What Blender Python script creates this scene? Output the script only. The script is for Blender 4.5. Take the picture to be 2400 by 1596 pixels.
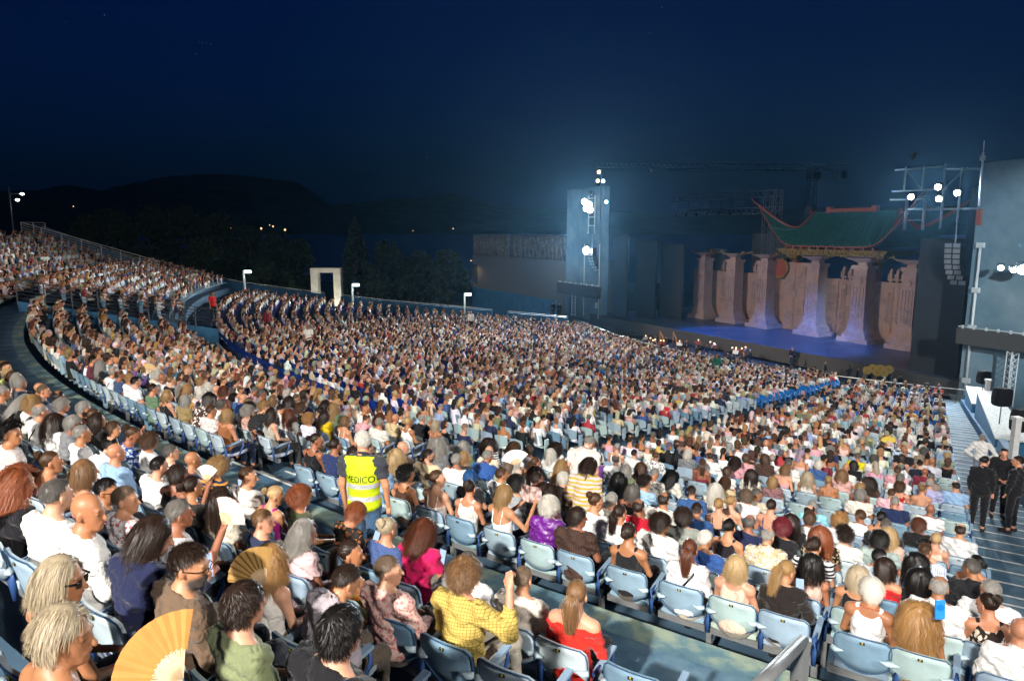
import bpy, math, random
import numpy as np
from mathutils import Vector, Matrix, Euler
for _o in list(bpy.data.objects): bpy.data.objects.remove(_o)
scene = bpy.context.scene
COL = scene.collection
rnd = random.Random(7)
R_ = math.radians

# ------------------------------------------------------------------ camera, world, lights, exposure
cam_d = bpy.data.cameras.new('camera'); cam = bpy.data.objects.new('camera', cam_d); COL.objects.link(cam)
cam_d.sensor_width = 36.0; cam_d.lens = 24.0; cam_d.clip_start = 0.1; cam_d.clip_end = 30000
PITCH = R_(9.05)
cam.location = (0, 0, 0); cam.rotation_euler = (math.pi/2 - PITCH, 0, 0)
scene.camera = cam
w = bpy.data.worlds.new('World'); scene.world = w; w.use_nodes = True
wn = w.node_tree.nodes; wl = w.node_tree.links; wn.clear()
sky = wn.new('ShaderNodeTexSky'); sky.sky_type = 'NISHITA'; sky.sun_disc = False
sky.sun_elevation = R_(-1.0); sky.sun_rotation = R_(180); sky.altitude = 10
sky.air_density = 1.0; sky.dust_density = 0.3; sky.ozone_density = 5.0
tintn = wn.new('ShaderNodeMix'); tintn.data_type = 'RGBA'; tintn.blend_type = 'MULTIPLY'; tintn.inputs[0].default_value = 1.0
tintn.inputs[7].default_value = (0.015, 0.50, 0.85, 1)
addn = wn.new('ShaderNodeMix'); addn.data_type = 'RGBA'; addn.blend_type = 'ADD'; addn.inputs[0].default_value = 1.0
addn.inputs[7].default_value = (0.001, 0.018, 0.105, 1)          # night airglow that keeps the horizon blue
bg = wn.new('ShaderNodeBackground'); bg.inputs['Strength'].default_value = 0.10
wo = wn.new('ShaderNodeOutputWorld')
wl.new(sky.outputs['Color'], tintn.inputs[6]); wl.new(tintn.outputs[2], addn.inputs[6]); wl.new(addn.outputs[2], bg.inputs['Color']); wl.new(bg.outputs[0], wo.inputs[0])
vs = scene.view_settings; vs.view_transform = 'Standard'; vs.look = 'None'; vs.exposure = 0.0; vs.gamma = 1.0
try: vs.use_curve_mapping = False
except Exception: pass
scene.render.engine = 'CYCLES'
cy = scene.cycles
cy.use_denoising = True
try: cy.denoiser = 'OPENIMAGEDENOISE'
except Exception: pass
cy.max_bounces = 5; cy.diffuse_bounces = 2; cy.glossy_bounces = 2; cy.transmission_bounces = 2; cy.volume_bounces = 0; cy.transparent_max_bounces = 4
cy.caustics_reflective = False; cy.caustics_refractive = False; cy.sample_clamp_indirect = 3.0; cy.sample_clamp_direct = 0

def spot(name, loc, target, power, size, blend=0.6, color=(1, 1, 1), radius=0.3):
    d = bpy.data.lights.new(name, 'SPOT'); o = bpy.data.objects.new(name, d); COL.objects.link(o)
    d.energy = power; d.spot_size = R_(size); d.spot_blend = blend; d.color = color; d.shadow_soft_size = radius
    o.location = loc; o.rotation_euler = (Vector(target) - Vector(loc)).to_track_quat('-Z', 'Y').to_euler()
    return o
# floodlight mast behind the rear rows; two more added for fill and set light
MAST = Vector((-16, -26, 18)); MAST2 = Vector((20, -22, 15)); MAST3 = Vector((-47, 22, 14))
spot('flood_near', MAST, (0, 13, -5), 31000, 80, 0.6, (1.0, 0.935, 0.84), 0.55)
spot('flood_far', MAST + Vector((1.2, 0, 0.0)), (5, 35, -8.5), 142000, 36, 0.6, (1.0, 0.95, 0.88), 0.6)
spot('added_left_flood', MAST + Vector((-3.5, 0, 2.5)), (-28, 47, -4.5), 30000, 42, 0.8, (1.0, 0.86, 0.70), 0.35)  # added head that brightens the left stands and the portal
spot('added_right_tower_flood', MAST2 + Vector((.8, 0, .4)), (34.5, 41, -3.2), 210000, 15, 0.5, (0.80, 0.94, 1.0), 0.3)  # added spot that lifts the wall of the near blue tower
spot('added_left_tower_flood', MAST + Vector((2.0, 0, 3.5)), (9.0, 84, -1.0), 200000, 7.5, 0.6, (0.80, 0.94, 1.0), 0.3)  # added narrow beam brightening the far tower wall
spot('added_set_flood', MAST3, (23, 65, -6.5), 135000, 21, 0.5, (1.0, 0.88, 0.82), 0.3)  # added frontal light for the stage set, from an invented mast
spot('added_annex_flood', MAST + Vector((2.6, 0, 3.5)), (0.5, 105, -4.5), 170000, 12, 0.6, (1.0, 0.93, 0.88), 0.3)  # added spot that brings up the low relief building
spot('added_fill', MAST2, (-9, 22, -5), 49000, 88, 0.8, (1.0, 0.95, 0.89), 0.8)  # added fill from an invented mast, softening the shaded sides

# ------------------------------------------------------------------ helpers
def srgb(h):
    h = h.lstrip('#'); v = [int(h[i:i+2], 16)/255 for i in (0, 2, 4)]
    return tuple(c/12.92 if c <= 0.04045 else ((c+0.055)/1.055)**2.4 for c in v)
def tag(o, label=None, cat=None, group=None, kind=None):
    if label: o['label'] = label
    if cat: o['category'] = cat
    if group: o['group'] = group
    if kind: o['kind'] = kind
    return o
def empty(name, loc=(0, 0, 0), rz=0, label=None, cat=None, group=None, kind=None):
    o = bpy.data.objects.new(name, None); COL.objects.link(o); o.empty_display_size = 0.1
    o.location = loc; o.rotation_euler = (0, 0, rz); return tag(o, label, cat, group, kind)
def link(name, me, parent=None, mat=None, color=None):
    if mat is not None and not me.materials: me.materials.append(mat)
    o = bpy.data.objects.new(name, me); COL.objects.link(o)
    if parent is not None: o.parent = parent
    if color is not None: o.color = (color[0], color[1], color[2], 1)
    return o
class MB:
    def __init__(s): s.v = []; s.f = []; s.sm = []
    def add(s, V, F, smooth=False):
        n = len(s.v); s.v.extend([tuple(map(float, p)) for p in V]); s.f.extend([tuple(i+n for i in q) for q in F]); s.sm.extend([smooth]*len(F)); return s
    def box(s, c, d, rz=0, M=None):
        x, y, z = d[0]/2, d[1]/2, d[2]/2
        V = [Vector((a*x, b*y, e*z)) for a in (-1, 1) for b in (-1, 1) for e in (-1, 1)]
        T = (M if M is not None else Matrix.Rotation(rz, 4, 'Z'))
        V = [T @ q + Vector(c) for q in V]
        return s.add(V, [(0, 1, 3, 2), (4, 6, 7, 5), (0, 4, 5, 1), (2, 3, 7, 6), (0, 2, 6, 4), (1, 5, 7, 3)])
    def tube(s, pts, rad, n=8, caps=True, closed=False):
        pts = [Vector(p) for p in pts]; k = len(pts); rs = rad if hasattr(rad, '__len__') else [rad]*k
        V = []; F = []; up = Vector((0.13, 0.21, 0.97)).normalized()
        for i, p in enumerate(pts):
            a = pts[i-1] if (i > 0 or closed) else p; b = pts[(i+1) % k] if (i < k-1 or closed) else p
            t = (b-a)
            t = t.normalized() if t.length > 1e-9 else Vector((0, 0, 1))
            u = t.cross(up)
            u = u.normalized() if u.length > 1e-4 else Vector((1, 0, 0))
            q = t.cross(u)
            for j in range(n):
                an = 2*math.pi*j/n; V.append(p + (u*math.cos(an)+q*math.sin(an))*rs[i])
        for i in range(k if closed else k-1):
            i2 = (i+1) % k
            for j in range(n): F.append((i*n+j, i*n+(j+1) % n, i2*n+(j+1) % n, i2*n+j))
        s.add(V, F, n > 5)
        if caps and not closed:
            s.f.append(tuple(len(s.v)-len(V)+j for j in range(n))[::-1]); s.sm.append(False)
            s.f.append(tuple(len(s.v)-n+j for j in range(n))); s.sm.append(False)
        return s
    def grid(s, P, smooth=True, flip=False):
        a, b = len(P), len(P[0]); V = [q for r in P for q in r]
        F = [(i*b+j, i*b+j+1, (i+1)*b+j+1, (i+1)*b+j) for i in range(a-1) for j in range(b-1)]
        if flip: F = [q[::-1] for q in F]
        return s.add(V, F, smooth)
    def prism(s, poly, axis0, axis1, axis2, o, h):
        o, a, b, c = Vector(o), Vector(axis0), Vector(axis1), Vector(axis2)
        n = len(poly); V = [o+a*x+b*y for x, y in poly]+[o+a*x+b*y+c*h for x, y in poly]
        F = [tuple(range(n))[::-1], tuple(range(n, 2*n))]+[(i, (i+1) % n, n+(i+1) % n, n+i) for i in range(n)]
        return s.add(V, F)
    def mesh(s, name, mat=None):
        me = bpy.data.meshes.new(name); me.from_pydata(s.v, [], s.f); me.polygons.foreach_set('use_smooth', s.sm)
        if mat is not None: me.materials.append(mat)
        me.update(); return me
    def build(s, name, mat, parent=None, color=None):
        return link(name, s.mesh(name, mat), parent, None, color)
def mesh_np(name, V, F, mat=None, smooth=True, colors=None, cname='col'):
    """V (n,3), F (m,k) all same k; colors per vertex (n,4)"""
    me = bpy.data.meshes.new(name); n = len(V); m, k = F.shape
    me.vertices.add(n); me.vertices.foreach_set('co', np.ascontiguousarray(V, np.float32).ravel())
    me.loops.add(m*k); me.loops.foreach_set('vertex_index', np.ascontiguousarray(F, np.int32).ravel())
    me.polygons.add(m); me.polygons.foreach_set('loop_start', np.arange(0, m*k, k, dtype=np.int32))
    me.polygons.foreach_set('use_smooth', np.full(m, smooth, bool))
    me.update(calc_edges=True)
    if colors is not None:
        a = me.color_attributes.new(cname, 'FLOAT_COLOR', 'POINT'); a.data.foreach_set('color', np.ascontiguousarray(colors, np.float32).ravel())
    if mat is not None: me.materials.append(mat)
    return me

# ------------------------------------------------------------------ materials
def nodes_of(name):
    m = bpy.data.materials.new(name); m.use_nodes = True; nt = m.node_tree; b = nt.nodes['Principled BSDF']
    return m, nt, b
def _noise(nt, scale, detail=4, rough=0.6, coord='Object'):
    tc = nt.nodes.new('ShaderNodeTexCoord'); n = nt.nodes.new('ShaderNodeTexNoise')
    n.inputs['Scale'].default_value = scale; n.inputs['Detail'].default_value = detail; n.inputs['Roughness'].default_value = rough
    nt.links.new(tc.outputs[coord], n.inputs['Vector']); return n
def _ramp(nt, src, stops):
    r = nt.nodes.new('ShaderNodeValToRGB'); e = r.color_ramp.elements
    while len(e) < len(stops): e.new(0.5)
    for i, (p, c) in enumerate(stops): e[i].position = p; e[i].color = (c[0], c[1], c[2], 1)
    nt.links.new(src, r.inputs[0]); return r
def mat_noise(name, stops, scale=4, rough=0.7, bump=0.0, bscale=40, spec=0.4, metal=0.0, coord='Object', detail=5):
    m, nt, b = nodes_of(name); n = _noise(nt, scale, detail, 0.62, coord); r = _ramp(nt, n.outputs['Fac'], stops)
    nt.links.new(r.outputs[0], b.inputs['Base Color']); b.inputs['Roughness'].default_value = rough; b.inputs['Specular IOR Level'].default_value = spec; b.inputs['Metallic'].default_value = metal
    if bump:
        n2 = _noise(nt, bscale, 4, 0.6, coord); bp = nt.nodes.new('ShaderNodeBump'); bp.inputs['Strength'].default_value = bump; bp.inputs['Distance'].default_value = 0.02
        nt.links.new(n2.outputs['Fac'], bp.inputs['Height']); nt.links.new(bp.outputs[0], b.inputs['Normal'])
    return m
def mat_plain(name, c, rough=0.6, metal=0.0, spec=0.4, vary=0.12, scale=9):
    return mat_noise(name, [(0.3, tuple(x*(1-vary) for x in c)), (0.7, tuple(min(1, x*(1+vary)) for x in c))], scale, rough, 0, 40, spec, metal)
def mat_emit(name, c, s):
    m = bpy.data.materials.new(name); m.use_nodes = True; nt = m.node_tree; nt.nodes.clear()
    e = nt.nodes.new('ShaderNodeEmission'); e.inputs[0].default_value = (*c, 1); e.inputs[1].default_value = s
    o = nt.nodes.new('ShaderNodeOutputMaterial'); nt.links.new(e.outputs[0], o.inputs[0]); return m
def mat_object(name, rough=0.7, vary=0.25, scale=14, bump=0.3, bscale=30, spec=0.3, pattern=None, dist=0.01, sheen=0.0):
    """material whose colour comes from obj.color; obj['col2'] is the second colour of a pattern"""
    m, nt, b = nodes_of(name); N = nt.nodes; Lk = nt.links
    oi = N.new('ShaderNodeObjectInfo'); base = oi.outputs['Color']
    tc = N.new('ShaderNodeTexCoord')
    if pattern:
        at2 = N.new('ShaderNodeAttribute'); at2.attribute_type = 'OBJECT'; at2.attribute_name = 'col2'
        mp = N.new('ShaderNodeMapping'); Lk.new(tc.outputs['Object'], mp.inputs['Vector'])
        if pattern in ('stripe', 'vstripe', 'zigzag'):
            wv = N.new('ShaderNodeTexWave'); wv.bands_direction = 'Z' if pattern != 'vstripe' else 'X'; wv.inputs['Scale'].default_value = {'stripe': 6.0, 'vstripe': 12.0, 'zigzag': 9.0}[pattern]
            if pattern == 'zigzag':
                w2 = N.new('ShaderNodeTexWave'); w2.wave_profile = 'TRI'; w2.bands_direction = 'DIAGONAL'; w2.inputs['Scale'].default_value = 6.0; Lk.new(mp.outputs[0], w2.inputs['Vector'])
                ad = N.new('ShaderNodeVectorMath'); ad.operation = 'MULTIPLY_ADD'; Lk.new(w2.outputs['Color'], ad.inputs[0]); ad.inputs[1].default_value = (0, 0, 0.05); Lk.new(mp.outputs[0], ad.inputs[2]); Lk.new(ad.outputs[0], wv.inputs['Vector'])
            else: Lk.new(mp.outputs[0], wv.inputs['Vector'])
            rp = _ramp(nt, wv.outputs['Fac'], [(0.45, (0, 0, 0)), (0.55, (1, 1, 1))]); fac = rp.outputs[0]
        elif pattern == 'check':
            w1 = N.new('ShaderNodeTexWave'); w1.bands_direction = 'X'; w1.inputs['Scale'].default_value = 14; w2 = N.new('ShaderNodeTexWave'); w2.bands_direction = 'Z'; w2.inputs['Scale'].default_value = 14
            Lk.new(mp.outputs[0], w1.inputs['Vector']); Lk.new(mp.outputs[0], w2.inputs['Vector'])
            mx = N.new('ShaderNodeMath'); mx.operation = 'MAXIMUM'; Lk.new(w1.outputs['Fac'], mx.inputs[0]); Lk.new(w2.outputs['Fac'], mx.inputs[1])
            rp = _ramp(nt, mx.outputs[0], [(0.9, (0, 0, 0)), (0.97, (1, 1, 1))]); fac = rp.outputs[0]
        else:   # floral / print
            vo = N.new('ShaderNodeTexVoronoi'); vo.inputs['Scale'].default_value = 17 if pattern == 'floral' else 34
            n0 = N.new('ShaderNodeTexNoise'); n0.inputs['Scale'].default_value = 9; Lk.new(tc.outputs['Object'], n0.inputs['Vector'])
            ad = N.new('ShaderNodeVectorMath'); ad.operation = 'MULTIPLY_ADD'; Lk.new(n0.outputs['Color'], ad.inputs[0]); ad.inputs[1].default_value = (0.12, 0.12, 0.12); Lk.new(tc.outputs['Object'], ad.inputs[2]); Lk.new(ad.outputs[0], vo.inputs['Vector'])
            rp = _ramp(nt, vo.outputs['Distance'], [(0.36, (1, 1, 1)), (0.46, (0, 0, 0))]); fac = rp.outputs[0]
        mixp = N.new('ShaderNodeMix'); mixp.data_type = 'RGBA'; Lk.new(fac, mixp.inputs[0]); Lk.new(base, mixp.inputs[6]); Lk.new(at2.outputs['Color'], mixp.inputs[7]); base = mixp.outputs[2]
    n = N.new('ShaderNodeTexNoise'); n.inputs['Scale'].default_value = scale; n.inputs['Detail'].default_value = 5; Lk.new(tc.outputs['Object'], n.inputs['Vector'])
    rp = _ramp(nt, n.outputs['Fac'], [(0.3, (1-vary,)*3), (0.7, (1.0, 1.0, 1.0))])
    mx = N.new('ShaderNodeMix'); mx.data_type = 'RGBA'; mx.blend_type = 'MULTIPLY'; mx.inputs[0].default_value = 1; Lk.new(base, mx.inputs[6]); Lk.new(rp.outputs[0], mx.inputs[7])
    Lk.new(mx.outputs[2], b.inputs['Base Color']); b.inputs['Roughness'].default_value = rough; b.inputs['Specular IOR Level'].default_value = spec
    if sheen: b.inputs['Sheen Weight'].default_value = sheen
    if bump:
        n2 = N.new('ShaderNodeTexNoise'); n2.inputs['Scale'].default_value = bscale; n2.inputs['Detail'].default_value = 3; n2.inputs['Distortion'].default_value = 0.8; Lk.new(tc.outputs['Object'], n2.inputs['Vector'])
        bp = N.new('ShaderNodeBump'); bp.inputs['Strength'].default_value = bump; bp.inputs['Distance'].default_value = dist; Lk.new(n2.outputs['Fac'], bp.inputs['Height']); Lk.new(bp.outputs[0], b.inputs['Normal'])
    return m
M = {}
M['blue_conc'] = mat_noise('blue_concrete', [(0.30, srgb('36536b')), (0.50, srgb('4d6c82')), (0.66, srgb('6a8694')), (0.8, srgb('8aa39f'))], 1.6, 0.75, 0.25, 30, 0.3)
M['tier'] = mat_noise('tier_concrete', [(0.3, srgb('33485a')), (0.7, srgb('4d667a'))], 1.2, 0.8, 0.2, 30, 0.25)
M['edge'] = mat_noise('worn_edge_paint', [(0.34, srgb('46667a')), (0.47, srgb('5f7d86')), (0.60, srgb('93a08c')), (0.75, srgb('738c8c'))], 2.2, 0.7, 0.25, 45, 0.3)
M['white_line'] = mat_noise('white_paint', [(0.3, srgb('a9b0ae')), (0.6, srgb('e2e2da'))], 9, 0.7, 0.1, 40, 0.3)
M['blue_wall'] = mat_noise('blue_wall_paint', [(0.3, srgb('2b5c80')), (0.7, srgb('3c7295'))], 0.9, 0.7, 0.1, 20, 0.3)
M['tower'] = mat_noise('tower_plaster', [(0.3, srgb('536b78')), (0.5, srgb('687e89')), (0.62, srgb('75878f')), (0.75, srgb('85959a'))], 0.35, 0.85, 0.4, 7, 0.2, detail=10)
M['metal'] = mat_plain('galvanised_metal', srgb('9a9c9c'), 0.45, 0.6, 0.5)
M['dark_metal'] = mat_plain('dark_steel', srgb('606368'), 0.5, 0.5, 0.4)
M['white_metal'] = mat_plain('white_metal', srgb('c9cbca'), 0.5, 0.1, 0.4)
M['black'] = mat_plain('black_drape', srgb('1c1d20'), 0.9, 0, 0.15)
M['black_panel'] = mat_plain('black_panel', srgb('2b2c2f'), 0.7, 0, 0.25, 0.1, 2)
M['led'] = mat_plain('unlit_led_panel', srgb('46423f'), 0.6, 0, 0.3, 0.06, 30)
# ------------------------------------------------------------------ layout of the amphitheatre (polar about C, azimuth clockwise from +Y)
CX, CY = 45.3, 71.65
def cart(r, ph, z=0.0):
    a = R_(ph); return Vector((CX+r*math.sin(a), CY+r*math.cos(a), z))
def polar(x, y):
    return math.hypot(x-CX, y-CY), math.degrees(math.atan2(x-CX, y-CY)) % 360
F_PX = 1600.0
def ray(x, y):
    u = (x-1200)/F_PX; v = -(y-798)/F_PX
    return Vector((u, math.cos(PITCH)+v*math.sin(PITCH), -math.sin(PITCH)+v*math.cos(PITCH)))
def at_z(x, y, z):
    d = ray(x, y); return d*(z/d.z)
def pix(P):
    dep = P[1]*math.cos(PITCH)-P[2]*math.sin(PITCH); up = P[1]*math.sin(PITCH)+P[2]*math.cos(PITCH)
    if dep < 0.2: return None
    return 1200+F_PX*P[0]/dep, 798-F_PX*up/dep, dep
RS = [30, 36, 45, 50, 58, 62, 66.6, 69.6]; HS = [10.6, 10.2, 9.3, 8.75, 7.95, 7.45, 6.8, 6.35]
PHL = 263.5                       # left end of the seating
A1A, A1B = 218.35, 219.75         # radial stair between the blocks
ST_R, ST_L = 210.35, 211.55       # stair along the right-hand wall
ROWS = []                         # (r, floor z, block)
for k in range(9): ROWS.append((80.35+0.85*k, (-3.9, -3.58, -3.30, -2.85, -2.50, -2.16, -1.82, -1.48, -1.15)[k], 3))
for k in range(8): ROWS.append((78.3-0.85*k, -4.30-0.22*k, 2))
for k in range(38):
    r = 70.1-0.85*k; ROWS.append((r, -float(np.interp(r, RS, HS)), 1))
ROWS.sort(key=lambda t: -t[0])
RPH = 241.2                       # azimuth of the side wall and railing of the raised left block
RAILA, RAILB = cart(79.4, RPH), cart(70.4, RPH)
def raised(r, ph):
    return 0.75 if (70.8 < r < 79.2 and ph > RPH) else 0.0
def sector(mb, r0, r1, z0, z1, p0, p1, n, riser_to=None):
    P = [[cart(r0, p0+(p1-p0)*i/n, z0) for i in range(n+1)], [cart(r1, p0+(p1-p0)*i/n, z1) for i in range(n+1)]]
    mb.grid(P, False)
    if riser_to is not None:
        mb.grid([[q for q in P[0]], [Vector((q.x, q.y, riser_to)) for q in P[0]]], False, True)
# stepped seating floor
mb = MB()
rs = sorted(ROWS, key=lambda t: t[0])
for i, (r, z, b) in enumerate(rs):
    lo = r-0.45
    zlow = rs[i-1][1] if i else z-0.8
    if b == 3 and abs(r-80.35) < .01: continue
    if b == 2 and abs(r-72.35) < .01: zlow = -6.12
    if b == 1 and i == 0: zlow = -11.6
    sector(mb, lo, r+0.40, z, z, ST_L-0.02, PHL, 60, zlow)
tiers = mb.build('seating_tiers', M['tier']); tag(tiers, kind='structure')
mb = MB(); sector(mb, 78.72, 80.75, -3.9, -3.9, ST_L-2.5, PHL, 70, -4.32)
tag(mb.build('walkway', M['blue_conc']), kind='structure')
mb = MB(); sector(mb, 78.71, 79.06, -3.894, -3.894, ST_L-2.5, PHL, 120); sector(mb, 78.708, 78.71, -4.0, -3.894, ST_L-2.5, PHL, 120)
tag(mb.build('walkway_edge_paint', M['edge']), kind='structure')
mb = MB(); sector(mb, 70.45, 71.9, -6.12, -6.12, ST_L-.02, PHL, 60, -6.35)
tag(mb.build('cross_aisle', M['blue_conc']), kind='structure')
mb = MB(); sector(mb, 70.46, 70.58, -6.115, -6.115, 222, PHL, 60)
tag(mb.build('cross_aisle_line', M['white_line']), kind='structure')
# ground around the theatre, water, hills
def sheet(name, pts, z, mat, n=1):
    mb = MB(); mb.add([(x, y, z) for x, y in pts], [tuple(range(len(pts)))]); o = mb.build(name, mat); tag(o, kind='structure'); return o
M['ground'] = mat_noise('ground_dirt', [(0.3, srgb('2c3028')), (0.7, srgb('454a3c'))], 0.15, 0.9, 0.2, 4, 0.2)
M['pave'] = mat_noise('grey_paving', [(0.3, srgb('5a605f')), (0.7, srgb('7b817e'))], 0.5, 0.8, 0.2, 8, 0.3)
sheet('ground', [(-400, -200), (400, -200), (400, 150), (250, 175), (60, 168), (-60, 175), (-200, 165), (-400, 180)], -12.6, M['ground'])
mw, nt, b = nodes_of('lake_water'); b.inputs['Base Color'].default_value = (0.01, 0.02, 0.035, 1); b.inputs['Roughness'].default_value = 0.35
n = _noise(nt, 0.35, 4, 0.6); bp = nt.nodes.new('ShaderNodeBump'); bp.inputs['Strength'].default_value = 0.5; bp.inputs['Distance'].default_value = 0.4; nt.links.new(n.outputs['Fac'], bp.inputs['Height']); nt.links.new(bp.outputs[0], b.inputs['Normal'])
sheet('lake', [(-12000, -3000), (12000, -3000), (12000, 12000), (-12000, 12000)], -14.0, mw)
M['hill'] = mat_noise('wooded_hillside', [(0.3, srgb('24301f')), (0.7, srgb('3a4a30'))], 0.006, 0.95, 0.3, 0.03, 0.1)
def ridge(name, prof, dist, depth, seed):
    r = random.Random(seed); mb = MB(); xs = [-2200+i*25 for i in range(273)]
    px = [p[0] for p in prof]; py = [p[1] for p in prof]; rows = []
    for k in range(7):
        t = k/6; row = []
        for i, x in enumerate(xs):
            d = ray(x, 543); az = Vector((d.x, d.y, 0)).normalized()
            hgt = (543-np.interp(x, px, py))/F_PX*dist*0.95
            wob = (math.sin(x*.021+seed)+.6*math.sin(x*.053+seed*2)+.35*math.sin(x*.13+seed*3)+.2*math.sin(x*.31+k))*dist*.0011
            z = -14+max(0, (hgt+14+wob)*(math.sin(t*math.pi/2)**1.3))
            row.append(az*(dist+(t-1)*depth)+Vector((0, 0, z)))
        rows.append(row)
    mb.grid(rows, True); o = mb.build(name, M['hill']); tag(o, kind='structure'); return o
ridge('hills', [(-2200, 500), (-300, 480), (0, 470), (180, 452), (250, 463), (330, 440), (430, 424), (560, 422), (700, 430), (760, 470), (800, 500), (900, 520), (1100, 540), (4700, 540)], 6200, 2600, 3)
ridge('far_hills', [(-2200, 520), (600, 520), (700, 500), (800, 480), (900, 468), (1000, 462), (1060, 452), (1120, 470), (1250, 488), (1400, 492), (1600, 500), (2000, 490), (2600, 500), (4700, 510)], 8200, 2500, 11)
# ------------------------------------------------------------------ people: one continuous skin surface per pose, grown from a distance field
f4 = np.float32
def V3(*a): return np.array(a, f4)
def snets(F, o, h):
    sh = F.shape; S = np.zeros(tuple(n-1 for n in sh)+(3,), f4); N = np.zeros(tuple(n-1 for n in sh), f4); E = []
    for ax in range(3):
        A = np.moveaxis(F, ax, 0)[:-1]; B = np.moveaxis(F, ax, 0)[1:]
        A = np.moveaxis(A, 0, ax); B = np.moveaxis(B, 0, ax)
        m = (A < 0) != (B < 0); idx = np.argwhere(m); t = (A/(A-B+1e-12))[m]; neg = (A < 0)[m]
        pos = idx.astype(f4); pos[:, ax] += t; b, c = [(1, 2), (2, 0), (0, 1)][ax]; cells = []
        okall = np.ones(len(idx), bool)
        for db, dc in ((0, 0), (1, 0), (1, 1), (0, 1)):
            ce = idx.copy(); ce[:, b] -= db; ce[:, c] -= dc
            ok = np.all((ce >= 0) & (ce < np.array(N.shape)), 1); okall &= ok
            tp = tuple(ce[ok].T); np.add.at(S, tp, pos[ok]); np.add.at(N, tp, 1); cells.append(ce)
        E.append((cells, okall, neg))
    act = N > 0; ids = np.full(N.shape, -1, np.int64); ids[act] = np.arange(act.sum())
    Vt = S[act]/N[act][:, None]*h+np.array(o, f4); Q = []
    for cells, ok, neg in E:
        q = np.stack([ids[tuple(c[ok].T)] for c in cells], 1); ng = neg[ok]
        q = np.where(ng[:, None], q, q[:, ::-1]); Q.append(q)
    return Vt, np.concatenate(Q)
def rc(P, a, b, ra, rb):
    a = np.asarray(a, f4); ba = np.asarray(b, f4)-a; pa = P-a; t = np.clip((pa@ba)/max(float(ba@ba), 1e-9), 0, 1)
    return np.linalg.norm(pa-t[..., None]*ba, axis=-1)-(ra+(rb-ra)*t)
def el(P, c, r, Rm=None):
    q = P-np.asarray(c, f4)
    if Rm is not None: q = q@Rm
    r = np.asarray(r, f4); k0 = np.linalg.norm(q/r, axis=-1); k1 = np.linalg.norm(q/(r*r), axis=-1)+1e-9
    return k0*(k0-1)/k1
def smin(a, b, k):
    hh = np.clip(.5+.5*(b-a)/k, 0, 1); return b*(1-hh)+a*hh-k*hh*(1-hh)
def rotm(yaw=0, pitch=0, roll=0):   # yaw>0 turns to the person's right, pitch>0 nods down
    return np.array((Matrix.Rotation(R_(-yaw), 3, 'Z') @ Matrix.Rotation(R_(-pitch), 3, 'X') @ Matrix.Rotation(R_(roll), 3, 'Y')), f4)
POSE = dict(
    sit=dict(), right=dict(yaw=48, pitch=4), left=dict(yaw=-45, pitch=6), half=dict(yaw=22), halfl=dict(yaw=-20, pitch=4),
    phone=dict(pitch=26, lean=8, yaw=10, hands=((-.10, .30, .80), (.09, .31, .80)), elb=((-.24, .08, .72), (.24, .08, .72))),
    phoner=dict(pitch=16, lean=5, yaw=38, hands=((-.10, .28, .66), (.16, .33, .86)), elb=((-.25, .05, .73), (.26, .06, .74))),
    fan=dict(yaw=10, hands=((-.10, .28, .64), (.16, .30, 1.02)), elb=((-.25, .05, .73), (.27, .10, .76)), fist='R'),
    fist=dict(yaw=4, pitch=4, hands=((-.10, .28, .64), (.31, .16, 1.13)), elb=((-.25, .05, .73), (.37, .08, .83)), fist='R'),
    headup=dict(yaw=25, pitch=22, hands=((-.08, .20, 1.22), (.25, .12, 1.22)), elb=((-.34, .10, 1.06), (.42, .12, 1.02)), fist='R'),
    back=dict(lean=-7, yaw=14), lean=dict(lean=16, pitch=10, yaw=15),
    magz=dict(yaw=28, pitch=8, hands=((.06, .36, 1.04), (.24, .34, 1.04)), elb=((-.20, .12, .78), (.30, .10, .78)), fist='R'),
    stand=dict(stand=1), standr=dict(stand=1, yaw=30, pitch=10), standl=dict(stand=1, yaw=-30), walk=dict(stand=1, walk=1, yaw=-38, pitch=2),
    bend=dict(stand=1, lean=34, pitch=22, yaw=30), bendl=dict(stand=1, lean=22, pitch=24, yaw=24),
    hips=dict(stand=1, yaw=10, hands=((-.20, .02, .98), (.20, .02, .98)), elb=((-.40, -.10, 1.14), (.40, -.10, 1.14))),
    front=dict(stand=1, pitch=8, hands=((-.05, .22, 1.02), (.05, .22, 1.02)), elb=((-.27, .02, 1.10), (.27, .02, 1.10))),
)
BUILD = dict(m=dict(sw=.192, ch=1.06, wa=1.08, hip=1.0, arm=1.08, big=1.0), f=dict(sw=.162, ch=.93, wa=.90, hip=1.05, arm=.86, big=1.0), h=dict(sw=.20, ch=1.18, wa=1.28, hip=1.15, arm=1.2, big=1.06))
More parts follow.
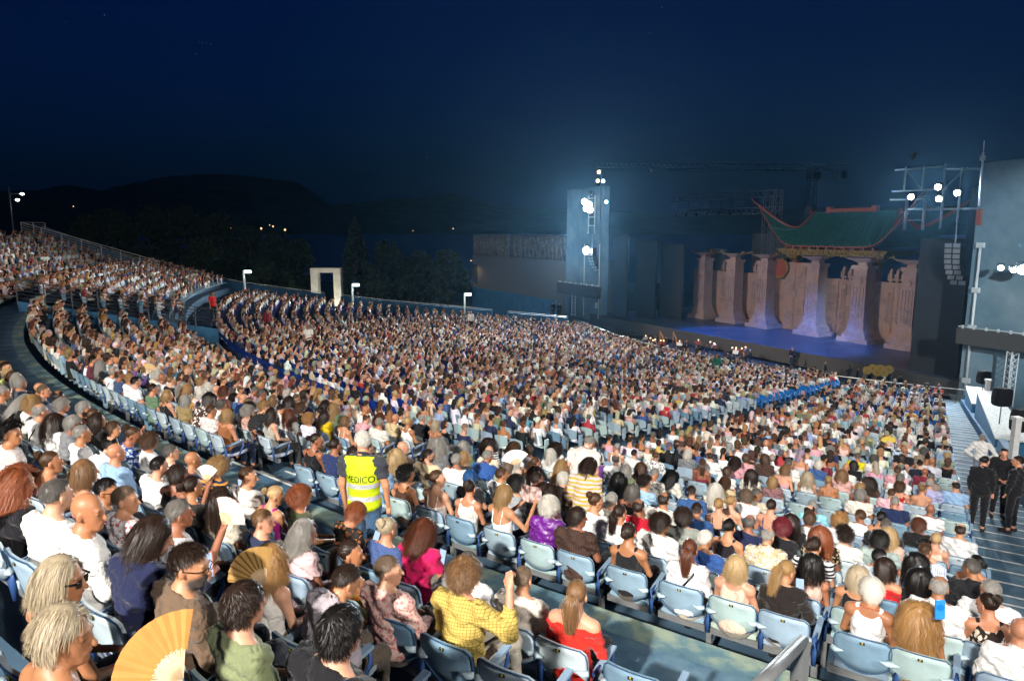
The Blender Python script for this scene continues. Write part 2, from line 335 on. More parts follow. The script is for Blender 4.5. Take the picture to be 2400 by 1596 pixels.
class Skel:
    def __init__(s, pose, build):
        p = POSE[pose]; b = BUILD[build]; s.p = p; s.b = b; st = p.get('stand', 0); s.st = st
        s.oz = oz = .44 if st else 0.0; s.pel = V3(0, -.01, .53+oz)
        L = Matrix.Rotation(R_(-p.get('lean', 0)), 3, 'X'); s.L = np.array(L, f4)
        U = lambda x, y, z: s.L@(V3(x, y, z+oz)-s.pel)+s.pel
        s.U = U; sw = b['sw']
        s.waist = U(0, -.015, .69); s.chest = U(0, -.02, .865); s.neck = U(0, -.022, 1.045); s.sh = [U(-sw, -.03, .985), U(sw, -.03, .985)]
        hc0 = V3(0, .025, 1.205)
        s.hr = rotm(p.get('yaw', 0), p.get('pitch', 0)+p.get('lean', 0)*.5); off = s.hr@V3(0, .02, .09)
        s.hc = U(0, .0, 1.10)+off+V3(0, .0, .015)
        if st and 'hands' not in p:
            el_ = ((-sw-.055, -.02, .735), (sw+.055, -.02, .735)); ha = ((-sw-.045, .07, .48), (sw+.045, .07, .48))
        elif st:
            el_ = [(x, y, z-oz) for x, y, z in p['elb']]; ha = [(x, y, z-oz) for x, y, z in p['hands']]
        else:
            el_ = p.get('elb', ((-sw-.055, .03, .735), (sw+.055, .03, .735))); ha = p.get('hands', ((-.10, .28, .64), (.10, .28, .64)))
        free = st and 'hands' not in p
        s.el = [V3(*e)+V3(0, 0, oz) if free else U(*e) for e in el_]
        s.ha = [V3(*h)+V3(0, 0, oz) if free else (U(*h) if (h[2] > .75 or st) else V3(*h)) for h in ha]
        if free:
            s.el = [U(*e) for e in el_]; s.ha = [s.el[i]+V3(0, .07, -.25) for i in (0, 1)]
        hx = .092*b['hip']
        if st:
            wk = .22 if p.get('walk') else .0
            s.hip = [V3(-hx, 0, .93), V3(hx, 0, .93)]; s.kn = [V3(-hx, .03+wk*.6, .50), V3(hx, .03-wk*.3, .50)]
            s.an = [V3(-hx-.01, wk*.7, .09), V3(hx+.01, -wk*1.1, .09+wk*.35)]; s.toe = [s.an[i]+V3((-.02, .02)[i], .16, -.05) for i in (0, 1)]
        else:
            s.hip = [V3(-hx, .03, .51), V3(hx, .03, .51)]; s.kn = [V3(-hx-.02, .47, .515), V3(hx+.02, .47, .515)]
            s.an = [V3(-hx-.02, .46, .10), V3(hx+.02, .50, .10)]; s.toe = [a+V3(0, .16, -.055) for a in s.an]
    # --- fields
    def torso(s, P, g=0.0):
        b = s.b; L = s.L.T; LR = s.L
        d = el(P, s.chest, (.158*b['ch']+g, .108*b['ch']+g, .175+g), LR)
        d = smin(d, el(P, s.waist, (.138*b['wa']+g, .105*b['wa']+g, .16+g), LR), .07)
        d = smin(d, el(P, s.pel, (.165*b['hip']+g, .135*b['hip']+g, .13+g)), .06)
        return d
    def shoulders(s, P, g=0.0):
        d = rc(P, s.sh[0], s.sh[1], .052+g, .052+g)
        for i in (0, 1): d = smin(d, rc(P, s.neck+V3(0, -.01, .015), s.sh[i], .048+g*.6, .048+g), .05)
        return d
    def uarm(s, P, i, g=0.0): return rc(P, s.sh[i], s.el[i], .051*s.b['arm']+g, .040*s.b['arm']+g)
    def farm(s, P, i, g=0.0): return rc(P, s.el[i], s.ha[i], .040*s.b['arm']+g, .026*s.b['arm']+g*.7)
    def head(s, P):
        q = (P-s.hc)@s.hr
        d = el(q, (0, -.012, .032), (.075, .095, .092)); d = smin(d, el(q, (0, .03, -.036), (.057, .064, .084)), .035)
        d = smin(d, el(q, (0, .066, -.100), (.026, .020, .020)), .03)
        d = smin(d, rc(q, (-.034, .083, .020), (.034, .083, .020), .012, .012), .016)
        for x in (-.033, .033):
            e = el(q, (x, .104, -.003), (.017, .015, .011)); k = .012; hh = np.clip(.5-.5*(d+e)/k, 0, 1); d = d*(1-hh)-e*hh+k*hh*(1-hh)
            d = smin(d, el(q, (x, .080, -.004), (.013, .012, .010)), .003)
        d = smin(d, rc(q, (0, .092, .006), (0, .113, -.036), .008, .013), .012)
        d = smin(d, rc(q, (-.017, .090, -.064), (.017, .090, -.064), .009, .009), .010)
        for x in (-1, 1): d = smin(d, el(q, (x*.079, -.012, -.014), (.010, .021, .033), np.array(Matrix.Rotation(x*.35, 3, 'Z'), f4)), .008)
        return d
    def neckf(s, P, g=0): return rc(P, s.neck+V3(0, 0, -.02), s.hc+s.hr@V3(0, -.018, -.055), .062+g, .053+g)
    def hand_frame(s, i):
        f = s.ha[i]-s.el[i]; f = f/np.linalg.norm(f); side = V3(-1 if i else 1, 0, 0); n = np.cross(f, side); n /= (np.linalg.norm(n)+1e-9); u = np.cross(n, f)
        return f, u, n      # forward, toward thumb side, back of the hand
    def hand(s, P, i, fingers=False):
        f, u, n = s.hand_frame(i); w0 = s.ha[i]; B = np.stack([u, f, n], 1)
        d = el(P, w0+f*.045, (.038, .050, .017), B)
        if not fingers: return smin(d, el(P, w0+f*.095-n*.018, (.034, .040, .020), B), .02)
        for k, ln in enumerate((.072, .082, .076, .060)):
            a = w0+f*.078+u*(.028-.0185*k); b1 = a+f*ln*.40-n*ln*.10; b2 = b1-n*ln*.42+f*ln*.02; b3 = b2-f*ln*.30-n*ln*.08
            d = smin(d, rc(P, a, b1, .0098, .0092), .006); d = np.minimum(d, rc(P, b1, b2, .0092, .0086)); d = np.minimum(d, rc(P, b2, b3, .0086, .0074))
        a = w0+f*.022+u*.032; b1 = a+f*.028+u*.022-n*.012; b2 = b1+f*.026-u*.004-n*.022
        d = smin(d, rc(P, a, b1, .0125, .0105), .008); return smin(d, rc(P, b1, b2, .0105, .0085), .004)
    def legs(s, P, g=0.0, feet=True):
        d = None; b = s.b
        for i in (0, 1):
            e = smin(rc(P, s.hip[i], s.kn[i], .082*b['hip']+g, .056+g), rc(P, s.kn[i], s.an[i], .054+g, .038+g), .03)
            if feet: e = smin(e, rc(P, s.an[i]+V3(0, -.03, -.045), s.toe[i], .040, .032), .02)
            d = e if d is None else np.minimum(d, e)
        return d
    def body(s, P, fing=False):
        d = smin(s.torso(P), s.shoulders(P), .05)
        for i in (0, 1):
            a = smin(s.uarm(P, i), s.farm(P, i), .02); a = smin(a, s.hand(P, i, fing), .018); d = smin(d, a, .022)
        d = smin(d, s.neckf(P), .03); d = smin(d, s.head(P), .016); return smin(d, s.legs(P), .03)
def gridpts(lo, hi, h):
    n = [max(4, int(math.ceil((hi[i]-lo[i])/h))+1) for i in range(3)]
    g = np.stack(np.meshgrid(*[lo[i]+h*np.arange(n[i], dtype=f4) for i in range(3)], indexing='ij'), -1); return g.astype(f4)
def field(fn, lo, hi, h):
    G = gridpts(lo, hi, h); F = fn(G.reshape(-1, 3)).reshape(G.shape[:3]).astype(f4); F[F == 0] = 1e-6; return snets(F, lo, h)
def bounds(pts, pad):
    a = np.array(pts); return a.min(0)-pad, a.max(0)+pad
_cache = {}
SK = {}
def skel(pose, build):
    k = (pose, build)
    if k not in SK: SK[k] = Skel(pose, build)
    return SK[k]
def inbox(V, lo, hi): return np.all((V > lo) & (V < hi), 1)
def body_mesh(pose, build):
    key = ('body', pose, build)
    if key in _cache: return _cache[key]
    s = skel(pose, build)
    lo, hi = bounds([s.hc+.13, s.hc-.13, *s.ha, *s.el, *s.toe, *s.hip, *s.kn, *s.sh], .13); lo[2] = -.02
    Vb, Qb = field(s.body, lo, hi, .022)
    fine = [(s.hc-V3(.135, .15, .135), s.hc+V3(.135, .15, .16), .0092, False)]
    if 'fist' in s.p: fine.append((s.ha[1]-.115, s.ha[1]+.115, .0068, True))
    Vs = [Vb]; Qs = []; cen = Vb[Qb].mean(1); keep = np.ones(len(Qb), bool)
    for l2, h2, hh, fg in fine: keep &= ~inbox(cen, l2+.02, h2-.02)
    Qs.append(Qb[keep]); n = len(Vb)
    for l2, h2, hh, fg in fine:
        v, q = field(lambda P: s.body(P, fg), l2, h2, hh); c = v[q].mean(1); q = q[inbox(c, l2+.012, h2-.012)]
        Vs.append(v); Qs.append(q+n); n += len(v)
    V = np.concatenate(Vs); Q = np.concatenate(Qs)
    q = (V-s.hc)@s.hr; colr = np.zeros((len(V), 4), f4)
    for x in (-.033, .033):
        colr[:, 0] = np.maximum(colr[:, 0], np.clip(1.4-np.linalg.norm((q-V3(x, .090, -.004))/V3(.013, .03, .006), axis=1), 0, 1))
        colr[:, 0] = np.maximum(colr[:, 0], .8*np.clip(1.4-np.linalg.norm((q-V3(x, .092, .021))/V3(.022, .03, .0055), axis=1), 0, 1))
    colr[:, 1] = np.clip(1.3-np.linalg.norm((q-V3(0, .098, -.064))/V3(.024, .03, .010), axis=1), 0, 1)
    colr[:, 2] = np.clip(1-np.linalg.norm((q-V3(0, .06, -.085))/V3(.075, .075, .05), axis=1)*.75, 0, 1)   # beard zone
    me = mesh_np('body', V, Q, M['skin'], True, colr, 'feat'); _cache[key] = me; return me
def wrinkle(P, s, a=.0035):
    return a*(np.sin(P[:, 0]*31+P[:, 2]*47+np.sin(P[:, 1]*29)*1.6)+.7*np.sin(P[:, 2]*83-P[:, 0]*38+P[:, 1]*51+np.sin(P[:, 0]*23)*2))
def top_mesh(pose, build, kind):
    key = ('top', pose, build, kind)
    if key in _cache: return _cache[key]
    s = skel(pose, build); U = s.L
    def loc(P): return (P-s.pel)@s.L+V3(0, 0, .53)        # upright torso frame (as if seated, no lean)
    def fn(P):
        T = loc(P); z = T[:, 2]; g = dict(tee=.016, shirt=.020, jacket=.028, tank=.010, strap=.008, off=.012, polo=.018, vest=.027)[kind]
        d = s.torso(P, g)
        if kind in ('tee', 'shirt', 'jacket', 'polo', 'vest', 'off'):
            d = smin(d, s.shoulders(P, g*.75), .055)
            if kind != 'vest':
                for i in (0, 1):
                    ax = s.el[i]-s.sh[i]; l = np.linalg.norm(ax); t = ((P-s.sh[i])@ax)/l/l
                    a = s.uarm(P, i, g*(1.0+.4*(kind in ('tee', 'polo'))))
                    if kind in ('shirt', 'jacket', 'off'):
                        a = smin(a, s.farm(P, i, g*.9), .03); fx = s.ha[i]-s.el[i]; fl = np.linalg.norm(fx)
                        a = np.maximum(a, ((P-s.el[i])@fx)/fl-fl*.93)
                    else: a = np.maximum(a, (t-.62)*l)
                    d = smin(d, a, .035)
            d = smin(d, rc(P, s.neck+V3(0, -.005, -.05), s.neck+V3(0, -.005, .01), .078, .070), .03)
        elif kind == 'tank':
            for x in (-1, 1): d = smin(d, rc(P, s.U(x*.085, -.098, .88), s.U(x*.092, -.040, 1.038), .048, .036), .02); d = smin(d, rc(P, s.U(x*.092, -.040, 1.038), s.U(x*.085, .06, .92), .036, .044), .02)
        # neckline and hem
        if kind in ('tee', 'vest'): d = np.maximum(d, (T[:, 2]-1.063)-(T[:, 1]+.03)*-.35)
        elif kind == 'tank': d = np.maximum(d, -(rc(P, s.U(0, -.16, 1.06), s.U(0, .16, 1.0), .062, .085)))
        elif kind == 'strap': d = np.maximum(d, (z-.885)-T[:, 1]*.45)
        elif kind == 'off': d = np.maximum(d, (z-.985)+np.abs(T[:, 0])*.05)
        else: d = np.maximum(d, (z-1.075)-(T[:, 1]+.03)*-.4)
        if kind in ('shirt', 'jacket', 'polo'):
            q = (P-s.neck)@s.L; qq = q-V3(0, .0, .022); rr = np.sqrt(qq[:, 0]**2+(qq[:, 1]*.92)**2)
            zz = qq[:, 2]+qq[:, 1]*.55
            d = np.minimum(d, np.sqrt((rr-.071-.25*np.clip(zz, -.03, .03))**2+np.clip(np.abs(zz)-.016, 0, 1)**2)-.006)
        hem = (.50 if not s.st else .48) if kind not in ('vest',) else .46
        d = np.maximum(d, hem-z)
        if kind == 'strap':
            for x in (-1, 1):
                for a, b in (((x*.075, -.128, .85), (x*.088, -.085, 1.02)), ((x*.088, -.085, 1.02), (x*.09, -.02, 1.058)), ((x*.09, -.02, 1.058), (x*.085, .075, .95))): d = np.minimum(d, rc(P, s.U(*a), s.U(*b), .010, .010))
        return d+wrinkle(P, s, dict(tank=.002, strap=.0015, vest=.003, jacket=.008).get(kind, .007))
    pts = [s.neck+.12, s.neck-.10, *s.sh, s.pel+.19, s.pel-.17]
    if kind in ('tee', 'shirt', 'jacket', 'polo', 'off'): pts += [*s.el]
    if kind in ('shirt', 'jacket', 'off'): pts += [*s.ha]
    lo, hi = bounds(pts, .09); V, Q = field(fn, lo, hi, .0165 if kind != 'strap' else .0120)
    me = mesh_np('top', V, Q, None, True); _cache[key] = me; return me
def low_mesh(pose, build):
    key = ('low', pose, build)
    if key in _cache: return _cache[key]
    s = skel(pose, build)
    def fn(P):
        d = smin(s.legs(P, .014, False), el(P, s.pel-V3(0, 0, .02), (.175*s.b['hip'], .145*s.b['hip'], .115)), .05); return np.maximum(d, .13-P[:, 2])+wrinkle(P, s, .005)
    lo, hi = bounds([*s.hip, *s.kn, *s.an, s.pel+.19, s.pel-.19], .09); V, Q = field(fn, lo, hi, .028)
    me = mesh_np('trousers', V, Q, None, True); _cache[key] = me; return me
def shoe_mesh(pose, build):
    key = ('shoe', pose, build)
    if key in _cache: return _cache[key]
    s = skel(pose, build)
    def fn(P):
        d = None
        for i in (0, 1):
            e = rc(P, s.an[i]+V3(0, -.035, -.04), s.toe[i], .048, .040); d = e if d is None else np.minimum(d, e)
        return np.maximum(d, -(P[:, 2]-.004))
    lo, hi = bounds([*s.an, *s.toe], .10); lo[2] = -.03; V, Q = field(fn, lo, hi, .024)
    me = mesh_np('shoes', V, Q, None, True); _cache[key] = me; return me

# ------------------------------------------------------------------ hair: strands laid over the skull
SKC = np.array((0, -.012, .030)); SKR = np.array((.0775, .0985, .0945))
HAIR = dict(  # n strands, length, puff, layers, curl amp, curl freq, gravity, lift
    crop=dict(n=3000, L=(.026, .040), puff=0.0070, curl=.001, cf=30, grav=.25, lift=.16, w=0.0026),
    thin=dict(n=2400, L=(.022, .035), puff=0.0047, curl=.001, cf=30, grav=.25, lift=.15, bald=True, w=0.0030),
    buzz=dict(n=2200, L=(.010, .016), puff=0.0023, curl=.0, cf=1, grav=.1, lift=.5, w=0.0030),
    quiff=dict(n=3000, L=(.025, .05), puff=0.0172, curl=.003, cf=25, grav=.15, lift=.22, w=0.0032),
    messy=dict(n=3000, L=(.06, .10), puff=0.0156, curl=.006, cf=34, grav=.6, lift=.22, w=0.0028),
    pixie=dict(n=3000, L=(.07, .11), puff=0.0187, curl=.0025, cf=14, grav=.5, lift=.16, w=0.0027),
    bob=dict(n=3000, L=(.17, .22), puff=0.0172, curl=.003, cf=12, grav=.75, lift=.14, w=0.0028),
    wavy=dict(n=3000, L=(.25, .32), puff=0.0203, curl=.011, cf=26, grav=.8, lift=.16, w=0.0029),
    long=dict(n=3000, L=(.32, .42), puff=0.0203, curl=.004, cf=9, grav=.9, lift=.15, w=0.0029),
    curly=dict(n=3000, L=(.30, .36), puff=0.0312, curl=.019, cf=48, grav=.75, lift=.4, w=0.0032),
    afro=dict(n=3000, L=(.05, .08), puff=0.0281, curl=.013, cf=75, grav=.1, lift=1.1, w=0.0034),
    curls=dict(n=3000, L=(.08, .12), puff=0.0203, curl=.014, cf=60, grav=.5, lift=.6, w=0.0032),
    bun=dict(n=2600, L=(.20, .24), puff=0.0094, curl=.002, cf=10, pull=(0, -.125, .035), w=0.0034, ball=.042),
    hibun=dict(n=2600, L=(.20, .24), puff=0.0109, curl=.003, cf=10, pull=(0, -.10, .10), w=0.0034, ball=.046),
    pony=dict(n=2600, L=(.20, .24), puff=0.0101, curl=.002, cf=10, pull=(0, -.120, .050), w=0.0034, tail=.30),
)
def hair_mesh(style):
    key = ('hair', style)
    if key in _cache: return _cache[key]
    h = HAIR[style]; rg = np.random.default_rng(abs(hash(style)) % 1000 if False else sum(map(ord, style))); n0 = h['n']
    d = rg.normal(size=(n0*4, 3)); d /= np.linalg.norm(d, axis=1)[:, None]
    x, y, z = d.T; line = np.where(y > .25, .30+.42*y, np.where(y > -.15, -.10+.9*(y+.15), -.58+.25*(y+1)))
    line = line+.05*np.sin(x*17)*(y > 0)
    short = style in ('crop', 'thin', 'buzz', 'quiff')
    if short: line = np.where((y > -.45) & (y <= .25), np.maximum(line, .10+.25*(y+.45)), np.where(y <= -.45, line+.10, line))
    ok = z > line
    if h.get('bald'): ok &= ~((z > .62) & (y > -.55) & (np.abs(x) < .75))
    d = d[ok][:n0]; n = len(d); P = SKC+d*SKR*1.0
    crown = np.array((0.08, -.45, .89)); t = d-crown; t -= (t*d).sum(1)[:, None]*d; t /= np.linalg.norm(t, axis=1)[:, None]+1e-6
    if style in ('bob', 'wavy', 'long', 'curly', 'pixie'):   # parting: hair falls to both sides
        part = np.stack([np.sign(d[:, 0]-.015)*(.9+0*d[:, 0]), -.25-.3*np.abs(d[:, 0]), -.2+0*d[:, 0]], 1); part -= (part*d).sum(1)[:, None]*d; part /= np.linalg.norm(part, axis=1)[:, None]+1e-6
        wt = np.clip(d[:, 2], 0, 1)[:, None]; t = t*(1-wt)+part*wt
    nc = 260; cl = rg.integers(0, nc, n); cdir = rg.normal(size=(nc, 3))
    # nearest clump centre on the scalp so that locks hold together
    cc = d[rg.integers(0, n, nc)]; cl = np.argmax(d@cc.T, 1)
    steps = 5 if max(h['L']) < .13 else 7
    Ls = rg.uniform(*h['L'], n)*(1+.10*cdir[cl, 0]*.5); lay = rg.uniform(.15, 1, n)**.7*h['puff']; ph = rg.uniform(0, 6.28, nc)[cl]+rg.normal(0, .25 if style in ('curly', 'curls', 'wavy', 'afro') else .8, n)
    seg = (Ls/steps)[:, None]; pts = [P.copy()]; cur = P.copy(); direc = t*(1-h.get('lift', .2)*.5)+d*h.get('lift', .2)+.05*cdir[cl]+rg.normal(0, .045, (n, 3))
    pull = h.get('pull')
    for k in range(1, steps+1):
        u = k/steps
        if pull is not None:
            tgt = np.array(pull)+rg.normal(0, .006, (n, 3)); cur = P*(1-u)+tgt*u
        else:
            g = h['grav']*min(1, u*1.6); dd = direc*(1-g)+np.array((0, -.10, -1.0))*g; dd /= np.linalg.norm(dd, axis=1)[:, None]; cur = cur+dd*seg
        q = (cur-SKC)/(SKR+lay[:, None]*np.clip(u*3, .25, 1)); r = np.linalg.norm(q, axis=1); low = cur[:, 2] < -.06
        inside = (r < 1) & ~low; q2 = q/np.maximum(r, 1e-6)[:, None]
        cur = np.where(inside[:, None], SKC+q2*(SKR+lay[:, None]*np.clip(u*3, .25, 1)), cur)
        if pull is None:   # keep off neck, face and back
            rr = np.hypot(cur[:, 0], cur[:, 1]+.02); lim = .066+lay; ins = low & (rr < lim); sc = np.where(ins, lim/np.maximum(rr, 1e-4), 1)
            cur[:, 0] *= sc; cur[:, 1] = (cur[:, 1]+.02)*sc-.02
            face = (cur[:, 2] < .035) & (cur[:, 1] > .035) & (np.abs(cur[:, 0]) < .075); cur[face, 0] = np.where(d[face, 0] > 0, .078, -.078); cur[face, 1] = np.minimum(cur[face, 1], .05)
            bk = cur[:, 2] < -.17; cur[bk, 1] = np.minimum(cur[bk, 1], -.075-lay[bk]*.6-(-.17-cur[bk, 2])*.22)
        ca = h['curl']*min(1, u*2); off = np.stack([np.cos(ph+h['cf']*Ls*u*2.2), np.sin(ph+h['cf']*Ls*u*2.2)*.9, np.sin(ph*1.7+h['cf']*Ls*u*2.2)*.7], 1)*ca
        pts.append(cur+off)
    S = np.stack(pts, 1); tint = np.clip(rg.normal(.5, .13, n)+(.42 if style in ('curly', 'wavy', 'curls') else .16)*(rg.uniform(0, 1, nc)[cl]-.5), 0, 1)
    extra = []
    if 'ball' in h:
        c = np.array(pull)+np.array((0, -.018, .004)); R0 = h['ball']
        for k in range(520):
            ax = rg.normal(size=3)*np.array((.5, 1.4, .5)); ax /= np.linalg.norm(ax); a = np.cross(ax, (.3, .2, .9)); a /= np.linalg.norm(a); b2 = np.cross(ax, a); th0 = rg.uniform(0, 6.28); rad = R0*rg.uniform(.75, 1.05); of = ax*rg.uniform(-.6, .6)*R0
            th = th0+np.linspace(0, 1.9, steps+1); rr = math.sqrt(max(.15, 1-(np.linalg.norm(of)/R0)**2))*rad
            extra.append(c+of+rr*(np.cos(th)[:, None]*a+np.sin(th)[:, None]*b2))
    if 'tail' in h:
        c = np.array(pull)
        for k in range(620):
            a = rg.normal(0, 1, 3); ln = h['tail']*rg.uniform(.75, 1.08); u = np.linspace(0, 1, steps+1)[:, None]
            wd = .016+.030*np.sin(np.clip(u*1.25, 0, 1)*math.pi*.8)
            p = c+np.concatenate([0*u, -.03*np.sin(np.clip(u*3, 0, 1)*1.57)-.02*u, -ln*u**1.15+.012*np.sin(np.clip(u*4, 0, 1)*3.14)], 1)+np.array((a[0]*.75, a[1]*.6, 0))*wd*.75+.004*np.concatenate([np.sin(u*9+a[2]*2), 0*u, 0*u], 1)
            extra.append(p)
    if extra:
        S = np.concatenate([S, np.array(extra)]); tint = np.concatenate([tint, np.clip(rg.normal(.55, .2, len(extra)), 0, 1)])
    m, K = S.shape[:2]; T = np.gradient(S, axis=1); T /= np.linalg.norm(T, axis=2)[..., None]+1e-9
    Nn = S-np.array((0, -.015, np.nan))*0; Nn = S-SKC; Nn[..., 2] = np.where(S[..., 2] < -.02, 0, Nn[..., 2]); Nn /= np.linalg.norm(Nn, axis=2)[..., None]+1e-9
    W = np.cross(T, Nn); W /= np.linalg.norm(W, axis=2)[..., None]+1e-9
    W = W+Nn*rg.normal(0, .25, (m, 1, 1)); prof = np.linspace(1, 0, K)**.6*.75+.25
    wd = (h['w']*.5*rg.uniform(.7, 1.3, m))[:, None]*prof[None]
    A = S+W*wd[..., None]; B = S-W*wd[..., None]; V = np.stack([A, B], 2).reshape(-1, 3)
    base = (np.arange(m)*K*2)[:, None]+(np.arange(K-1)*2)[None]; base = base.reshape(-1); Q = np.stack([base, base+1, base+3, base+2], 1)
    colr = np.zeros((m, K, 2, 4), f4); colr[..., 0] = tint[:, None, None]; colr[..., 1] = np.linspace(0, 1, K)[None, :, None]; colr[..., 3] = 1
    # scalp cap beneath
    cap = []; nu, nv = 28, 16
    th = np.linspace(0, 2*math.pi, nu, endpoint=False); capV = []; capQ = []
    for i in range(nv+1):
        for a in th:
            yy = math.cos(a); lim = math.acos(float(np.clip(np.where(yy > .25, .34+.40*yy, np.where(yy > -.15, (.16 if short else -.06)+.7*(yy+.15), -.38 if short else -.52)), -1, 1)))
            ph_ = lim*i/nv; dv = np.array((math.sin(a)*math.sin(ph_), math.cos(a)*math.sin(ph_), math.cos(ph_))); capV.append(SKC+dv*(SKR+.0015+(h['puff']*.35 if not h.get('bald') else 0)*math.sin(min(1.57, (1-i/nv)*2.5))))
    for i in range(nv):
        for j in range(nu):
            if h.get('bald') and i < nv*.52 and not (0.30 < j/nu < .70 and i > nv*.40): continue
            capQ.append((i*nu+j, (i+1)*nu+j, (i+1)*nu+(j+1) % nu, i*nu+(j+1) % nu))
    capV = np.array(capV); capQ = np.array(capQ); cc_ = np.zeros((len(capV), 4), f4); cc_[:, 0] = .35; cc_[:, 3] = 1
    V = np.concatenate([V, capV]); Q = np.concatenate([Q, capQ+m*K*2]); C = np.concatenate([colr.reshape(-1, 4), cc_])
    me = mesh_np('hair', V, Q, M['hair'], True, C, 'tint'); _cache[key] = me; return me

def mk_skin():
    m, nt, b = nodes_of('skin'); N = nt.nodes; L = nt.links
    oi = N.new('ShaderNodeObjectInfo'); at = N.new('ShaderNodeAttribute'); at.attribute_name = 'feat'; sp = N.new('ShaderNodeSeparateColor'); L.new(at.outputs['Color'], sp.inputs[0])
    n = _noise(nt, 22, 4); rp = _ramp(nt, n.outputs['Fac'], [(0.3, (.86, .80, .78)), (0.7, (1, 1, 1))])
    m0 = N.new('ShaderNodeMix'); m0.data_type = 'RGBA'; m0.blend_type = 'MULTIPLY'; m0.inputs[0].default_value = 1; L.new(oi.outputs['Color'], m0.inputs[6]); L.new(rp.outputs[0], m0.inputs[7])
    m1 = N.new('ShaderNodeMix'); m1.data_type = 'RGBA'; L.new(sp.outputs[1], m1.inputs[0]); L.new(m0.outputs[2], m1.inputs[6]); m1.inputs[7].default_value = (.33, .10, .08, 1)
    m2 = N.new('ShaderNodeMix'); m2.data_type = 'RGBA'; L.new(sp.outputs[0], m2.inputs[0]); L.new(m1.outputs[2], m2.inputs[6]); m2.inputs[7].default_value = (.03, .02, .015, 1)
    bd = N.new('ShaderNodeAttribute'); bd.attribute_type = 'OBJECT'; bd.attribute_name = 'beard'; mu = N.new('ShaderNodeMath'); mu.operation = 'MULTIPLY'; L.new(bd.outputs['Fac'], mu.inputs[0]); L.new(sp.outputs[2], mu.inputs[1])
    mr = N.new('ShaderNodeMath'); mr.operation = 'MULTIPLY'; mr.use_clamp = True; L.new(mu.outputs[0], mr.inputs[0]); mr.inputs[1].default_value = 3.0
    m3 = N.new('ShaderNodeMix'); m3.data_type = 'RGBA'; L.new(mr.outputs[0], m3.inputs[0]); L.new(m2.outputs[2], m3.inputs[6]); m3.inputs[7].default_value = (.06, .05, .045, 1)
    L.new(m3.outputs[2], b.inputs['Base Color']); b.inputs['Roughness'].default_value = .48; b.inputs['Specular IOR Level'].default_value = .45
    b.inputs['Subsurface Weight'].default_value = 0.0
    n2 = _noise(nt, 130, 3); bp = N.new('ShaderNodeBump'); bp.inputs['Strength'].default_value = .15; bp.inputs['Distance'].default_value = .004; L.new(n2.outputs['Fac'], bp.inputs['Height']); L.new(bp.outputs[0], b.inputs['Normal'])
    return m
def mk_hair():
    m, nt, b = nodes_of('hair'); N = nt.nodes; L = nt.links
    oi = N.new('ShaderNodeObjectInfo'); at = N.new('ShaderNodeAttribute'); at.attribute_name = 'tint'; sp = N.new('ShaderNodeSeparateColor'); L.new(at.outputs['Color'], sp.inputs[0])
    rp = _ramp(nt, sp.outputs[0], [(0.0, (.50, .48, .46)), (0.5, (.95, .95, .95)), (1.0, (1.5, 1.45, 1.38))])
    m0 = N.new('ShaderNodeMix'); m0.data_type = 'RGBA'; m0.blend_type = 'MULTIPLY'; m0.inputs[0].default_value = 1; L.new(oi.outputs['Color'], m0.inputs[6]); L.new(rp.outputs[0], m0.inputs[7])
    L.new(m0.outputs[2], b.inputs['Base Color']); b.inputs['Roughness'].default_value = .42; b.inputs['Specular IOR Level'].default_value = .35
    return m
M['skin'] = mk_skin(); M['hair'] = mk_hair()
CL = dict(plain=mat_object('cloth', .85, .22, 9, .8, 13, .2, None, .035, .15), stripe=mat_object('cloth_striped', .85, .2, 9, .75, 13, .2, 'stripe', .035), vstripe=mat_object('cloth_pinstriped', .85, .2, 9, .75, 13, .2, 'vstripe', .035),
          zigzag=mat_object('cloth_zigzag', .85, .2, 9, .75, 13, .2, 'zigzag', .035), check=mat_object('cloth_checked', .85, .2, 9, .75, 13, .2, 'check', .035), floral=mat_object('cloth_floral', .85, .2, 9, .75, 13, .2, 'floral', .035),
          speck=mat_object('cloth_speckled', .85, .2, 9, .75, 13, .2, 'speck', .035), satin=mat_object('cloth_satin', .38, .2, 9, .7, 11, .6, None, .03), hivis=None)
M['leather'] = mat_object('shoe_leather', .5, .2, 20, .2, 40, .4)
M['glass_frame'] = mat_plain('glasses_plastic', srgb('121212'), .3, 0, .5)
HC = dict(blk='14110f', dbr='2a1d16', br='4a3322', lbr='7a5a3c', ash='a99a80', aub='58301f', red='85482a', mag='6a2028', gld='9c7446', blo='b0946a', dblo='96764c', gry='8d8983', dgry='57534f', wht='cfcac0', sp='6f6a64', blue='1d4f86', spbr='6a5848')
HCN = dict(blk='black', dbr='dark brown', br='brown', lbr='light brown', ash='ash blonde', aub='auburn', red='ginger', mag='dyed red', gld='golden', blo='blonde', dblo='dark blonde', gry='grey', dgry='dark grey', wht='white', sp='salt-and-pepper', blue='dyed blue', spbr='greying brown')
HSN = dict(crop='short {} hair', thin='thinning {} hair', buzz='cropped {} hair', quiff='swept-up {} hair', messy='tousled {} hair', pixie='{} pixie cut', bob='{} bob', wavy='wavy {} hair', long='long {} hair', curly='long curly {} hair', afro='{} afro curls', curls='short curly {} hair', bun='{} low bun', hibun='{} high bun', pony='{} ponytail', bald='bald head')
TOPN = dict(tee='tee', shirt='shirt', jacket='jacket', tank='sleeveless top', strap='strappy top', off='off-shoulder dress', polo='polo shirt', vest='vest')
SKINS = ['cc9a7c', 'bb8663', 'a6724e', 'b87f60', '946046', 'c69074', 'ad7652', 'be8968']
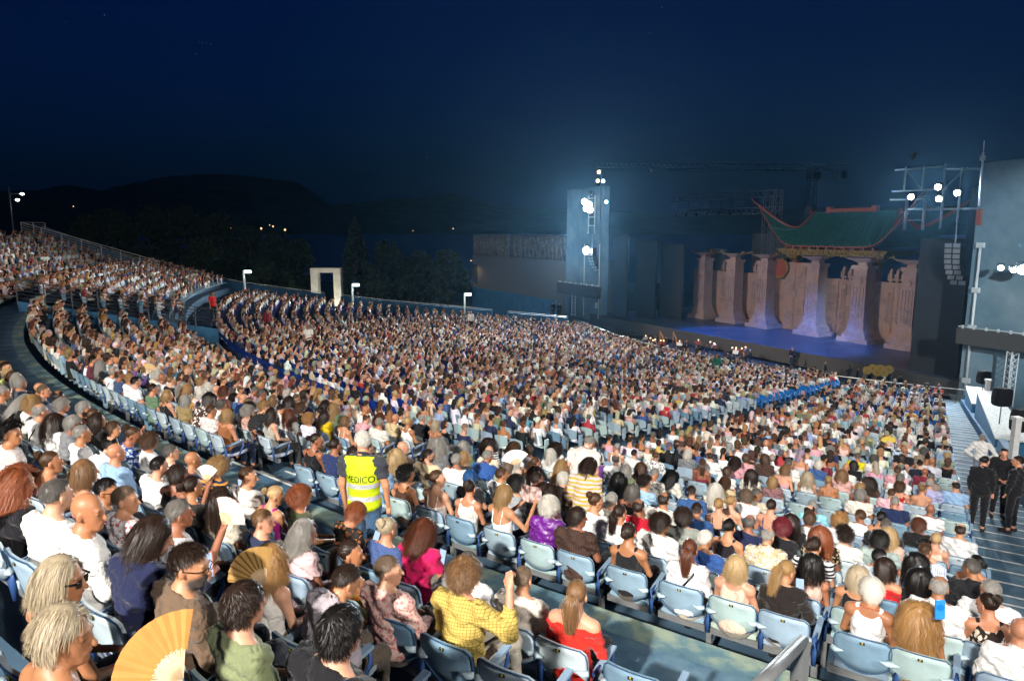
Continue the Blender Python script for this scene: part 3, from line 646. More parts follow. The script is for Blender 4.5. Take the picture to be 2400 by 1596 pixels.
def mk_glasses():
    mb = MB()
    for x in (-.033, .033): mb.tube([(x+.023*math.cos(a), .108, -.004+.018*math.sin(a)) for a in np.linspace(0, 2*math.pi, 14, endpoint=False)], .0025, 5, closed=True)
    mb.tube([(-.010, .110, .0), (.010, .110, .0)], .0025, 5)
    for x in (-1, 1): mb.tube([(x*.057, .106, .004), (x*.080, .07, .006), (x*.084, -.01, .004)], .0028, 5)
    return mb.mesh('glasses', M['glass_frame'])
GLASS = mk_glasses()
def mk_shades():
    mb = MB()
    for x in (-1, 1):
        mb.grid([[(x*(.033+.028*u), .110-.012*abs(u)-.003*v*v, -.002+.022*v*(1-.25*u*u)) for u in np.linspace(-1, 1, 7)] for v in np.linspace(-1, 1, 5)])
        mb.tube([(x*.060, .104, .008), (x*.084, .06, .010), (x*.088, -.02, .004)], .006, 6)
    return mb.mesh('sunglasses', M['glass_frame'])
SHADES = mk_shades()
def hl(v): return srgb(v)
def add_person(M4, pose='sit', build='m', hair='crop', hcol='br', top='tee', tcol='ffffff', pat='plain', col2=None, low='2b3038', skin=None, extras=(), label=None, group=None, scale=1.0, shoes='2a2522'):
    root = bpy.data.objects.new('person', None); COL.objects.link(root); root.empty_display_size = .1
    root.matrix_world = M4 @ Matrix.Scale(scale, 4)
    tag(root, label, 'person', group)
    s = skel(pose, build); sk = hl(skin or SKINS[rnd.randrange(len(SKINS))])
    bd = link('body', body_mesh(pose, build), root, None, sk); bd['beard'] = 1.0 if 'beard' in extras else 0.0
    hm = Matrix.Translation(Vector([float(c) for c in s.hc])) @ Matrix([[float(v) for v in r] for r in s.hr]).to_4x4()
    if hair != 'bald':
        ho = link('hair', hair_mesh(hair), root, None, hl(HC[hcol])); ho.matrix_local = hm
    if top:
        me = top_mesh(pose, build, top); mk = CL[pat]; names = dict(tee='tee_shirt', shirt='shirt', jacket='jacket', tank='sleeveless_top', strap='strap_top', off='dress', polo='polo_shirt', vest='vest')
        k2 = ('tm', pose, build, top, pat)
        if k2 not in _cache:
            if not me.materials: me.materials.append(mk); _cache[k2] = me
            else:
                m2 = me.copy(); m2.materials.clear(); m2.materials.append(mk); _cache[k2] = m2
        to = link(names[top], _cache[k2], root, None, hl(tcol))
        to['col2'] = hl(col2 or 'ffffff')
    if low:
        me = low_mesh(pose, build)
        if not me.materials: me.materials.append(CL['plain'])
        link('trousers', me, root, None, hl(low))
    me = shoe_mesh(pose, build)
    if not me.materials: me.materials.append(M['leather'])
    link('shoes', me, root, None, hl(shoes))
    if 'glasses' in extras: g = link('glasses', GLASS, root); g.matrix_local = hm
    if 'shades' in extras: g = link('sunglasses', SHADES, root); g.matrix_local = hm
    if 'beads' in extras:
        mb = MB(); nb = Vector([float(c) for c in s.neck])
        for k in range(30):
            a = 2*math.pi*k/30; c = nb+Vector((.098*math.sin(a), .098*math.cos(a)*1.05, .012-.035*math.cos(a)-.012)); 
            mb.tube([c+Vector((0, 0, -.006)), c, c+Vector((0, 0, .006))], [.004, .0085, .004], 6)
        mb.build('bead_necklace', mat_plain('coral_beads', srgb('b5522f'), .4), root)
    if 'bag' in extras:
        mb = MB(); U = s.U
        pts = [(-.16, -.10, .56), (-.10, -.150, .70), (0, -.160, .86), (.085, -.125, .98), (.10, -.03, 1.065), (.08, .07, .98), (0, .13, .82), (-.12, .13, .62)]
        mb.tube([U(*q) for q in pts], .013, 6); mb.build('bag_strap', M['glass_frame'], root)
    return root
# ------------------------------------------------------------------ tip-up seats
M['plastic'] = mat_object('faded_seat_plastic', .5, .34, 5, .12, 60, .4, None, .004)
M['plastic_dark'] = mat_plain('blue_bracket_plastic', srgb('2f4f86'), .5, 0, .4, .2)
M['plastic_pale'] = mat_plain('pale_boss_plastic', srgb('a9bcc4'), .5, 0, .4, .1)
M['plate_black'] = mat_plain('number_plate_black', srgb('15140c'), .5)
M['plate_yellow'] = mat_plain('number_plate_yellow', srgb('d8c22a'), .5)
M['rim'] = mat_plain('seat_rim', srgb('33516f'), .5, 0, .4, .2)
M['hole'] = mat_plain('perforation_shadow', srgb('16202a'), .8)
def shell(fn_a, fn_b, nu, nv):
    A = [[fn_a(-1+2*i/nu, j/nv) for i in range(nu+1)] for j in range(nv+1)]; B = [[fn_b(-1+2*i/nu, j/nv) for i in range(nu+1)] for j in range(nv+1)]
    mb = MB(); mb.grid(A, True, True); mb.grid(B, True)
    n = (nu+1)*(nv+1); g = lambda i, j: j*(nu+1)+i; per = [(i, 0) for i in range(nu)]+[(nu, j) for j in range(nv)]+[(i, nv) for i in range(nu, 0, -1)]+[(0, j) for j in range(nv, 0, -1)]
    for k in range(len(per)):
        a, b = per[k], per[(k+1) % len(per)]; mb.f.append((g(*a), g(*b), n+g(*b), n+g(*a))); mb.sm.append(False)
    edge = [A[j][i] for i, j in per]
    return mb, edge
def back_pt(u, v, y0):
    wid = .228*(1-.07*(1-v)**2); cor = 1-.055*max(0, (abs(u)-.75)/.25)**2*(v > .9)
    zb = .565-.085*(1-u*u); zt = .842-.008*u*u-.03*max(0, (abs(u)-.82)/.18)**2; z = zb+(zt-zb)*v
    return Vector((u*wid*cor, y0-.22-(z-.56)*.22+.035*(1-u*u)*-1+.035, z))
bk, bedge = shell(lambda u, v: back_pt(u, v, -.011), lambda u, v: back_pt(u, v, .011), 10, 5)
ME_back = bk.mesh('backrest', M['plastic'])
mb = MB(); mb.tube([p+Vector((0, -.004, 0)) for p in bedge], .0055, 5, closed=True); ME_rim = mb.mesh('rim', M['rim'])
def boss(x):
    mb = MB(); mb.tube([(x*.235, -.232, .655), (x*.20, -.262, .655), (x*.14, -.270, .668)], [.026, .024, .003], 8); return mb.mesh('hinge_cap', M['plastic_pale'])
ME_boss = [boss(-1), boss(1)]
def seat_pt(u, v, k):   # flat pan, v from rear to front
    w = .218*(1-.10*max(0, v-.6)); y = -.16+.40*v-.02*u*u*(v > .9); z = .445+.018*(2*v-1)**2-.012*(1-u*u)+.015*v
    return Vector((u*w, y, z+k))
sp_, _ = shell(lambda u, v: seat_pt(u, v, -.022), lambda u, v: seat_pt(u, v, .016), 8, 6); ME_pan = sp_.mesh('seat', M['plastic'])
def up_pt(u, v, k):
    w = .222*(1-.06*(1-v)**3); zb = .215+.035*u*u+.05*max(0, (abs(u)-.7)/.3)**2; z = zb+(.60-zb)*v
    return Vector((u*w, -.115-.018*(1-u*u)+k+(z-.4)*.12, z))
su, _ = shell(lambda u, v: up_pt(u, v, -.014), lambda u, v: up_pt(u, v, .014), 8, 6); ME_up = su.mesh('seat', M['plastic'])
mb = MB()
for j, zz in enumerate((.50, .475, .45, .425)):
    for i in range(7):
        x = (i-3)*.034+(.017 if j % 2 else 0)
        if abs(x) > .115-.02*j: continue
        c = up_pt(x/.22, (zz-.22)/.38, -.0165); mb.add([c+Vector((.0055*math.cos(a), 0, .0055*math.sin(a))) for a in np.linspace(0, 2*math.pi, 6, endpoint=False)], [(0, 1, 2, 3, 4, 5)])
ME_holes = mb.mesh('perforation', M['hole'])
mb = MB(); mb.box((.268, -.02, .672), (.052, .30, .022), M=Matrix.Rotation(R_(10), 4, 'X')); ME_arm = mb.mesh('armrest', mat_plain('armrest_plastic', srgb('7f96ab'), .5, 0, .4, .15))
mb = MB(); mb.tube([(.268, -.20, .40), (.268, -.215, .55), (.268, -.19, .64), (.268, -.10, .655)], [.022, .024, .026, .018], 6); mb.tube([(.268, .10, .685), (.268, .12, .60), (.268, .02, .43)], .016, 6); ME_brk = mb.mesh('bracket', M['plastic_dark'])
mb = MB(); mb.box((0, -.10, .375), (.538, .055, .07)); ME_beam = mb.mesh('beam', M['metal'])
mb = MB(); mb.box((.268, -.10, .17), (.05, .06, .34)); mb.box((.268, -.10, .006), (.10, .16, .012)); ME_leg = mb.mesh('leg', M['metal'])
mb = MB(); mb.box((0, back_pt(0, .82, 0).y-.016, .79), (.040, .004, .022), M=Matrix.Rotation(R_(-12), 4, 'X')); ME_plate = mb.mesh('number_plate', M['plate_black'])
def digit_mesh(d):   # yellow numeral on the black plate, from seven strokes
    segs = {'1': 'cf', '2': 'acdeg', '3': 'acdfg', '4': 'bcdf', '5': 'abdfg', '6': 'abdefg', '7': 'acf', '8': 'abcdefg', '9': 'abcdfg', '0': 'abcefg'}[d]
    pos = dict(a=(0, .007, 1), b=(-.004, .0035, 0), c=(.004, .0035, 0), d=(0, 0, 1), e=(-.004, -.0035, 0), f=(.004, -.0035, 0), g=(0, -.007, 1)); mb = MB(); y = back_pt(0, .82, 0).y-.0195
    for s_ in segs:
        x, z, hz = pos[s_]; mb.box((x, y-(z)*.21, .79+z), (.0105, .002, .0032) if hz else (.0032, .002, .0085))
    return mb.mesh('numeral', M['plate_yellow'])
DIG = {str(k): digit_mesh(str(k)) for k in range(10)}
LIGHT_BLUES = ['9fb4c0', '8fa9bb', 'a9c0c2', 'b4c3cd', '7d9bb0', 'a0b6c8', 'b0c6c4', '9aaec0', '6f92aa', 'bccbd0']
def add_seat(pos, rz, color, tipped, label, group, num, end=False):
    r = empty('tip_up_seat', pos, rz, label, 'seat', group); c = hl(color)
    b = link('backrest', ME_back, r, None, c); link('rim', ME_rim, b); pl = link('number_plate', ME_plate, b); link('numeral', DIG[str(num % 10)], b)
    for k in (0, 1): link('hinge_cap', ME_boss[k], b)
    c2 = tuple(min(1, x*rnd.uniform(.9, 1.15)) for x in c)
    if tipped:
        s_ = link('seat', ME_up, r, None, c2); link('perforation', ME_holes, s_)['kind'] = 'stuff'
    else: link('seat', ME_pan, r, None, c2)
    a = link('armrest', ME_arm, r); link('bracket', ME_brk, a); link('beam', ME_beam, r)
    if num % 2 == 0 or end: link('leg', ME_leg, r)
    return r
# low version for the far seats (template, merged into one object)
def low_seat():
    mb = MB(); P = [[back_pt(u, v, 0) for u in (-1, 0, 1)] for v in (0, .5, 1)]; mb.grid(P, True, True); mb.grid([[q+Vector((0, .025, 0)) for q in r] for r in P], True)
    for a, b in (((-.21, -.16, .46), (.21, .24, .46)),): mb.box((0, .04, .45), (.43, .40, .04))
    mb.box((.268, -.05, .5), (.035, .16, .36))
    V = np.array(mb.v, f4); T = []
    for q in mb.f:
        for k in range(1, len(q)-1): T.append((q[0], q[k], q[k+1]))
    return V, np.array(T, np.int64)
LOWSEAT = low_seat()
def vcol_mat(name, rough=.75, bump=False):
    m, nt, b = nodes_of(name); at = nt.nodes.new('ShaderNodeAttribute'); at.attribute_name = 'col'; nt.links.new(at.outputs['Color'], b.inputs['Base Color']); b.inputs['Roughness'].default_value = rough; b.inputs['Specular IOR Level'].default_value = .3
    if bump:
        n = _noise(nt, 30, 3); bp = nt.nodes.new('ShaderNodeBump'); bp.inputs['Strength'].default_value = .5; bp.inputs['Distance'].default_value = .03; nt.links.new(n.outputs['Fac'], bp.inputs['Height']); nt.links.new(bp.outputs[0], b.inputs['Normal'])
    return m
# ------------------------------------------------------------------ audience: who sits where (read off the photograph, then snapped to the seat grid)
CROP = {'1': (0, 1150, 2.9475), '2': (700, 1150, 2.9475), '3': (1400, 1150, 2.358), '4': (0, 850, 2.9475), '5': (1900, 840, 3.92), '6': (600, 960, 3.92), '7': (1150, 960, 3.92)}
# crop x y | pose build hair colour | garment colour pattern second-colour | extras | words for the label
WHO = """
4 450 850 sit m buzz dgry shirt e8e4de plain - - white shirt, seated behind another bald man
1 730 180 right m bald blk shirt e6e2da plain - - white shirt, tanned scalp
1 940 380 phoner f bob dbr shirt 1d2344 plain - - navy sweater, holding up a pink phone
1 1440 430 right m quiff dbr jacket 6b5644 plain - glasses,beard brown linen jacket, glasses and beard
1 1800 720 sit f messy dbr tee 7d8560 plain - - olive green tee
2 160 980 sit m messy blk jacket 17171b plain - - black jacket
1 1980 540 sit f wavy gld tank e0dad2 plain - - white sleeveless top
2 200 640 lean m crop dbr shirt a39aa0 plain - - lilac grey shirt
2 80 250 right f wavy gry tee dcb9ba plain - - pale pink tee
1 1900 250 right m crop lbr tee 27304c plain - - navy tee
1 1370 130 fan m crop sp tee d9dad9 plain - - white tee, waving a pink fan
1 1650 150 half f long dbr tee cfc6b4 plain - - cream lace top
4 1890 890 phoner f bun blo tank 9c1478 plain - - magenta blouse, reading a phone
4 2190 900 sit f curls red tee 4a5233 plain - - dark olive tee
2 310 150 phone f pixie red tee 2c2a28 floral a9683a - black floral top with yellow strap
2 610 200 sit f hibun ash tee 44598a plain - - slate blue top, hair clipped up
2 460 350 right f pony dbr tank 8a8a22 floral c0501e - green and orange flowered dress
2 770 310 phone f wavy aub tee d3155c plain - - hot pink knitted top
2 800 500 right m crop spbr shirt dcb8ac speck c98080 - pale pink speckled shirt, smiling downwards
2 1150 350 sit m crop dgry shirt eeeeee plain - - white linen shirt, seated by walkway
2 1565 470 sit m buzz spbr shirt ddd2c4 plain - - cream shirt, shaved head
2 1155 700 fist m curls lbr shirt c9ae5e check 8a7434 - yellow checked shirt, raising a fist
2 1890 640 sit f pony lbr off d8281c plain - - red off-shoulder dress
4 670 740 sit f bob lbr strap d98a94 plain - - pink strappy top, bare back
4 560 630 sit m buzz gry tee e8e6e4 plain - - white tee, bald sunburnt head
4 110 560 right m afro blk tee dfcfc6 plain - - off-white tee
4 360 610 half f hibun br strap 8d7a9a floral d8d4dc - purple patterned top
4 130 820 right f curly red tee 15151a plain - - black top, looking towards the stage
4 840 850 right m crop blk tee 1c1d22 plain - glasses black tee
4 1000 870 right m crop spbr tee e4dfdc speck c46a6a - white tee with red print
4 1040 690 sit m buzz blk tee e6e4e0 plain - - white tee
4 1150 810 fan f pixie dbr tank 16161a plain - - black tank top, waving a small white fan
4 1390 700 sit m bald blk tee 241f3c plain - - navy tee
4 1480 730 phone f curls dblo tee 22304e stripe d08a3a - navy knit with orange and white stripes
4 1750 800 right m buzz br jacket d9cfc4 plain - - cream jacket
4 1360 850 sit f bun dbr tee 2a2420 plain - - dark top, gold hairband
4 920 460 headup f hibun br tee 2d4f9c floral c8d4e8 - blue and white print dress, hand to head
4 790 440 right f pixie br tank 17181c plain - - black tank top
4 690 410 right f long dbr tee 19191c plain - - black top
4 580 330 right f pixie gry tee 8a4a32 plain - - rust brown top
4 440 250 half f curls gry tee 8d9ac4 plain - - pale violet tee
4 300 310 sit m thin gry shirt e4e2dc plain - bag white shirt with black strap, balding
4 180 340 sit f curls dblo tee e0dcd2 plain - - white top
4 240 210 half m crop spbr tee 2d2f44 plain - - navy tee
4 380 200 sit m thin dbr tee 333c50 plain - - slate tee
4 365 140 sit m crop dbr tee c8d6e4 plain - - pale blue tee
4 240 145 sit m bald blk tee 8a6a50 plain - - tan top
4 195 120 sit f pixie gry tee 3a4250 plain - - slate top
4 130 70 sit m buzz br tee 3c4454 plain - - dark slate tee
4 55 65 sit f pixie blo tee 9aa85a speck e8e0a0 - yellow-green print top
4 30 150 sit m crop gry tee 1e1e22 plain - - black tee
4 640 30 sit m crop blk shirt 5c1d30 plain - - maroon shirt
4 760 60 sit m thin gry shirt dde0e6 plain - bag white shirt with black sling
4 865 115 sit m thin br tee 33496e plain - - blue tee
4 925 80 right f pixie dblo tee eae8e4 plain - - white tee
4 890 165 sit m crop blk tee eeeeec plain - - bright white tee
4 1060 125 sit f curls wht tee d9d0bc plain - - cream top
4 1110 170 sit m crop dbr tee 5f7a5a plain - - green tee
4 1100 235 right f bob dblo tank 17181c plain - - black sleeveless top, slouching by an empty seat
4 1270 215 sit f bob gry tee 8c7a50 plain - - khaki top
4 1330 225 sit f bob gld tee e0a41e plain - - bright yellow top
4 1410 235 sit f bob wht tee e6e0dc floral c46a7a - white flowered blouse
4 1495 205 sit m bald blk tee e2d6d0 plain - - pale shirt
4 1570 215 sit f curls aub tee a0523c plain - - brick red top
4 1555 385 sit f bob dblo tank 8d5a34 plain - - brown tank top
4 1700 415 sit f curls gry tee 8e2a2c zigzag dcc8b8 - red and white zigzag dress
4 1930 435 half f wavy dbr tank a9a69c plain - - grey lace top
4 2050 405 sit f long aub tee e8e4de plain - - white top, auburn hair
4 2165 425 sit f curls gld tee dcd6e2 plain - - lilac white top
4 2260 445 right f long dbr tee d8b414 plain - - yellow tee
6 570 380 right f bun dbr tank 121216 plain - - black low-backed top
6 790 400 sit f bun dbr tee 22305c plain - - navy tee, next to the vest man
6 1330 560 half f afro blk tank 4a2f20 plain - - brown halter top
6 1340 450 left f long blo tee 2a2a2c speck e8e8e4 - black and white patterned top
6 1630 480 right m crop dbr tee dcc6a0 plain - glasses,beard beige tee, dark beard
6 1680 680 right f bun br strap e8d8cc plain - - white straps on bare back
6 1910 710 sit f hibun dbr tank e9e6de vstripe cfcac0 - white ribbed sleeveless top
6 1920 565 sit f pixie blue tee 1a1a1e plain - - black tee
6 1870 470 sit m crop gry tee eceae6 plain - - white tee
6 1980 430 right f bob dblo tee 2c2c30 plain - - charcoal top
6 2160 360 sit m bald blk shirt d9cdb6 plain - - beige shirt
6 2220 600 half m crop br shirt f0eeea plain - - white shirt, shadow on his back
6 2260 485 sit m messy spbr tee a8b093 plain - - sage tee
7 160 880 magz f bob dblo strap f0ece6 plain - - white straps, reading a programme
7 460 690 half m crop dbr shirt b6cbe2 plain - - light blue shirt
7 230 640 half m curls blk tee 9a9c9e plain - - grey tee
7 360 580 half f pony br tank e4d9ea plain - - lilac white top
7 470 530 sit f long dbr tee eceae8 plain - - white tee
7 620 860 sit f curly dbr tee 4a1f2c plain - - dark wine top
7 510 960 sit f curls wht shirt 6a1f86 satin - - purple satin blouse
7 830 1010 right m messy dbr polo 4a362e vstripe 3a2a24 - brown ribbed polo shirt
7 920 830 right f hibun br tee f0f0ee plain - glasses white tee, looking to the side
7 670 650 half f pixie wht tee 1c1c20 plain - - black tee
7 1090 670 sit f long blk tee 24414f plain - - dark teal top
7 1210 790 sit m crop gry shirt e6e0d2 plain - bag cream shirt with dark strap
7 1170 940 half f pony dbr tee f2f0ee plain - - white tee, gold hair tie
7 1365 975 sit h thin dbr polo b3122a plain - - red polo shirt
7 1330 1195 sit f bun dbr tank 1b1b1e plain - - black sleeveless top, clipped-up hair
7 1520 910 right m curls dbr shirt eeeae2 plain - glasses off-white shirt and glasses
7 1620 765 sit m thin dbr shirt e2dccf plain - - cream shirt, round bald spot
7 1310 725 sit f bob dgry tank 1a1a1d plain - - black sleeveless top
7 1430 605 right m afro dbr tee 9ec0da plain - - light blue tee
7 1830 1135 sit f pony aub shirt f2f0ee plain - bag white blouse with black strap
7 1890 1020 sit m curls dbr shirt 8f948c plain - - grey-green shirt
7 1890 870 sit m buzz dbr shirt 2b4f84 plain - - denim blue shirt
7 2220 850 sit f bun dblo strap 2a2a2a plain - - bare back with thin straps
3 790 300 sit f bob blo tank d9b7a2 plain - - beige-pink sleeveless top
3 1000 220 sit f curls mag tee 202024 plain - - charcoal top
3 820 150 sit m thin dgry tee 20284a plain - - navy tee, thinning hair
3 810 215 sit f bun blk tank 201c22 plain - - dark top
3 1065 375 phoner f pony dblo shirt 221c1a plain - - sheer black blouse, phone at ear
3 1080 290 sit f wavy blk tank d8b0a0 plain - - pale pink top
3 1270 285 sit f long red tee 1e1814 speck c8b490 - black sequinned top
3 1340 375 half f pony br strap 3a3aa0 plain - - blue strap on bare shoulder
3 1210 235 half f bun dbr tee e6e4e2 stripe 1c2030 - navy and white striped tee
3 1420 225 left m afro dbr shirt ece8e0 plain - - white shirt, head turned
3 1535 315 half m crop blk tee b9c8d4 plain - - pale grey-blue tee
3 1405 465 sit f bob ash tank 18181b plain - - black sleeveless top, blonde bob
3 1500 565 left f pixie wht tank f1efec plain - glasses,beads white sleeveless top with coral bead necklace
3 1740 610 sit f curly gld strap 8a6a30 plain - - tan back under masses of golden curls
3 1700 455 left f bob dbr off c41c20 plain - - red bandeau top
3 1790 445 sit f long blk tee 17171a plain - - black top, long straight hair
3 1730 345 sit f long blk tank 1696c0 plain - - turquoise top
3 1600 265 sit m curls blk tee 9fb0ac plain - - sage grey tee
3 1860 295 half m buzz br shirt b0c0e0 vstripe e8ecf4 - blue and white striped shirt
3 1960 265 sit m thin dbr tee d8d8d8 plain - - black and white raglan tee
3 1990 395 left f bun blk strap b07848 plain - glasses tan skin and dark glasses
3 1990 485 sit m thin gry shirt f2f0ee plain - - white shirt, pink bald spot
3 2030 660 left h crop gry polo f4f2f0 plain - glasses white polo shirt, filming with a blue phone
3 2130 445 left m crop dgry shirt 1d1e22 plain - - black shirt
3 2170 705 left f hibun dbr tank 2a1f1c floral d8c8b4 - black leaf-print sleeveless top
3 1870 165 sit m bald blk tee ecebea plain - - white tee, pink bald head
3 1850 215 sit f bun blo tank d8c4b0 plain - - cream top
3 1690 215 sit f wavy blo tee d8b4a4 plain - - beige top
3 1780 185 sit f curls aub tee 1a1a1c plain - - black tee
3 1755 245 half f bun blk tank 2c2622 plain - - dark brown top
3 1690 105 half m buzz gry tee 1f2c52 plain - - navy tee, shaven grey head
3 1520 160 sit h buzz dgry tee 1a1a1d plain - - black tee, broad back
3 1310 115 sit f curls gld tee e6eaf0 plain - - white top, golden curls
3 1425 120 left m crop br tee f0eeea plain - glasses white tee and glasses
3 1580 135 sit f bun blk tank 4a3a34 floral d0b090 - brown floral top, braided hair
3 1225 60 sit m crop gry shirt 8fd0dc plain - - aqua shirt
3 1140 135 sit m messy br tee efeeec plain - - white tee
3 960 95 sit f bun dbr strap 28306a plain - - dark blue strappy top
3 910 25 right m crop dgry shirt cfc4ae plain - - beige shirt
3 750 60 half f bun dblo strap c89a7c plain - - bare tanned back
3 545 75 sit m buzz dbr shirt 34588c plain - - mid blue shirt
5 675 1130 half m buzz br polo e8b4bc plain - - pink polo shirt
5 1010 1220 right f hibun lbr strap 8d8d92 plain - - grey halter tie on bare back
5 1120 1180 sit m thin gry shirt a8aad0 plain - - lavender shirt
5 1150 1075 sit f bun dgry shirt 8d7f76 plain - - taupe blouse
5 440 1095 right f messy dblo tank 1e2238 plain - glasses navy sleeveless dress, side face
5 150 1085 sit f bun dblo strap d88a5c plain - - orange strappy top
5 1010 985 sit m buzz blk tee 1b2030 plain - - black-navy tee
5 1130 975 sit m bald blk shirt c6cad6 plain - - pale grey shirt
5 580 1115 sit f curly dbr tee 5a4034 plain - - brown top
5 820 1150 half f curls br tank a02c24 floral e8d8c8 - red flowered top
5 370 1045 sit f bob blk tee 141417 plain - - black tee
5 410 875 sit m buzz dgry tee e2cf1e plain - bag bright yellow tee with black strap
5 600 895 sit f curls dgry tee eceae6 plain - - white tee, fanning
5 290 965 sit m bald blk tee e8e6e2 plain - - white tee, tanned scalp
5 750 895 sit f bob dbr tank 1c2444 plain - - navy sleeveless top
5 1070 855 sit m curls dgry tee 8a7c6a plain - - khaki tee
5 1010 845 sit m crop wht shirt eeecea plain - - white shirt, white hair
5 1230 895 left f pixie blo tee 8a988a plain - shades sage top and sunglasses
5 870 865 sit m bald blk tee 1c1c20 plain - - black tee, reddened scalp
5 810 805 sit m bald blk shirt b8cce4 plain - - pale blue shirt, bald
5 300 805 sit f bun wht tank d89a8c zigzag f0e4dc - pink zigzag dress
5 190 855 sit f curls gry tee 2a3566 plain - - blue tee
5 60 925 sit f pixie wht shirt 3c5c90 plain - - blue denim shirt
5 900 655 sit m bald blk shirt f0eee8 plain - - white shirt, elbows out
5 850 605 sit m bald blk shirt efede9 plain - - white shirt
"""
# seat slots -------------------------------------------------------------
SEATW = 0.542
SLOTS = []     # dict(row index, r, z, phi, block, seat no, pos)
def ordn(n):
    w_ = ['first', 'second', 'third', 'fourth', 'fifth', 'sixth', 'seventh', 'eighth', 'ninth', 'tenth', 'eleventh', 'twelfth', 'thirteenth', 'fourteenth', 'fifteenth', 'sixteenth', 'seventeenth', 'eighteenth', 'nineteenth', 'twentieth']
    if n <= 20: return w_[n-1]
    t_, u_ = divmod(n, 10); return ['', '', 'twenty', 'thirty', 'forty', 'fifty', 'sixty', 'seventy', 'eighty', 'ninety', 'hundred'][min(t_, 10)]+('-'+w_[u_-1] if u_ else 'th')
for ri, (r, z, b) in enumerate(ROWS):
    dp = math.degrees(SEATW/r); ph = ST_L+math.degrees(.32/r)+(0 if b != 3 else math.degrees(.2/r)); no = 0; sec = 0
    while ph < PHL-.3:
        if b != 3 and A1A-dp*.5 < ph < A1B+dp*.5:
            ph = A1B+dp*.55; no = 0; sec = 1; continue
        if b == 2 and RPH-dp*1.1 < ph < RPH+dp*.8: ph += dp; continue
        no += 1; p = cart(r, ph, z); p.z += raised(r, ph)
        SLOTS.append(dict(ri=ri, r=r, z=p.z, phi=ph, b=b, no=no, sec=sec, pos=p, who=None, rz=R_(180-ph) if False else None)); ph += dp
def face_rz(ph): return -R_(ph-180)       # local +Y turned towards the centre
byrow = {}
for s_ in SLOTS: byrow.setdefault(s_['ri'], []).append(s_)
NEAR_BAN = 1.55
def head_px(s_):
    d = Vector((CX-s_['pos'].x, CY-s_['pos'].y, 0)).normalized(); return pix(s_['pos']-d*.04+Vector((0, 0, 1.15)))
PEOPLE = []; cand = []; READ = []
for ln in WHO.strip().splitlines():
    t = ln.split(); o = CROP[t[0]]; x = o[0]+float(t[1])/o[2]; y = o[1]+float(t[2])/o[2]
    READ.append(dict(pose=t[3], build=t[4], hair=t[5], hcol=t[6], top=t[7], tcol=t[8], pat=t[9], col2=None if t[10] == '-' else t[10], extras=tuple(q for q in t[11].split(',') if q != '-'), words=' '.join(t[12:]), px=(x, y)))
for s_ in SLOTS:
    q = head_px(s_)
    if q is None or not (-80 < q[0] < 2480 and 700 < q[1] < 1700): continue
    s_['hp'] = q
    for i, d in enumerate(READ):
        e = math.hypot(q[0]-d['px'][0], q[1]-d['px'][1])
        if e < 22+420/q[2]*1.2: cand.append((e*q[2], i, s_))
cand.sort(key=lambda t: t[0]); used_i = set()
for e, i, s_ in cand:
    if i in used_i or s_['who'] is not None: continue
    d = READ[i]; used_i.add(i); d['slot'] = s_; s_['who'] = d; PEOPLE.append(d)
    # the occupant's own chair moves along its row by a few centimetres to where the person is seen
    x = d['px'][0]; dx = (x-s_['hp'][0])/F_PX*s_['hp'][2]; dph = max(-.07, min(.07, -dx*.85)); s_['phi'] += math.degrees(dph/s_['r']); z = s_['pos'].z; s_['pos'] = cart(s_['r'], s_['phi'], z)
print('placed', len(used_i), 'of', len(READ))
HAND = set(id(d['slot']) for d in PEOPLE)
# random attendees in the remaining slots -------------------------------
TOPC = [('f0eeea', 'white', 38), ('e2dccf', 'cream', 14), ('17171b', 'black', 15), ('1f2a4c', 'navy', 8), ('8fb0d4', 'light blue', 6), ('2f5596', 'blue', 4), ('d9b7a2', 'beige', 6), ('b3182a', 'red', 3), ('d8a0a8', 'pink', 4), ('7a7c80', 'grey', 5), ('4a362e', 'brown', 4), ('6a7a58', 'green', 3), ('c8b48c', 'tan', 4), ('e0b01e', 'yellow', 1), ('d86a2c', 'orange', 1), ('6a3c86', 'purple', 1), ('3aa0b8', 'turquoise', 1), ('7a2438', 'burgundy', 2)]
HM = [('crop', 6), ('thin', 4), ('buzz', 4), ('bald', 3), ('messy', 2), ('quiff', 1), ('curls', 1)]; HF = [('bob', 5), ('wavy', 4), ('long', 4), ('bun', 3), ('pony', 2), ('pixie', 3), ('curls', 2), ('curly', 2), ('hibun', 1)]
HCM = [('gry', 5), ('dgry', 3), ('sp', 3), ('dbr', 6), ('br', 4), ('blk', 3), ('wht', 2), ('spbr', 3)]; HCF = [('dbr', 9), ('br', 6), ('lbr', 4), ('dblo', 3), ('blo', 2), ('ash', 2), ('gry', 4), ('wht', 2), ('aub', 2), ('blk', 4)]
def wch(L_):
    tot = sum(q[-1] for q in L_); k = rnd.random()*tot
    for q in L_:
        k -= q[-1]
        if k <= 0: return q
    return L_[-1]
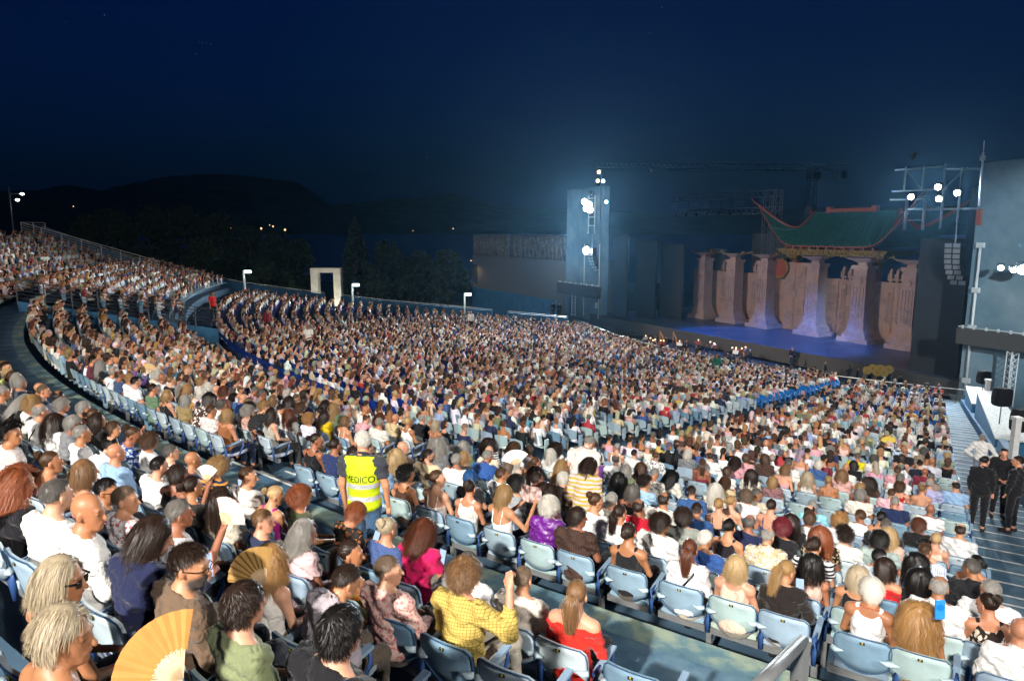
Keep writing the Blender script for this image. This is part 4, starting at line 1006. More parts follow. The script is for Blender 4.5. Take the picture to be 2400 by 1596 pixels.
def rand_person():
    fem = rnd.random() < .52; tc = wch(TOPC)
    if fem:
        top = rnd.choice(['tee', 'tank', 'tee', 'tee', 'strap', 'shirt', 'tee']); build = 'f'; hs, hc = wch(HF)[0], wch(HCF)[0]
    else:
        top = rnd.choice(['tee', 'shirt', 'tee', 'shirt']); build = 'm'; hs, hc = wch(HM)[0], wch(HCM)[0]
    if top == 'strap': hs = hs
    pat = 'plain' if rnd.random() < .82 else rnd.choice(['stripe', 'check', 'floral', 'speck', 'vstripe'])
    return dict(pose=rnd.choice(['sit', 'sit', 'half', 'halfl', 'right', 'phone', 'lean']), build=build, hair=hs, hcol=hc, top=top, tcol=tc[0], pat=pat, col2=wch(TOPC)[0], extras=('glasses',) if rnd.random() < .2 else (), words=('patterned ' if pat != 'plain' else '')+tc[1]+' '+TOPN[top], px=None, skin=None)
def in_view(p, m=60):
    q = pix(p)
    return q is not None and -m < q[0] < 2400+m and -m < q[1] < 1596+m+200*(q[2] < 6) and q[2] > .9
EMPTY_ZONE = lambda s_: (s_['r'] > 76.8 and s_['r'] < 78.4 and s_['phi'] < 219) or s_['b'] == 3 and s_['phi'] < 216
for s_ in SLOTS:
    p = s_['pos']
    if s_['who'] is not None: continue
    if p.xy.length < NEAR_BAN: s_['skip'] = True; continue
    q = pix(p+Vector((0, 0, 1.1)))
    if q is None or not in_view(p+Vector((0, 0, 1.0)), 90): s_['skip'] = True; continue
    near = q[1] > 1080 and q[0] > 560 or q[1] > 1010 and q[0] <= 560
    right_end = q[1] > 1000 and q[0] > 1950
    pr = .42 if near else (.86 if right_end else .95)
    if s_['b'] == 3 and q[2] < 6: pr = 0.0
    if s_['b'] == 2 and abs(s_['r']-78.3) < .1 and s_['phi'] > 219.5 and s_['phi'] < 224.5: pr = .25
    if rnd.random() < pr:
        d = rand_person(); d['slot'] = s_; s_['who'] = d; PEOPLE.append(d)
# the individuals: hand-read ones and the nearest others, about 290 in all; the rest of the audience is one crowd
for d in PEOPLE:
    q = pix(d['slot']['pos']+Vector((0, 0, 1.1))); d['dep'] = q[2] if q else 999; d['hand'] = id(d['slot']) in HAND
PEOPLE.sort(key=lambda d: d['dep'])
N_IND = 282
INDIV = [d for d in PEOPLE if d['hand']]
INDIV += [d for d in PEOPLE if not d['hand']][:N_IND-len(INDIV)]
seen_lab = {}
def where(s_):
    rk = {3: lambda: 'behind walkway', 2: lambda: 'below walkway', 1: lambda: 'below cross aisle'}[s_['b']]()
    rows_b = sorted({q['ri'] for q in SLOTS if q['b'] == s_['b']}, reverse=s_['b'] == 3); k = rows_b.index(s_['ri'])+1
    return '%s row %s, %s seat from %s' % (ordn(k), rk, ordn(s_['no']), 'right stairs' if s_['sec'] == 0 else 'middle stairs')
for d in INDIV:
    s_ = d['slot']; hn = HSN[d['hair']].format(HCN[d['hcol']])
    lab = 'person with %s, %s' % (hn, d['words'])
    if not d['hand'] or lab in seen_lab:
        for lab in ('person in %s, %s, %s' % (d['words'], hn, where(s_)), 'person in %s, %s' % (d['words'], where(s_))):
            if len(lab.split()) <= 16: break
    seen_lab[lab] = 1; d['label'] = lab
    p = s_['pos']; rz = face_rz(s_['phi'])
    jit = Vector((rnd.uniform(-.03, .03), rnd.uniform(-.02, .05), 0))
    d['M'] = Matrix.Translation(p) @ Matrix.Rotation(rz+R_(rnd.uniform(-11, 11)), 4, 'Z') @ Matrix.Rotation(R_(rnd.uniform(-4, 4)), 4, 'Y') @ Matrix.Rotation(R_(rnd.uniform(-4, 5)), 4, 'X') @ Matrix.Translation(jit+Vector((0, -.09, .055)))
    d['obj'] = add_person(d['M'], d['pose'], d['build'], d['hair'], d['hcol'], d['top'], d['tcol'], d['pat'], d['col2'], rnd.choice(['20242c', '2c3038', '3a3a3c', '5a5046', '8a8478', '1e2a44', 'b8b0a0']), d.get('skin'), d['extras'], lab, 'seated audience near the camera', rnd.uniform(.875, .945))
# two people close to the lens, placed where they sit
for px, py, dep, kw in ((176, 1470, 2.55, dict(pose='right', build='f', hair='pixie', hcol='ash', top='strap', tcol='6b4030', label='person with ash blonde pixie cut and bare shoulders at the bottom left')),
                        (165, 1345, 3.2, dict(pose='right', build='f', hair='bob', hcol='ash', top='strap', tcol='3f5a2c', extras=('shades',), label='person with long ash bob, bare back and black sunglasses'))):
    P = ray(px, py)*dep; r_, ph_ = polar(P.x, P.y); rz = face_rz(ph_); add_person(Matrix.Translation((P.x, P.y, P.z-1.11)) @ Matrix.Rotation(rz, 4, 'Z') @ Matrix.Translation((0, -.06, 0)), group='seated audience near the camera', scale=.92, **kw)
    add_seat((P.x, P.y, P.z-1.16), rz, LIGHT_BLUES[0], False, 'seat under the %s person at the bottom left' % ('pixie-cut' if dep < 3 else 'sunglasses-wearing'), 'tip-up seats behind the walkway', 3)
# ------------------------------------------------------------------ seats
sl_vis = []
for s_ in SLOTS:
    p = s_['pos']
    if p.xy.length < 1.0: continue
    q = pix(p+Vector((0, 0, .7)))
    if q and in_view(p+Vector((0, 0, .7)), 60): s_['dep'] = q[2]; sl_vis.append(s_)
sl_vis.sort(key=lambda s_: s_['dep']-(4 if s_['who'] is None else 0))
def seat_color(s_):
    if s_['r'] < 53: return '1a72c0'
    if s_['r'] < 70.3 and s_['phi'] > 224: return '13368a'
    return rnd.choice(LIGHT_BLUES)
GN = {3: 'tip-up seats behind the walkway', 2: 'tip-up seats below the walkway', 1: 'tip-up seats below the cross aisle'}
for s_ in sl_vis[:290]:
    emp = s_['who'] is None; p = s_['pos']; c = seat_color(s_)
    add_seat(p, face_rz(s_['phi']), c, emp, '%s seat, %s' % ('empty' if emp else 'occupied', where(s_)), GN[s_['b']], s_['no'])
def merge(template, mats):   # mats: list of 4x4
    V, T = template; n = len(V); A = np.array([np.array(m_) for m_ in mats], f4)
    W = np.einsum('kij,nj->kni', A[:, :3, :3], V)+A[:, None, :3, 3]; F = (T[None]+np.arange(len(mats))[:, None, None]*n)
    return W.reshape(-1, 3), F.reshape(-1, 3)
rest = sl_vis[290:]
mats = [Matrix.Translation(s_['pos']) @ Matrix.Rotation(face_rz(s_['phi']), 4, 'Z') for s_ in rest]
Vs_, Fs_ = merge(LOWSEAT, mats); cs = np.array([(*hl(seat_color(s_)), 1) for s_ in rest], f4); cs = np.repeat(cs, len(LOWSEAT[0]), 0)
o = link('far_seats', mesh_np('far_seats', Vs_, Fs_, vcol_mat('far_seat_plastic', .5), False, cs)); tag(o, 'rows of blue seats under the distant audience', 'seats', None, 'stuff')
# ------------------------------------------------------------------ the distant audience: one mass of seated figures
# roles: 0 skin, 1 hair, 2 top, 3 trousers
def ico(sub):
    t = (1+5**.5)/2; V = [(-1, t, 0), (1, t, 0), (-1, -t, 0), (1, -t, 0), (0, -1, t), (0, 1, t), (0, -1, -t), (0, 1, -t), (t, 0, -1), (t, 0, 1), (-t, 0, -1), (-t, 0, 1)]
    F = [(0, 11, 5), (0, 5, 1), (0, 1, 7), (0, 7, 10), (0, 10, 11), (1, 5, 9), (5, 11, 4), (11, 10, 2), (10, 7, 6), (7, 1, 8), (3, 9, 4), (3, 4, 2), (3, 2, 6), (3, 6, 8), (3, 8, 9), (4, 9, 5), (2, 4, 11), (6, 2, 10), (8, 6, 7), (9, 8, 1)]
    V = [np.array(v)/np.linalg.norm(v) for v in V]
    for _ in range(sub):
        mid = {}; F2 = []
        def md(a, b):
            k = (min(a, b), max(a, b))
            if k not in mid: v = V[a]+V[b]; V.append(v/np.linalg.norm(v)); mid[k] = len(V)-1
            return mid[k]
        for a, b, c in F: ab, bc, ca = md(a, b), md(b, c), md(c, a); F2 += [(a, ab, ca), (b, bc, ab), (c, ca, bc), (ab, bc, ca)]
        F = F2
    return np.array(V), np.array(F)
I1, I0 = ico(1), ico(0)
class LB:
    def __init__(s): s.V = []; s.F = []; s.R = []; s.n = 0
    def add(s, V, F, role): s.V.append(np.asarray(V, f4)); s.F.append(np.asarray(F)+s.n); s.R.append(np.full(len(V), role)); s.n += len(V)
    def loft(s, rings, role, n=8):
        V = []
        for (c, rx, ry) in rings:
            for j in range(n): a = 2*math.pi*j/n; V.append((c[0]+rx*math.cos(a), c[1]+ry*math.sin(a), c[2]))
        F = []
        for i in range(len(rings)-1):
            for j in range(n):
                a, b, c_, d = i*n+j, i*n+(j+1) % n, (i+1)*n+(j+1) % n, (i+1)*n+j; F += [(a, b, c_), (a, c_, d)]
        for j in range(1, n-1): F.append(((len(rings)-1)*n, (len(rings)-1)*n+j, (len(rings)-1)*n+j+1))
        s.add(V, F, role)
    def limb(s, a, b, ra, rb, role, n=5):
        a, b = np.array(a, float), np.array(b, float); t = b-a; t /= np.linalg.norm(t); u = np.cross(t, (.3, .9, .2)); u /= np.linalg.norm(u); w_ = np.cross(t, u); V = []
        for p, r in ((a, ra), ((a+b)/2, (ra+rb)/2*1.05), (b, rb)):
            for j in range(n): an = 2*math.pi*j/n; V.append(p+r*(u*math.cos(an)+w_*math.sin(an)))
        F = []
        for i in range(2):
            for j in range(n): q = (i*n+j, i*n+(j+1) % n, (i+1)*n+(j+1) % n, (i+1)*n+j); F += [q[:3], (q[0], q[2], q[3])]
        for j in range(1, n-1): F.append((2*n, 2*n+j, 2*n+j+1))
        s.add(V, F, role)
    def done(s): return np.concatenate(s.V), np.concatenate(s.F), np.concatenate(s.R)
def figure(hair, top, fem, yaw, pitch, seed, arms=0, stand=False, lod=0):
    rg = np.random.default_rng(seed); L = LB(); w_ = .92 if fem else 1.06; oz = .42 if stand else 0
    role_a = 2 if top in ('tee', 'shirt') else 0
    rings = [((0, -.01, .48+oz), .165*w_, .13), ((0, -.02, .62+oz), .145*w_, .115), ((0, -.03, .80+oz), .165*w_, .115), ((0, -.03, .93+oz), .175*w_, .10), ((0, -.03, .995+oz), .16*w_, .085)]
    nt_ = (8, 6, 5)[lod]; nl_ = (5, 4, 3)[lod]
    L.loft(rings if top != 'strap' else rings[:3]+[((0, -.03, .87+oz), .168*w_, .112)], 2, nt_)
    if top == 'strap': L.loft([((0, -.03, .865+oz), .168*w_, .11), ((0, -.03, .96+oz), .165*w_, .095), ((0, -.03, 1.0+oz), .14*w_, .075)], 0, nt_)
    L.loft([((0, -.03, .99+oz), .13*w_, .075), ((0, -.025, 1.03+oz), .075, .065), ((0, -.01, 1.12+oz), .052, .055)], 0 if top != 'shirt' else 2, (6, 5, 4)[lod])
    sw = .178*w_
    for x in (-1, 1):
        e = (x*(sw+.055), .02, .74+oz); h = (x*.10, .27, .64+oz) if not stand else (x*(sw+.05), .06, .50+oz)
        if arms == 1 and x == 1: e, h = (x*(sw+.08), .10, .78+oz), (x*.14, .27, 1.02+oz)
        if arms == 2: e, h = (x*(sw+.05), .08, .74+oz), (x*.07, .28, .84+oz)
        L.limb((x*sw, -.03, .975+oz), e, .058*w_, .046*w_, role_a, nl_)
        if lod < 2: L.limb(e, h, .043, .03, 2 if top == 'shirt' else 0, nl_)
        if lod == 2: continue
        if stand: L.limb((x*.09, 0, .95), (x*.10, .02, .05), .09, .05, 3)
        else:
            L.limb((x*.09, .02, .50), (x*.11, .46, .51), .085, .06, 3, nl_)
            if lod == 0: L.limb((x*.11, .46, .51), (x*.11, .46, .06), .056, .042, 3)
    Rm = rotm(yaw, pitch); hc = np.array((0, .02, 1.205+oz))
    V, F = I1 if lod < 2 else I0; hv = V*np.array((.074, .095, .112)); hv[:, 2] += np.where(V[:, 1] > 0, 0, .01); L.add(hv@Rm.T+hc, F, 0)
    if lod < 2: nose = np.array([(0, .09, .0), (-.016, .085, -.035), (.016, .085, -.035), (0, .118, -.034)]); L.add(nose@Rm.T+hc, [(0, 1, 3), (0, 3, 2), (1, 2, 3)], 0)
    def cap(scale, c, cut, jitter, keep=None):
        V, F = I1; P = V*np.array(scale)*(1+rg.normal(0, jitter, (len(V), 1)))+np.array(c); m = np.ones(len(F), bool) if cut is None else np.array([cut(V[f].mean(0)) for f in F]); L.add(P@Rm.T+hc, F[m], 1)
    front = lambda v: v[2] > (.34+.45*v[1] if v[1] > .2 else (-.15 if v[1] > -.2 else -.62))
    if hair == 'crop': cap((.082, .104, .108), (0, -.008, .022), front, .03)
    elif hair == 'thin': cap((.081, .103, .106), (0, -.008, .02), lambda v: front(v) and v[2] < .66, .02)
    elif hair == 'bob': cap((.096, .112, .118), (0, -.015, .016), lambda v: front(v) or (v[1] < .3 and v[2] < .3), .06); cap((.088, .075, .10), (0, -.045, -.06), lambda v: v[1] < .35, .08)
    elif hair == 'long': cap((.090, .108, .114), (0, -.012, .018), lambda v: front(v) or v[1] < .1, .05); cap((.082, .052, .19), (0, -.075, -.13), None, .08)
    elif hair == 'curl': cap((.118, .125, .125), (0, -.015, .02), lambda v: front(v) or v[1] < .25, .12); cap((.105, .08, .11), (0, -.05, -.08), lambda v: v[1] < .4, .14)
    elif hair == 'bun': cap((.080, .102, .107), (0, -.006, .02), front, .02); V, F = I0; L.add((V*.045*(1+rg.normal(0, .08, (len(V), 1)))+np.array((0, -.12, .05)))@Rm.T+hc, F, 1)
    elif hair == 'pony': cap((.080, .102, .107), (0, -.006, .02), front, .02); L.limb(Rm@np.array((0, -.10, .05))+hc, Rm@np.array((0, -.14, -.17))+hc, .028, .022, 1)
    return L.done()
TPL = {}
_k = 0
for hair, fem in (('crop', 0), ('thin', 0), ('none', 0), ('crop', 1), ('bob', 1), ('long', 1), ('curl', 1), ('bun', 1), ('pony', 1)):
    for top in (('tee', 'shirt') if not fem else ('tee', 'strap', 'tank')):
        for yaw, pitch, arms in ((0, 4, 0), (30, 6, 0), (-28, 8, 0), (12, 22, 2), (18, 2, 1)):
            for lod in (0, 1, 2): _k += 1; TPL[(hair, fem, top, yaw, lod)] = figure(hair, top, fem, yaw, pitch, _k, arms, False, lod)
MAPH = dict(crop='crop', thin='thin', buzz='crop', quiff='crop', messy='crop', bald='none', pixie='crop', bob='bob', wavy='long', long='long', curly='curl', afro='curl', curls='curl', bun='bun', hibun='bun', pony='pony')
ind = set(id(d) for d in INDIV); groups = {}
CROWD = [d for d in PEOPLE if id(d) not in ind]
for d in CROWD:
    s_ = d['slot']; fem = 1 if d['build'] == 'f' else 0; h = MAPH[d['hair']]
    if not fem and h not in ('crop', 'thin', 'none'): h = 'crop'
    if fem and h in ('thin', 'none'): h = 'crop'
    top = d['top']; top = {'polo': 'tee', 'jacket': 'shirt', 'off': 'strap'}.get(top, top)
    if not fem and top in ('strap', 'tank'): top = 'tee'
    if fem and top == 'shirt': top = 'tee'
    yaw = rnd.choice((0, 0, 0, 30, 30, -28, 12, 12, 18))
    sc = rnd.uniform(.86, .96); mt = Matrix.Translation(s_['pos']+Vector((rnd.uniform(-.04, .04), rnd.uniform(-.04, .04), .05))) @ Matrix.Rotation(face_rz(s_['phi'])+R_(rnd.uniform(-14, 14)), 4, 'Z') @ Matrix.Translation((0, -.09, 0)) @ Matrix.Rotation(R_(rnd.uniform(-7, 5)), 4, 'X') @ Matrix.Scale(sc, 4)
    cols = [hl(rnd.choice(SKINS)), tuple(c*rnd.uniform(.8, 1.25) for c in hl(HC[d['hcol']])), (lambda c_, g_: tuple(min(.85, (c*.8+g_*.2)*rnd.uniform(.85, 1.1)) for c in c_))(hl(d['tcol']), sum(hl(d['tcol']))/3), hl(rnd.choice(['20242c', '2c3038', '3a3a3c', '8a8478', '1e2a44', 'b8b0a0']))]
    groups.setdefault((h, fem, top, yaw, 0 if d['dep'] < 24 else 1 if d['dep'] < 44 else 2), []).append((mt, cols))
# orchestra players in the pit, in black
PITZ = -11.3
pit_pts = []
for k in range(34):
    x = rnd.uniform(1470, 1760); y = np.interp(x, (1470, 1760), (792, 838))+rnd.uniform(-14, 14); pit_pts.append(at_z(x, y, PITZ+1.1))
for x, y in ((1858, 838), (1935, 855), (1990, 862), (2010, 868), (2040, 872), (2075, 880), (2110, 884), (1910, 866)): pit_pts.append(at_z(x, y, PITZ+1.1))
for P in pit_pts:
    groups.setdefault((rnd.choice(['crop', 'thin']), 0, 'shirt', rnd.choice((0, 12)), 2), []).append((Matrix.Translation((P.x, P.y, PITZ)) @ Matrix.Rotation(rnd.uniform(0, 6.28), 4, 'Z'), [hl(rnd.choice(SKINS)), hl(HC[rnd.choice(['blk', 'dbr', 'gry', 'br'])]), (.012, .012, .014), (.012, .012, .014)]))
VV, FF, CC = [], [], []; off = 0
for key, L_ in groups.items():
    V, T, R0 = TPL[key]; W, F = merge((V, T), [q[0] for q in L_]); c = np.array([q[1] for q in L_], f4); c4 = np.concatenate([c, np.ones(c.shape[:2]+(1,), f4)], 2)[:, R0]
    VV.append(W); FF.append(F+off); CC.append(c4.reshape(-1, 4)); off += len(W)
o = link('crowd', mesh_np('crowd', np.concatenate(VV), np.concatenate(FF), vcol_mat('crowd_clothes', .75, True), True, np.concatenate(CC)))
tag(o, 'packed audience in the distant rows of the amphitheatre', 'crowd', None, 'stuff')
print('people', len(PEOPLE), 'indiv', len(INDIV), 'crowd', len(CROWD), 'tris', sum(len(f) for f in FF))
# ------------------------------------------------------------------ stage, towers and scenery (s along the stage front from its near corner, d depth behind the front edge)
S0 = Vector((30.1, 45.3, 0)); SL = Vector((-.46881, .88330, 0)); ND = Vector((.88330, .46881, 0)); SZ = -10.0
def st(s, d, z): return S0+SL*s+ND*d+Vector((0, 0, z))
STM = Matrix(((SL.x, ND.x, 0, S0.x), (SL.y, ND.y, 0, S0.y), (0, 0, 1, 0), (0, 0, 0, 1)))     # (s,d,z) -> world (mirrored axes)
class SB(MB):
    """builder in stage coordinates"""
    def sbox(s, a, b):
        (s0, d0, z0), (s1, d1, z1) = a, b; V = [st(x, y, z) for x in (s0, s1) for y in (d0, d1) for z in (z0, z1)]
        return s.add(V, [(0, 2, 3, 1), (4, 5, 7, 6), (0, 1, 5, 4), (2, 6, 7, 3), (0, 4, 6, 2), (1, 3, 7, 5)])
    def stube(s, pts, r, n=6): return s.tube([st(*p) for p in pts], r, n)
    def frust(s, c, z0, z1, w0, w1, d0, d1):   # tapering block
        V = [st(c[0]+x*w_/2, c[1]+y*d_/2, z) for z, w_, d_ in ((z0, w0, d0), (z1, w1, d1)) for x, y in ((-1, -1), (1, -1), (1, 1), (-1, 1))]
        return s.add(V, [(0, 1, 2, 3), (7, 6, 5, 4)]+[(i, 4+i, 4+(i+1) % 4, (i+1) % 4) for i in range(4)])
M['stage_floor'] = mat_noise('stage_boards', [(0.3, srgb('2c3038')), (0.7, srgb('4c525e'))], 0.6, 0.38, 0.1, 9, 0.4)
M['fascia'] = mat_plain('dark_fascia', srgb('4a4846'), .7, 0, .3, .08, 2)
def scenery_mat(name, a, b, c):
    m, nt, bs = nodes_of(name); N = nt.nodes; L = nt.links; tc = N.new('ShaderNodeTexCoord')
    n1 = _noise(nt, .55, 7, .7); r1 = _ramp(nt, n1.outputs['Fac'], [(.32, a), (.5, b), (.68, c)])
    br = N.new('ShaderNodeTexVoronoi'); br.feature = 'DISTANCE_TO_EDGE'; br.inputs['Scale'].default_value = 1.7; L.new(tc.outputs['Object'], br.inputs['Vector'])
    n2 = _noise(nt, 5, 6, .7); ad = N.new('ShaderNodeMath'); ad.operation = 'ADD'; L.new(n2.outputs['Fac'], ad.inputs[0]); L.new(br.outputs['Distance'], ad.inputs[1])
    bp = N.new('ShaderNodeBump'); bp.inputs['Strength'].default_value = .8; bp.inputs['Distance'].default_value = .12; L.new(ad.outputs[0], bp.inputs['Height'])
    L.new(r1.outputs[0], bs.inputs['Base Color']); L.new(bp.outputs[0], bs.inputs['Normal']); bs.inputs['Roughness'].default_value = .8; return m
M['set_wall'] = scenery_mat('painted_set_wall', srgb('7a6660'), srgb('9c8378'), srgb('a67a66'))
M['set_col'] = scenery_mat('painted_set_pillar', srgb('7d6c70'), srgb('9a8480'), srgb('8d7466'))
M['roof'] = mat_noise('green_glazed_tiles', [(.3, srgb('1a473c')), (.7, srgb('275e4d'))], 2, .4, .2, 20, .5)
M['lacquer'] = mat_plain('red_lacquer', srgb('86402e'), .5); M['gold'] = mat_noise('gilded_carving', [(.4, srgb('5a4a22')), (.6, srgb('b29a52'))], 5, .45, .8, 12, .5, .4)
# slab
mb = SB(); mb.sbox((-.6, 0, SZ-.25), (43.5, 30, SZ)); tag(mb.build('stage_floor', M['stage_floor']), kind='structure')
mb = SB(); mb.sbox((-.6, -.14, SZ-1.15), (43.5, -.004, SZ+.04)); mb.sbox((-.6, -.1, SZ-3), (43.5, .3, SZ-1.3)); tag(mb.build('stage_fascia', M['fascia']), kind='structure')
mb = MB(); sector(mb, 20, 38.1, PITZ, PITZ, 205, 275, 24); tag(mb.build('orchestra_pit_floor', M['black']), kind='structure')
mb = MB(); mb.grid([[cart(37.55, 205+2*i, z) for i in range(36)] for z in (PITZ, -10.1)], False); tag(mb.build('orchestra_pit_wall', M['blue_wall']), kind='structure')
# black wings
def slab(name, mat, a, b, label, cat, parent=None):
    mb = SB(); mb.sbox(a, b); o = mb.build(name, mat, parent)
    if parent is None: tag(o, label, cat)
    return o
slab('black_masking', M['black_panel'], (.55, 1.0, SZ), (3.9, 1.35, -.5), 'tall black wing panel beside the near end of the stage', 'stage panel')
slab('black_masking', M['black_panel'], (-.4, 2.4, SZ), (1.6, 2.75, 3.0), 'black masking flat behind the line array beside the blue tower', 'stage panel')
for k, (s0, s1, d, zt) in enumerate(((38.4, 41.3, 1.5, -.4), (35.8, 39.4, 3.6, -1.0), (33.6, 37.4, 5.6, -1.4), (32.9, 36.0, 11.4, -2.0))):
    slab('black_masking', M['black_panel'], (s0, d, SZ), (s1, d+.25, zt), '%s black wing flat counted from the floodlit tower' % ordn(k+1), 'stage panel')['group'] = 'black wing flats by the floodlit tower'
# painted wall with gate
wall = empty('painted_set_wall', st(21, 11.3, SZ), 0, 'painted stone city wall scenery with battlements across the stage', 'stage set')
def sub(mbx, name, mat, par):
    o = mbx.build(name, mat, par); o.matrix_parent_inverse = par.matrix_world.inverted(); return o
def rootfix(par): bpy.context.view_layer.update()
rootfix(wall)
segs = [(6.2, 8.6), (10.8, 12.7), (15.3, 17.5), (17.5, 20.7), (20.7, 23.6), (26.7, 28.4), (31.0, 33.0), (35.2, 36.8)]
mb = SB(); mb.sbox((6.2, 11.0, SZ), (37.5, 11.3, -4.5)); sub(mb, 'wall_face', M['set_wall'], wall)
mb = SB(); mb.sbox((20.9, 10.6, SZ), (23.6, 10.95, -3.1)); g_ = sub(mb, 'gate', M['set_wall'], wall)
for k in range(2):
    for j in range(4):
        mb = SB(); s0 = 21.05+k*1.27; z0 = SZ+.25+j*1.62; mb.sbox((s0, 10.52, z0), (s0+1.12, 10.6, z0+1.45)); sub(mb, 'gate_panel', M['set_wall'], g_)
mb = SB(); mb.stube([(22.25, 10.45, -6.3), (22.25, 10.52, -6.3)], .28, 14); sub(mb, 'gate_boss', M['set_col'], g_)
for s0, s1 in segs:
    if s0 in (20.7, 17.5): continue
    nn = max(2, int((s1-s0)/.62))
    for k in range(nn):
        x = s0+(k+.5)*(s1-s0)/nn; mb = SB(); mb.sbox((x-.12, 10.95, -4.48), (x+.12, 11.25, -3.45)); mb.add([st(x-.12, 10.95, -3.45), st(x+.12, 10.95, -3.45), st(x+.12, 11.25, -3.45), st(x-.12, 11.25, -3.45), st(x, 11.1, -3.2)], [(0, 1, 4), (1, 2, 4), (2, 3, 4), (3, 0, 4)])
        mb.sbox((x-.3, 10.98, -4.35), (x+.3, 11.22, -4.15)); mb.sbox((x+.18, 10.98, -4.15), (x+.30, 11.22, -3.75)); sub(mb, 'merlon', M['set_wall'], wall)
    for k in range(2):
        x = s0+(k+.5)*(s1-s0)/2; mb = SB(); mb.sbox((x-.30, 10.86, SZ+1.0), (x+.30, 11.0, -4.9)); p_ = sub(mb, 'relief_panel', M['set_wall'], wall)
        mb = SB()
        for q in range(3): mb.sbox((x-.2+q*.17, 10.80, SZ+2.6), (x-.12+q*.17, 10.86, -5.4))
        mb.stube([(x+.24*math.cos(a), 10.82, SZ+2.1+.24*math.sin(a)) for a in np.linspace(0, 6.28, 10)], .05, 5); sub(mb, 'relief_moulding', M['set_col'], p_)
# pillars
CNAME = ['leftmost', 'second', 'third', 'fourth', 'fifth', 'rightmost']
for k, (s0, w_) in enumerate(((34.1, 2.5), (29.5, 2.7), (25.1, 2.8), (18.9, 2.8), (13.95, 2.9), (9.4, 2.6))):
    pr = empty('stage_pillar', st(s0, 9.5, SZ), 0, '%s carved stone pillar of the stage set, with dragon capital' % CNAME[k] if k in (0, 5) else '%s carved pillar from the left of the stage set, with dragon capital' % CNAME[k], 'stage pillar', 'carved pillars of the stage set'); rootfix(pr)
    mb = SB(); mb.frust((s0, 9.5), SZ+.004, SZ+.42, w_+.25, w_+.2, 2.3, 2.25); sub(mb, 'plinth', M['set_col'], pr)
    mb = SB(); mb.frust((s0, 9.5), SZ+.42, SZ+.72, w_*.82, w_*.80, 1.9, 1.85); mb.frust((s0, 9.5), SZ+.72, SZ+.86, w_*.74, w_*.74, 1.75, 1.75); mb.frust((s0, 9.5), SZ+.86, SZ+1.2, w_*.70, w_*.58, 1.65, 1.5); mb.frust((s0, 9.5), SZ+1.2, SZ+1.7, w_*.58, w_*.51, 1.5, 1.38); mb.frust((s0, 9.5), SZ+1.7, SZ+1.82, w_*.56, w_*.56, 1.46, 1.46); sub(mb, 'base', M['set_col'], pr)
    mb = SB(); mb.frust((s0, 9.5), SZ+1.82, -3.35, w_*.50, w_*.46, 1.36, 1.26); sh_ = sub(mb, 'shaft', M['set_col'], pr)
    mb = SB()
    for q in (-.33, -.11, .11, .33): mb.sbox((s0+q*w_*.5-.04, 9.5-.73, SZ+2.3), (s0+q*w_*.5+.04, 9.5-.5, -4.9))
    for zz in (-6.9, -7.4): mb.stube([(s0+.25*math.cos(a), 9.5-.71, zz+.25*math.sin(a)) for a in np.linspace(0, 6.28, 9)], .06, 5)
    mb.stube([(s0, 9.5-.74, -4.35), (s0, 9.5-.55, -4.35)], .30, 12); sub(mb, 'carving', M['set_col'], sh_)
    mb = SB(); mb.frust((s0, 9.5), -3.35, -3.0, w_*.54, w_*.56, 1.45, 1.5); mb.frust((s0, 9.5), -3.0, -2.75, w_*.3, w_*.3, .8, .8); mb.frust((s0, 9.5), -2.75, -2.35, w_*.35, w_*.85, .9, 1.9); cp = sub(mb, 'capital', M['set_col'], pr)
    mb = SB()
    for x in (-1, 1):
        mb.stube([(s0+x*w_*.30, 9.2, -2.5), (s0+x*w_*.48, 9.0, -2.42), (s0+x*w_*.62, 8.9, -2.2), (s0+x*w_*.55, 8.9, -2.05)], .10, 6); mb.stube([(s0+x*w_*.62, 8.9, -2.2), (s0+x*w_*.74, 8.85, -2.28)], .07, 5)
    sub(mb, 'dragon_heads', M['gold'], cp)
# big wall blocks and studs standing proud of the painted wall
for s0, s1 in segs:
    nb_ = max(1, int((s1-s0)/1.1))
    for i in range(nb_):
        for j in range(4):
            x = s0+(i+.5)*(s1-s0)/nb_; z0 = SZ+.15+j*1.32; mb = SB(); mb.sbox((x-(s1-s0)/nb_/2+.05, 10.93, z0), (x+(s1-s0)/nb_/2-.05, 11.0, z0+1.22)); sub(mb, 'block', M['set_wall'], wall)
# gong between third and fourth pillars
gg = empty('gong', st(24.0, 10.2, -5), 0, 'round dark gong hanging beside the third pillar', 'gong'); rootfix(gg)
mb = SB(); mb.stube([(24.0, 10.2, -3.75), (24.0, 10.32, -3.75)], .95, 24); sub(mb, 'disc', M['lacquer'], gg); mb = SB(); mb.stube([(24.0+.95*math.cos(a), 10.2, -3.75+.95*math.sin(a)) for a in np.linspace(0, 6.28, 24)], .09, 6); mb.stube([(24.0, 10.3, -2.8), (24.0, 11.2, -2.6)], .05); sub(mb, 'rim', M['gold'], gg)
